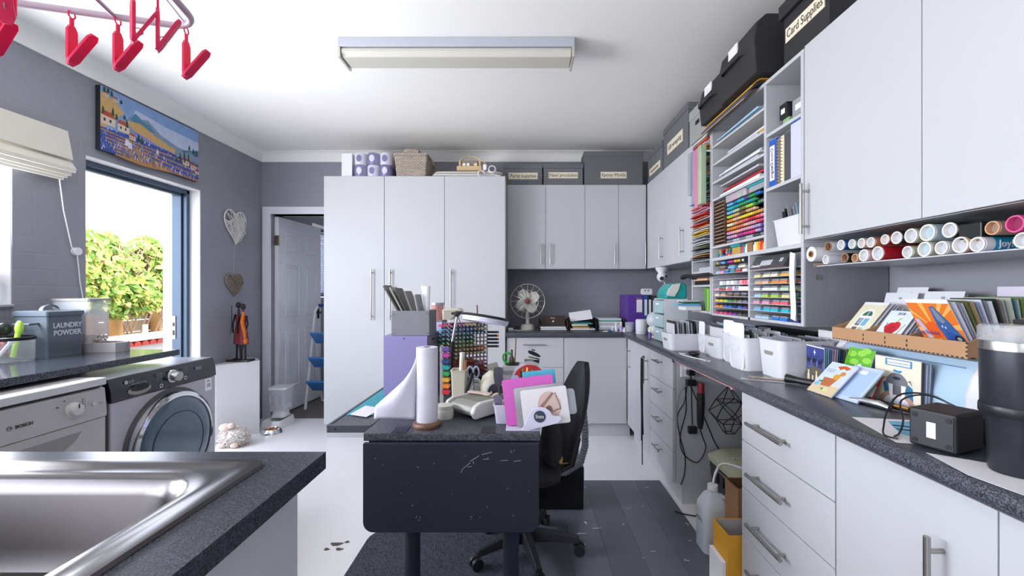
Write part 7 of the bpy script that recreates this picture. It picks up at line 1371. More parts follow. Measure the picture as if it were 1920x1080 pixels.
for j, cs in enumerate(grows):
    for i in range(nc):
        c = cs[min(3, i*4//nc)]
        if c is None: continue
        x, z = gx0+(i+.5)*cwx, gz0+(j+.5)*cwz
        inst('marker', 'desk_marker', dmark, [CM[c], CM['pale grey'] if j > 5 else CM['dark grey']], loc=sh(x, gy-.012+(-.03 if i < 3 and j > 5 else 0), z), rot=(0, 0, math.radians(28)), label='%s marker, %s along the %s row up of the desk grid' % (c, ORD[i], ORD[j]), cat='marker', group='markers in the desk grid', smooth=40)
for k in range(5):
    c = ['dark grey', 'navy', 'brown', 'orange', 'navy'][k]; p = sh(gx1+.002, gy+.025, gz0+(8.6+k*.92)*cwz)
    t2 = thing('brush_marker', 'black brush marker with %s cap, %s up, sticking out of the desk grid' % (c, ORD[k]), 'marker', p, group='brush markers on the side of the desk grid'); build(MB().cyl(p, (p[0]+.055, p[1], p[2]), .0065, n=10), 'barrel', BLACK, t2, smooth=60); build(MB().cyl((p[0]+.0552, p[1], p[2]), (p[0]+.064, p[1], p[2]), .0062, n=10), 'cap', CM[c], t2, smooth=60)
# rainbow punch handles between towel and grid
for k, c in enumerate(('purple', 'magenta', 'navy', 'teal', 'green', 'gold', 'orange', 'red')):
    z = 1.0-k*.026; mb = MB(); mb.prism([(-.352, z-.008), (-.325, z-.01), (-.318, z), (-.325, z+.008), (-.352, z+.009)], 1.80, 1.83, 'y'); build(mb, 'ink_dauber', CM[c], label='%s ink dauber in the rainbow column beside the towel roll' % c, cat='ink dauber', group='rainbow ink daubers', bev=.003)
t = thing('dauber_stand', 'slim clear stand holding the rainbow ink daubers', 'stand', (-.345, 1.84, zk)); build(MB().box(-.36, -.3525, 1.795, 1.835, zk, 1.015), 'post', CLEAR, t); build(MB().box(-.38, -.31, 1.78, 1.85, zk-.0001, zk+.004), 'foot', CLEAR, t)
# ---------------------------------------------------------------- magnifier lamp
t = thing('magnifier_lamp', 'black and white ring magnifier lamp on an arm above the desk', 'lamp', (-.36, 2.1, zk))
LW = M('lamp_white', '#d5d3e6', .3)
build(MB().box(-.40, -.34, 2.06, 2.12, zk, zk+.03), 'clamp', BLACK, t, bev=.004)
build(MB().cyl((-.372, 2.09, zk+.03), (-.358, 2.09, 1.0), .012, n=14), 'lower_arm', BLACK, t, smooth=60); build(MB().cyl((-.358, 2.09, 1.0005), (-.335, 2.09, 1.125), .008, n=14), 'upper_arm', CHROME, t, smooth=60)
jt = build(MB().lathe([(.0, -.02), (.014, -.018), (.014, .018), (.0, .02)], (-.334, 2.09, 1.135), 14, 'y'), 'joint', BLACK, t, smooth=40); build(MB().cyl((-.362, 2.09, 1.137), (-.305, 2.09, 1.142), .006, n=8), 'joint_bar', BLACK, t)
lm = Matrix.Translation((-.197, 2.10, 1.112)) @ Euler((math.radians(-7), math.radians(9), 0)).to_matrix().to_4x4()
def ringmesh(prof, n=48, sx=1.0):
    mb = MB(); mb.X = lm; k = len(prof); V = [(sx*r_*math.cos(2*PI*i/n), r_*math.sin(2*PI*i/n), z) for i in range(n) for r_, z in prof]
    return mb.add(V, [(i*k+j, i*k+(j+1) % k, ((i+1) % n)*k+(j+1) % k, ((i+1) % n)*k+j) for i in range(n) for j in range(k)])
build(ringmesh([(.085, .012), (.118, .012), (.122, .004), (.118, .0), (.085, .0)]), 'ring_top', BLACK, t, smooth=50); build(ringmesh([(.083, -.0005), (.1185, -.0005), (.112, -.022), (.09, -.022)]), 'ring_light', LW, t, smooth=50)
mb = MB(); mb.X = lm; mb.lathe([(.0, -.003), (.05, -.0045), (.0845, -.008), (.0845, -.011), (.05, -.0135), (0, -.015)], (0, 0, 0), 32); build(mb, 'lens', CLEARG, t, smooth=50)
build(MB().tube([(-.33, 2.08, 1.13), (-.30, 2.06, 1.05), (-.30, 2.05, .95), (-.30, 2.06, .86), (-.32, 2.07, .80), (-.33, 2.075, zk+.034)], .0022, 5), 'cable', BLACK, t, smooth=60)
# ---------------------------------------------------------------- paper towel
t = thing('paper_towel', 'upright kitchen paper roll with a loose sheet on a copper-brown stand', 'paper towel', (-.362, 1.565, zk)); c = (-.362, 1.572, zk)
build(MB().lathe([(.051, 0), (.053, .006), (.05, .014), (.042, .018), (0, .018)], c, 36), 'stand', M('copper_brown', '#7c5c4c', .35, metal=.4), t, smooth=40)
TOW = M('towel_paper', '#cfcdd6', .85, var=.02, bump=.25, bscale=220)
build(MB().lathe([(.012, .285), (.012, .2895), (.0385, .2895), (.0392, .28), (.0392, .03), (.038, .0185)], c, 40), 'roll', TOW, t, smooth=45)
build(MB().lathe([(0, .2905), (.0125, .2905)], c, 16, cap=False), 'core', C('#4a4238', .8), t)
def loose(u, v):                                               # sheet falling from the upper left of the roll
    top = Vector((-.395, 1.555, zk+.272-.01*u)); edge = Vector((-.400, 1.545, zk+.03)); 
    a = top.lerp(edge, v); out = .155*u*(.12+.88*min(1, v*1.35)); 
    return (a.x-out, a.y-.025*math.sin(PI*u)*math.sin(PI*v)+.02*u, max(zk+.004, a.z-.05*u*(1-v)+.012*u*v-.015*u))
build(MB().grid(loose, 14, 18), 'loose_sheet', M('towel_sheet', '#dcdbe6', .85, bump=.25, bscale=220, tl=.3), t, smooth=70, solid=.0006)
# ---------------------------------------------------------------- embossing machine
o_ = Vector((-.225, 1.70, zk)); ux = Vector((.15, -.125, 0)).normalized(); vx = Vector((-ux.y, ux.x, 0)); Fm = frame(o_, ux, vx)
t = thing('embossing_machine', 'grey and white portable die-cutting machine at the front of the desk', 'die cutter', tuple(o_)); MG = M('machine_grey', '#8f8f88', .4); MW = M('machine_ivory', '#cfcdc8', .35)
mb = MB(); mb.X = Fm; P = [(-.03, .012), (-.042, .03), (-.03, .05), (.0, .058), (.1, .056), (.12, .045), (.12, .02), (.1, .012)]; mb.prism(P, -.075, .06, 'x'); build(mb, 'body', MG, t, smooth=35, bev=.004)
for a, b in ((-.092, -.0752), (.0602, .082)): mb = MB(); mb.X = Fm; mb.prism([(-.038, .006), (-.054, .03), (-.04, .056), (-.01, .066), (.1, .064), (.128, .05), (.128, .016), (.1, .006)], a, b, 'x'); build(mb, 'end_cap', MW, t, bev=.006)
mb = MB(); mb.X = Fm; mb.box(-.07, .055, .01, .095, .0585, .0605); build(mb, 'plate', C('#77786f', .4), t)
for a, b in ((-.08, .0), (.07, .0), (-.08, .1), (.07, .1)): mb = MB(); mb.X = Fm; mb.cyl((a, b, 0), (a, b, .0125), .009, n=12); build(mb, 'foot', BLACK, t)
mb = MB(); mb.X = frame(o_+Vector((.03, .09, .067)), (1, -.5, 0), (.5, 1, 0)); mb.box(-.05, .06, -.012, .012, 0, .006); build(mb, 'pink_strip', C('#c9b3a8', .6), label='pinkish paper strip lying on the die-cutting machine', cat='strip')
# cream tape gun and tools behind it
def blob(lab, name, cat, P, R_, m, parts=()):
    t = thing(name, lab, cat, P[0]); build(MB().tube(P, R_, 14), 'body', m, t, smooth=60)
    for nm, fn, mm in parts: build(fn(), nm, mm, t, smooth=60)
    return t
IV = C('#c4bfae', .45)
blob('cream tape gun standing behind the die-cutting machine', 'tape_gun', 'tape gun', [(-.16, 1.95, zk+.02), (-.155, 1.95, zk+.06), (-.15, 1.95, zk+.10), (-.145, 1.95, zk+.13)], [.045, .055, .048, .02], IV, [('wheel', lambda: MB().cyl((-.13, 1.895, zk+.05), (-.13, 1.885, zk+.05), .036, n=22), C('#3a3840', .4)), ('wheel_rim', lambda: MB().cyl((-.13, 1.9, zk+.05), (-.13, 1.8945, zk+.05), .042, n=22), C('#b9c9d4', .4))])
for k, (x, y, z1, c, w_, lab) in enumerate(((-.105, 1.80, .175, '#4a4754', .02, 'dark grey silicone spatula standing behind the caddy'), (-.062, 1.625, .175, '#a9b2c8', .017, 'pale translucent palette knife standing in the white caddy'), (-.095, 1.62, .10, '#77718a', .016, 'purple-grey scraper in the white caddy'), (-.06, 1.61, .085, '#9a6f4a', .014, 'brown wooden scraper in the white caddy'))):
    t = thing('spatula', lab, 'spatula', (x, y, zk+.01)); tip = Vector((x+(.025 if k == 1 else -.012), y, zk+z1)); b0 = Vector((x, y, zk+.012))
    build(MB().tube([b0, b0.lerp(tip, .55)], .004, 8), 'handle', C(c, .4), t); mb = MB(); d = (tip-b0); a = b0.lerp(tip, .5); n_ = Vector((d.z, 0, -d.x)).normalized()
    mb.loft([[tuple(a+d*(.5*f)+n_*(w_*s1)+Vector((0, s2*.0015, 0))) for s1, s2 in ((ww, -1), (ww, 1), (-ww, 1), (-ww, -1))] for f, ww in ((0, .3), (.2, .9), (.6, 1), (.9, .85), (1, .5))]); build(mb, 'blade', C(c, .4), t, smooth=60)
t = thing('caddy', 'small white plastic caddy of spatulas at the front of the desk', 'caddy', (-.08, 1.575, zk)); build(binmesh(-.118, -.035, 1.585, 1.655, zk, zk+.068, .008, .012), 'body', M('caddy_white', '#d3d0e2', .35), t, smooth=50)
# tubs, cup of brushes, small stuff
t = thing('cream_tin', 'stacked cream tins beside the towel roll', 'tin', (-.315, 1.86, zk)); build(MB().lathe([(.036, 0), (.037, .03), (.034, .034), (0, .034)], (-.318, 1.672, zk), 24), 'lower_tin', C('#b9b6ac', .45), t, smooth=40); build(MB().lathe([(.033, .0345), (.034, .05), (0, .052)], (-.318, 1.672, zk), 24), 'lid', C('#c9c6bd', .4), t, smooth=40)
t = thing('cream_caddy', 'tall cream plastic tool pot behind the cream tins', 'pot', (-.29, 1.95, zk)); build(binmesh(-.335, -.268, 1.92, 1.99, zk, zk+.135, .004, .006), 'body', C('#c6c1b0', .45), t); build(MB().box(-.345, -.255, 1.90, 2.0, zk-.0003, zk+.0005), 'base', C('#c6c1b0', .45), t)
def stick(lab, x, y, z0_, x1, y1, z1, r0, r1, c, name='craft_brush', cat='brush', head=None):
    t = thing(name, lab, cat, (x, y, z0_)); build(MB().tube([(x, y, z0_), ((x+x1)/2, (y+y1)/2, (z0_+z1)/2), (x1, y1, z1)], [r0, (r0+r1)/2, r1], 10), 'handle', C(c, .45), t, smooth=60)
    if head: build(MB().tube([(x1, y1, z1), (x1+(x1-x)*.12, y1, z1+.02)], [r1, r1*.6], 8), 'tip', C(head, .5), t)
stick('fat cream handled tool in the tall cream pot', -.30, 1.955, zk+.006, -.288, 1.955, zk+.215, .009, .012, '#cfcabb'); stick('brown wooden tool in the tall cream pot', -.282, 1.955, zk+.006, -.272, 1.95, zk+.18, .005, .006, '#9a5f38'); stick('black handled tool lying behind the cream pot', -.27, 1.93, zk+.03, -.235, 1.9, zk+.13, .009, .009, '#1e1e24'); stick('dark red pencil behind the ring lamp', -.245, 2.20, 1.05, -.25, 2.21, 1.175, .004, .003, '#6a2a30', 'pencil', 'pencil'); 
def ctube(lab, pts, r_, c): build(MB().tube(pts, r_, 6), 'loose_cable', C(c, .5), label=lab, cat='cable', group='loose cables on the desk', smooth=60)
rd = random.Random(17)
for k in range(4):
    cx, cy = -.215+.03*k, 1.90-.012*k; ctube(['grey', 'white', 'dark grey', 'beige'][k]+' cable coiled on the desk clutter', [(cx+(.045-.006*k)*math.cos(a), cy+.05*math.sin(a), zk+.006+.008*k+.012*(1+math.sin(a*2+k))) for a in [.55*i for i in range(12)]], .0035, ['#85847e', '#d2d1cc', '#4a4a4c', '#a8a294'][k])
for k, (x, y, w_, d_, h_, c, lab) in enumerate(((-.23, 2.02, .05, .03, .05, '#d0cfcc', 'white tape dispenser in the desk clutter'), (-.20, 1.93, .05, .05, .02, '#9a9aa2', 'grey small box in the desk clutter'), (-.19, 2.05, .055, .05, .035, '#6a675c', 'olive mouse-shaped box behind the clutter'), (-.26, 1.80, .05, .03, .018, '#b8b6ba', 'crumpled foil packet near the die-cutting machine'), (-.17, 1.84, .04, .03, .015, '#3f3d40', 'dark clip box near the tape gun'), (-.10, 2.05, .14, .08, .02, '#5d5f5c', 'dark grey tray behind the tape gun'), (-.03, 1.90, .09, .07, .025, '#8d8a80', 'taupe box in the middle of the desk'), (-.22, 1.78, .035, .05, .012, '#cdccd2', 'white crumpled tissue by the cables'))):
    mb = MB(); mb.X = Matrix.Translation((x, y, zk)) @ Euler((0, 0, rd.uniform(-.5, .5))).to_matrix().to_4x4(); mb.loft([ring(-w_/2, w_/2, -d_/2, d_/2, .006, 0), ring(-w_/2, w_/2, -d_/2, d_/2, .008, h_*.7), ring(-w_/2+.006, w_/2-.006, -d_/2+.006, d_/2-.006, .006, h_)]); build(mb, 'desk_oddment', C(c, .45), label=lab, cat='box', group='small boxes in the desk clutter', smooth=50)
mb = MB(); mb.X = Matrix.Translation((-.145, 2.12, zk+.055)) @ Euler((math.radians(-15), math.radians(-14), 0)).to_matrix().to_4x4(); mb.prism(rrect(-.025, .025, 0, .085, .006), -.004, .004, 'y'); 
t = thing('phone_stand', 'grey tilted slab on a small stand among the clutter', 'stand', (-.145, 2.12, zk)); build(mb, 'slab', C('#8b8980', .4), t); build(MB().box(-.17, -.12, 2.10, 2.15, zk, zk+.056), 'stand', C('#55554f', .5), t, bev=.003)
# paper stacks, case, bottles at the far right of the desk
for k, (x0, x1, y0, y1, z, c, lab) in enumerate(((-.115, .0, 2.2, 2.36, 0, '#d6d5d8', 'white stamped paper pile at the back of the desk'), (.004, .05, 2.08, 2.24, .0, '#cfcdd0', 'white printed card pile beside the stamped papers'))):
    t = thing('paper_pile', lab, 'paper', ((x0+x1)/2, y0, zk)); 
    for j in range(5): build(MB().box(x0+.003*(j % 2), x1-.002*(j % 3), y0+.002*j, y1, zk+.021*j, zk+.02+.021*j), 'sheaf', C(['#d6d5d8', '#b9b8bd', '#dcdbe0', '#a9a8ad', '#e0dfe2'][j], .6), t)
    build(MB().box(x0+.02, x1-.02, y0-.0012, y0-.0002, zk+.03, zk+.04), 'stamp_print', C('#7a4a44', .6), t)
t = thing('mini_still_life', 'green ring and dark bottle trinkets on a black dish at the back of the desk', 'trinkets', (-.09, 2.3, zk+.105)); zz = zk+.1055
build(MB().lathe([(.035, 0), (.04, .008), (0, .009)], (-.07, 2.27, zz), 20), 'dish', C('#2f2f30', .4), t, smooth=40); build(MB().tube([(-.095+.022*math.cos(a), 2.265, zz+.037+.026*math.sin(a)) for a in [2*PI*i/18 for i in range(18)]], .006, 6, True), 'green_ring', C('#3fbf4a', .4), t, smooth=60)
build(MB().lathe([(.013, 0), (.015, .02), (.006, .04), (.006, .07), (0, .071)], (-.072, 2.265, zz+.0095), 14), 'bottle', C('#4a4436', .3), t, smooth=50); build(MB().cyl((-.055, 2.265, zz+.0095), (-.05, 2.265, zz+.14), .003, n=6), 'stick', C('#8a5a34', .6), t)
t = thing('round_case', 'clear clam case with a bright red disc on the desk', 'case', (.0, 2.0, zk)); mb = MB(); mb.X = Matrix.Translation((.02, 1.98, zk+.075)) @ Euler((math.radians(-12), 0, math.radians(8))).to_matrix().to_4x4(); mb.prism(circ(0, .0, .078, 30), -.004, .004, 'y'); build(mb, 'red_disc', C('#b8262c', .4), t); mb = MB(); mb.X = Matrix.Translation((.02, 2.0, zk+.08)) @ Euler((math.radians(-12), 0, math.radians(8))).to_matrix().to_4x4(); mb.prism(circ(0, 0, .086, 30), -.012, -.006, 'y'); build(mb, 'clear_cover', CLEAR, t)
build(MB().box(-.03, .06, 1.955, 2.03, zk-.0002, zk+.004), 'foot', CLEAR, t)
# turquoise plate, pink plate, cutting plates in the white holder
def plate(lab, bl, u, w_, h_, th, c, rot=0, alpha=1, name='cutting_plate', art=None, r_=.008, lean_=.16):
    f = frame(bl, u, Vector((-u[2]*.0, lean_, 1)) if True else None); f = f @ Matrix.Rotation(math.radians(rot), 4, 'Z')
    t = thing(name, lab, 'plate', tuple(f.translation)); t.matrix_basis = f
    m = C(c, .35) if alpha == 1 else M('plate_'+c[1:], c, .12, alpha=alpha)
    build(MB().prism(rrect(0, w_, 0, h_, r_), -th, 0, 'z'), 'sheet', m, t, world=False, bev=.001)
    for nm, cc, pts in (art or []): build(MB().prism(pts, .0003, .0008, 'z'), nm, cc, t, world=False)
    return t
U1 = (1, -.10, 0)
plate('turquoise blue plate standing behind the pink plate', (.005, 1.66, zk), U1, .13, .178, .003, '#3fa9c4', 7)
plate('bright pink cutting plate held in the white logo holder', (-.068, 1.558, zk+.003), U1, .19, .165, .010, '#c44fae', 8, art=[('grey_panel', C('#55505c', .4), rrect(.04, .18, .02, .125, .004))])
plate('clear grey plate in front of the pink plate', (-.028, 1.541, zk+.004), U1, .185, .138, .006, '#a3a1a6', 8, alpha=.7)
rose = C('#b08a86', .6); tan2 = C('#c4aaa0', .6)
plate('white stencil sheet with a rose-brown geometric print in the holder', (-.004, 1.530, zk+.006), U1, .168, .13, .004, '#d4d0d2', 8, art=[('print_wash', tan2, circ(.10, .066, .042, 18, .05)), ('print_line', rose, [(.045, .05), (.06, .045), (.12, .105), (.115, .112)]), ('print_line', rose, [(.06, .03), (.14, .05), (.139, .055), (.06, .036)]), ('print_line', rose, [(.138, .05), (.142, .05), (.128, .11), (.123, .11)]), ('print_core', C('#8d6a66', .6), circ(.098, .055, .012, 12))])
plate('crinkled clear plastic bag at the right of the plates', (.125, 1.528, zk+.05), U1, .062, .09, .004, '#c9ccd6', 8, alpha=.35, name='plastic_bag', r_=.012)
t = thing('plate_holder', 'white plastic plate holder with a round dark logo at the desk corner', 'holder', (.04, 1.53, zk)); HW = M('holder_white', '#cfcce0', .35)
f = frame((-.01, 1.522, zk-.0005), (1, -.10, 0), (0, 0, 1)); hp = [(-.004, .0), (.02, .0), (.125, .03), (.14, .045), (.135, .055), (.115, .055)]+[(.065+.042*math.cos(a), .05+.035*math.sin(a)) for a in [math.radians(12+26*k) for k in range(7)]]+[(.012, .03)]
mb = MB(); mb.X = f; mb.prism(hp, 0, .006, 'z'); fr_ = build(mb, 'front_plate', HW, t, bev=.0015); build(MB().box(-.07, .05, 1.512, 1.61, zk-.0003, zk+.002), 'base', HW, t)
mb = MB(); mb.X = f; mb.prism(circ(.062, .052, .021, 26), .0062, .0072, 'z'); lg = build(mb, 'logo_disc', C('#2f3a48', .5), fr_); text('Sizzix', .017, PAPER, lg, f @ Matrix.Translation((.062, .052, .0085)), sx=.8, depth=.0004)
t = thing('pen_bunch', 'bunch of black, green and yellow pens behind the plates', 'pens', (.12, 1.75, zk)); 
t['label'] = 'small dark pot of black, green and yellow pens behind the plates'
build(MB().lathe([(.02, 0), (.022, .09)], (.0, 1.80, zk), 16), 'pot', C('#5d625a', .5), t, smooth=40)
for k in range(8): a = k*.8; build(MB().cyl((.0+.01*math.cos(a), 1.80+.01*math.sin(a), zk+.085), (.01+.03*math.cos(a), 1.80+.02*math.sin(a), zk+.15+.01*(k % 3)), .004, n=6), 'pen', CM[['black', 'green', 'yellow', 'dark grey', 'black', 'olive', 'gold', 'black'][k]], t)
# ---------------------------------------------------------------- office chair
t = thing('office_chair', 'black swivel office chair tucked under the desk facing left', 'office chair', (.0, 2.04, 0)); CB = M('chair_black', '#1e1f24', .45); CF = M('chair_fabric', '#24252a', .9, var=.1, bump=.15, bscale=160)
hub = Vector((.0, 2.03, .0925)); zf0 = .008
build(MB().lathe([(.035, -.02), (.04, .03), (.032, .05), (.026, .07)], tuple(hub), 20), 'hub', CB, t, smooth=45); build(MB().cyl(hub+Vector((0, 0, .07)), (0, 2.03, .40), .022, n=16), 'gas_lift', CB, t, smooth=60)
for k in range(5):
    a = math.radians(-5+72*k); d = Vector((math.cos(a), math.sin(a), 0)); e = hub+d*.255+Vector((0, 0, -.015)); s_ = Vector((-d.y, d.x, 0))
    mb = MB(); mb.loft([[tuple(p+s_*(w_*q)+Vector((0, 0, h_*q2))) for q, q2 in ((-1, -1), (1, -1), (.7, 1), (-.7, 1))] for p, w_, h_ in ((hub+d*.03, .026, .028), (hub+d*.14, .022, .02), (e, .017, .013))]); lg = build(mb, 'base_arm', CB, t, bev=.004)
    for q in (-1, 1): build(MB().cyl(e+s_*(.006*q)+Vector((0, 0, -.042)), e+s_*(.024*q)+Vector((0, 0, -.042)), .026 if e.x > .05 else .0265, n=18), 'caster_wheel', CB, lg, smooth=40)
    build(MB().cyl(e+Vector((0, 0, -.04)), e+Vector((0, 0, -.008)), .006, n=8), 'caster_stem', CB, lg)
mb = MB(); mb.loft([[(x, y, z) for x, y in rrect(-.2+i_, .155-i_, 1.80+i_, 2.26-i_, .07, 5)] for i_, z in ((.03, .40), (.0, .425), (.0, .465), (.035, .495))]); build(mb, 'seat', CF, t, smooth=60)
def bk(u, v, s_):                                              # padded back, top narrower, raked
    z = .47+.435*v; w_ = .18*(1-max(0, (v-.45)/.56)**2.2*.75)*(1-.5*max(0, (.12-v)/.12)**2) ; y = 2.03+(u-.5)*2*w_; x = .15+.115*v+.03*(1-(2*u-1)**2)*1; return (x+s_*.032*(math.sin(PI*min(1, max(0, u)))**.35)*(math.sin(PI*min(.99, max(.01, v)))**.35), y, z)
mb = MB(); n_ = 14
mb.X = Matrix.Translation((.22, 2.03, 0)) @ Matrix.Rotation(math.radians(11), 4, 'Z') @ Matrix.Translation((-.22, -2.03, 0)); mb.grid(lambda u, v: bk(u, v, -1), n_, n_); mb.grid(lambda u, v: bk(1-u, v, 1), n_, n_); build(mb, 'backrest', CF, t, smooth=75)
build(MB().tube([(.02, 2.03, .405), (.16, 2.03, .39), (.22, 2.03, .42), (.25, 2.03, .55)], .016, 8), 'back_bracket', CB, t, smooth=60)
mb = MB(); mb.loft([[(.115+a*math.cos(q)*.045, 1.86+a*.07*math.sin(q), z) for q in [2*PI*i/14 for i in range(14)]] for a, z in ((.5, .496), (1, .53), (1.05, .62), (.8, .69), (.3, .712))]); build(mb, 'arm_pad', CF, t, smooth=60)
# dust extractor box, hose, picture box
t = thing('extractor_box', 'glossy black box unit standing behind the chair', 'box unit', (.2, 2.5, 0)); build(MB().box(.06, .33, 2.42, 2.60, .0058, .25), 'case', M('gloss_black', '#0d0e12', .2), t, bev=.003); build(MB().box(.3305, .335, 2.43, 2.59, .02, .24), 'side_plate', C('#8d8f98', .4), t)
t = thing('extractor_hose', 'grey ribbed flexible hose curling beside the chair', 'hose', (.25, 2.3, .3)); P = []
key = [(.318, 2.36, .62), (.328, 2.35, .5), (.328, 2.34, .40), (.30, 2.32, .315), (.22, 2.30, .272), (.15, 2.30, .266), (.08, 2.32, .272), (.05, 2.38, .275)]
for j in range(len(key)-1):
    for s_ in range(12): P.append(tuple(Vector(key[j]).lerp(Vector(key[j+1]), s_/12)))
build(MB().tube(P, [.021 if i % 2 else .017 for i in range(len(P))], 12), 'ribbed_tube', C('#83848e', .4), t, smooth=30)
t = thing('picture_box', 'box printed with a blue sky and golden mountain behind the chair', 'box', (.22, 2.5, .2505)); build(MB().box(.15, .31, 2.46, 2.56, .2505, .46), 'carton', C('#d9d9dc', .5), t, bev=.002)
build(MB().box(.155, .305, 2.4585, 2.4595, .255, .36), 'sky_print', C('#7fa6cf', .5), t); mb = MB(); mb.poly([(.155, 2.4578, .255), (.305, 2.4578, .255), (.305, 2.4578, .28), (.24, 2.4578, .30), (.19, 2.4578, .325), (.155, 2.4578, .30)]); build(mb, 'mountain_print', C('#c79a52', .5), t); build(MB().box(.155, .305, 2.4585, 2.4595, .40, .44), 'dark_print', C('#6a4a3a', .5), t)
# ---------------------------------------------------------------- open kneehole under the right worktop
yp = 2.4945
t = thing('wall_socket', 'white double socket on the kneehole side panel with black plugs', 'socket', (.95, yp, .78)); build(MB().box(.905, .985, yp-.012, yp-.0005, .745, .835), 'plate', PAPER, t, bev=.003); build(MB().box(.935, .975, yp-.05, yp-.0125, .76, .79), 'plug', BLACK, t, bev=.005); build(MB().box(.93, .985, yp-.045, yp-.0125, .70, .735), 'usb_adapter', BLACK, t, bev=.004); build(MB().box(.925, .955, yp-.03, yp-.0125, .79, .82), 'plug', PAPER, t, bev=.004); build(MB().tube([(.955, yp-.035, .76), (.957, yp-.03, .735)], .004, 6), 'lead', BLACK, t)
t = thing('heat_gun', 'black heat tool with red tip hanging by the kneehole socket', 'heat tool', (1.02, 2.46, .6)); a = Vector((1.005, 2.44, .665)); b = Vector((1.0, 2.44, .46))
build(MB().tube([a, a.lerp(b, .3), a.lerp(b, .8), b], [.02, .022, .019, .012], 16), 'body', BLACK, t, smooth=60); build(MB().cyl(a, a+Vector((.002, 0, .055)), .0185, .016, n=16), 'red_tip', C('#8d1f24', .35), t, smooth=60); build(MB().box(.997, 1.007, 2.46, 2.4939, .70, .712), 'hook', STEEL, t)
def cord(lab, pts, r_=.0032, c='#16161a'):
    P = [Vector(p) for p in pts]; Q2 = []
    for j in range(len(P)-1):
        a, b, c_, d = P[max(0, j-1)], P[j], P[j+1], P[min(len(P)-1, j+2)]
        for s_ in range(6): u = s_/6; Q2.append(.5*((2*b)+(c_-a)*u+(2*a-5*b+4*c_-d)*u*u+(3*b-a-3*c_+d)*u**3))
    Q2.append(P[-1]); return build(MB().tube(Q2, r_, 6), 'power_cable', C(c, .5), label=lab, cat='cord', group='cords in the kneehole', smooth=60)
ya = yp-.012
cord('black cord falling from the heat tool to a low loop', [(1.0, 2.44, .456), (1.03, ya, .40), (1.05, ya, .33), (1.0, ya, .25), (.92, ya, .30), (.90, ya, .40), (.935, ya, .55), (.93, ya, .70)])
cord('long black cord ending in a small plug near the drawer edge', [(.94, ya, .70), (.925, ya, .60), (.885, ya, .52), (.90, ya, .40), (.93, ya, .28), (.925, ya, .18), (.905, ya, .12)]); cord('thin grey cord looping beside the drawer edge', [(.935, ya-.006, .70), (.90, ya-.006, .66), (.88, ya-.006, .58), (.882, ya-.006, .45)], .0025, '#8d8e96')
cord('black cord from the plugs across to the crate', [(.96, ya, .70), (1.0, ya-.01, .60), (1.06, ya-.01, .46), (1.10, ya-.02, .36), (1.12, 2.4, .32)]); cord('thin black lead with an inline block below the socket', [(.965, ya-.004, .70), (.967, ya-.004, .58), (.97, ya-.004, .47)])
build(MB().box(.945, .995, yp-.03, yp-.004, .42, .462), 'inline_adapter', BLACK, label='small black inline adapter hanging below the socket', cat='adapter', bev=.004)
cord('black floor lead running out onto the vinyl planks', [(1.08, 2.44, .22), (1.03, 2.40, .09), (.97, 2.36, .012), (.90, 2.36, .009), (.84, 2.40, .009)], .0035)
# geometric wire shade hung on the panel
t = thing('wire_lampshade', 'black geometric wire lampshade hanging in the kneehole', 'lampshade', (1.14, 2.42, .56)); c = Vector((1.145, 2.40, .575)); W_ = M('black_wire', '#2a2a2e', .4, metal=.5)
up = [c+Vector((.075*math.cos(math.radians(45+90*k)), .06*math.sin(math.radians(45+90*k)), .055)) for k in range(4)]; lo = [c+Vector((.115*math.cos(math.radians(90*k)), .075*math.sin(math.radians(90*k)), .0)) for k in range(4)]; dn = [c+Vector((.075*math.cos(math.radians(45+90*k)), .06*math.sin(math.radians(45+90*k)), -.065)) for k in range(4)]; tp = c+Vector((0, 0, .14)); bt = [c+Vector((.03*math.cos(math.radians(45+90*k)), .03*math.sin(math.radians(45+90*k)), -.125)) for k in range(4)]
E = []
for k in range(4): E += [(up[k], up[k-1]), (dn[k], dn[k-1]), (tp, up[k]), (up[k], lo[k]), (up[k], lo[(k+1) % 4]), (dn[k], lo[k]), (dn[k], lo[(k+1) % 4]), (dn[k], bt[k]), (bt[k], bt[k-1])]
for a, b in E: build(MB().cyl(a, b, .0025, n=6), 'wire', W_, t)
build(MB().tube([tp, tp+Vector((0, .05, .03)), (1.145, yp-.002, .735)], .002, 5), 'hook_wire', W_, t)
t = thing('light_strip', 'slim rose-tinted light strip fixed under the worktop front', 'light strip', (.88, 2.1, .85)); build(MB().cyl((.862, 2.46, .847), (.862, 1.78, .847), .0075, n=10), 'tube', C('#c98f96', .25), t, smooth=60); build(MB().box(.853, .876, 2.461, 2.485, .836, .8565), 'end_block', BLACK, t); build(MB().box(.855, .872, 1.765, 1.779, .838, .8565), 'end_block', C('#d0a4a8', .3), t); build(MB().box(.872, .877, 1.78, 2.46, .842, .8565), 'channel', PAPER, t)
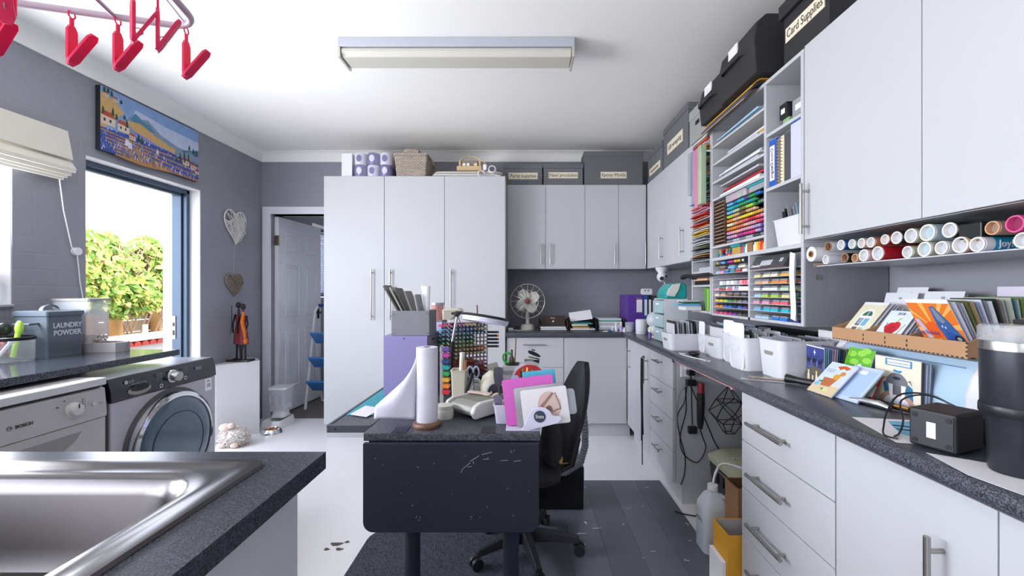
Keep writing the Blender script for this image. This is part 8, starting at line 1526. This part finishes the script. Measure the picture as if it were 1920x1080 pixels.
# crate, jug, boxes on the kneehole floor
t = thing('storage_crate', 'dark crate with a greenish-cream lid at the back of the kneehole', 'crate', (1.25, 2.2, 0)); mb = MB(); mb.loft([ring(1.05, 1.40, 2.06, 2.38, .02, .001), ring(1.03, 1.41, 2.04, 2.40, .02, .31)]); build(mb, 'body', C('#2f3238', .5), t)
for k in range(4): build(MB().box(1.0285, 1.0445, 2.10+k*.06, 2.12+k*.06, .22, .27), 'vent', BLACK, t)
mb = MB(); mb.loft([ring(1.02, 1.42, 2.03, 2.41, .03, .311), ring(1.02, 1.42, 2.03, 2.41, .03, .335), ring(1.06, 1.39, 2.07, 2.37, .04, .372)]); build(mb, 'lid', C('#b4b49c', .5), t, smooth=40); build(MB().box(1.08, 1.37, 2.21, 2.23, .3725, .378), 'lid_rib', C('#c2c2ac', .5), t)
t = thing('plastic_jug', 'milky plastic jug with moulded handle on the kneehole floor', 'jug', (.915, 2.06, 0)); JM = M('milky_jug', '#dfe3ea', .3, alpha=.75); jx, jy = .905, 2.062
def rr(w_, d_, z): return [(x, y, z) for x, y in rrect(jx-w_, jx+w_, jy-d_, jy+d_, min(w_, d_)*.5, 5)]
mb = MB(); mb.loft([rr(.058, .058, .002), rr(.064, .064, .01), rr(.064, .064, .19), rr(.06, .06, .22), rr(.035, .035, .268), rr(.021, .021, .28), rr(.021, .021, .292)], True, True); build(mb, 'body', JM, t, smooth=50); mb = MB(); mb.loft([rr(.056, .056, .006), rr(.061, .061, .012), rr(.061, .061, .10)]); build(mb, 'liquid', M('pale_blue_liquid', '#b4c6d6', .1, alpha=.8), t, smooth=50)
build(MB().lathe([(.024, .2925), (.024, .312), (0, .313)], (jx, jy, 0), 18), 'cap', PAPER, t, smooth=40); build(MB().tube([(jx+.025, jy-.02, .27), (jx+.05, jy-.03, .262), (jx+.062, jy-.035, .22), (jx+.062, jy-.035, .18)], .011, 8), 'handle', JM, t, smooth=60)
text('HYPO', .026, C('#5f6670', .6), t, frame((jx-.0648, jy, .15), (0, -1, 0), (0, 0, 1)))
cord('white tube looping from the jug up to the crate lid', [(jx+.002, jy, .316), (.94, 2.10, .36), (.97, 2.08, .405), (1.06, 1.98, .41), (1.2, 1.93, .40)], .006, '#e0e0e4')
def carton(lab, x0, x1, y0, y1, h_, c, inner, flap=True, lbl=None):
    t = thing('open_carton', lab, 'carton', ((x0+x1)/2, (y0+y1)/2, 0)); m = C(c, .75); th = .004
    build(MB().box(x0, x1, y0, y0+th, .001, h_), 'side', m, t); build(MB().box(x0, x1, y1-th, y1, .001, h_), 'side', m, t); build(MB().box(x0, x0+th, y0+th+.0003, y1-th-.0003, .001, h_), 'side', m, t); build(MB().box(x1-th, x1, y0+th+.0003, y1-th-.0003, .001, h_), 'side', m, t); build(MB().box(x0+th, x1-th, y0+th, y1-th, .001, .005), 'base', m, t); build(MB().box(x0+th+.001, x1-th-.001, y1-th-.0015, y1-th-.0005, .006, h_-.002), 'lining', C(inner, .7), t)
    if flap: mb = MB(); mb.add([(x0, y0+.004, h_+.0003), (x0, y1-.004, h_+.0003), (x0-.035, y1-.004, h_+.03), (x0-.035, y0+.004, h_+.03)], [(0, 1, 2, 3)]); build(mb, 'flap', m, t, solid=.003)
    if lbl: build(MB().box(*lbl), 'barcode_label', PAPER, t)
carton('brown open cardboard carton behind the yellow box', .93, 1.28, 1.865, 1.985, .38, '#9c7350', '#7d5a3e', True, (.96, 1.01, 1.8635, 1.8645, .31, .34))
carton('yellow open-topped carton at the front of the kneehole', .815, 1.10, 1.715, 1.85, .262, '#dca02c', '#b9babf', False)
build(MB().box(.795, .813, 1.725, 1.845, .006, .15), 'white_packet', PAPER, label='white packet leaning against the yellow carton', cat='packet', bev=.002)
# black cord looped over a corner handle
t = thing('looped_cord', 'black cord looped over the corner cabinet handle and hanging to the floor', 'cord', (.82, 3.0, 0)); zz = [(.818, 3.0, .615), (.822, 3.005, .63), (.826, 3.0, .615)]
for k, (dx, z1) in enumerate(((-.006, .20), (.0, .03), (.006, .24))): build(MB().tube([(.818+dx, 2.992, .775), (.816+dx, 2.99, .6), (.818+dx*.6, 2.99, .4), (.82+dx, 2.99, z1)], .004, 6), 'strand', BLACK, t)
build(MB().tube([(.812, 2.992, .775), (.824, 2.985, .79), (.832, 2.995, .79), (.84, 3.006, .776)], .004, 6), 'loop', BLACK, t)
# ---------------------------------------------------------------- more clutter on the desk
def bit(lab, name, cat, fn, m, grp='loose craft bits on the desk'):
    mb = MB(); fn(mb); return build(mb, name, m, label=lab, cat=cat, group=grp, smooth=50)
def taperoll(x, y, z, R_, w_, ang):
    def f(mb): mb.X = Matrix.Translation((x, y, z)) @ Euler((math.radians(90+ang), 0, math.radians(25))).to_matrix().to_4x4(); mb.lathe([(R_*.6, 0), (R_, 0), (R_, w_), (R_*.6, w_), (R_*.6, 0)], (0, 0, 0), 22, cap=False)
    return f
bit('white tape roll leaning behind the cream tool pot', 'tape_roll', 'tape', taperoll(-.245, 2.06, zk+.043, .036, .014, 12), PAPER)
bit('cream tape roll standing beside the cable coils', 'tape_roll', 'tape', taperoll(-.125, 1.835, zk+.032, .028, .016, 8), C('#cbc4ac', .5))
t = thing('scissors', 'pale blue handled scissors standing in the desk clutter', 'scissors', (-.25, 2.0, zk)); SB = C('#a9bdd6', .35)
for dx in (-.014, .014): build(MB().tube([(-.245+dx+.013*math.cos(a), 2.005, zk+.115+.026*math.sin(a)) for a in [2*PI*i/16 for i in range(16)]], .0045, 6, True), 'finger_loop', SB, t, smooth=60)
build(MB().tube([(-.245, 2.005, zk+.09), (-.24, 2.005, zk+.01)], [.006, .002], 6), 'blades', CHROME, t); build(MB().lathe([(.022, 0), (.024, .06)], (-.241, 2.005, zk), 16), 'holder', CLEAR, t, smooth=50)
for k, (x, y, c, L_) in enumerate(((-.16, 1.885, '#2a2a30', .07), (-.13, 1.73, '#d6d6de', .06), (-.22, 1.845, '#8f3a30', .065), (-.06, 1.72, '#5a5668', .07), (-.02, 1.76, '#b9a27a', .06), (.02, 1.72, '#3f6a8a', .05))):
    a = .7*k; bit(['black', 'white', 'red-brown', 'grey', 'tan', 'blue'][k]+' pen lying among the desk clutter', 'loose_pen', 'pen', lambda mb: mb.cyl((x, y, zk+.006), (x+L_*math.cos(a), y+L_*.6*math.sin(a), zk+.006), .005, n=8), C(c, .4))
def crumple(x, y, s_, sd):
    def f(mb):
        q = random.Random(sd)
        mb.grid(lambda u, v: (x+s_*(u-.5)*1.6, y+s_*(v-.5)*1.2, zk+.004+s_*.35*q.random()*math.sin(PI*u)*math.sin(PI*v)), 6, 6)
    return f
for k, (x, y, s_, c) in enumerate(((-.235, 1.90, .05, '#c9c9d2'), (-.16, 1.745, .045, '#a9a9b0'), (-.075, 1.86, .05, '#d9d9de'), (.01, 1.84, .05, '#bdbac0'))): bit(['silver', 'grey', 'white', 'pale'][k]+' crumpled wrapper in the desk clutter', 'crumpled_wrapper', 'wrapper', crumple(x, y, s_, 30+k), C(c, .35))
for k, (x, y, w_, d_, h_, c, lab) in enumerate(((.02, 2.34, .05, .05, .12, '#8c8a86', 'grey block behind the red disc case'), (-.03, 2.10, .05, .04, .06, '#c9c5bd', 'cream block beside the red disc case'), (-.08, 1.97, .05, .05, .045, '#6f6d68', 'dark taupe block behind the tape gun'), (-.10, 2.13, .06, .03, .03, '#b5b3b8', 'silver ink block near the grey slab'))):
    bit(lab, 'stamp_block', 'block', lambda mb: mb.loft([ring(x-w_/2, x+w_/2, y-d_/2, y+d_/2, .006, zk), ring(x-w_/2, x+w_/2, y-d_/2, y+d_/2, .006, zk+h_)]), C(c, .45))
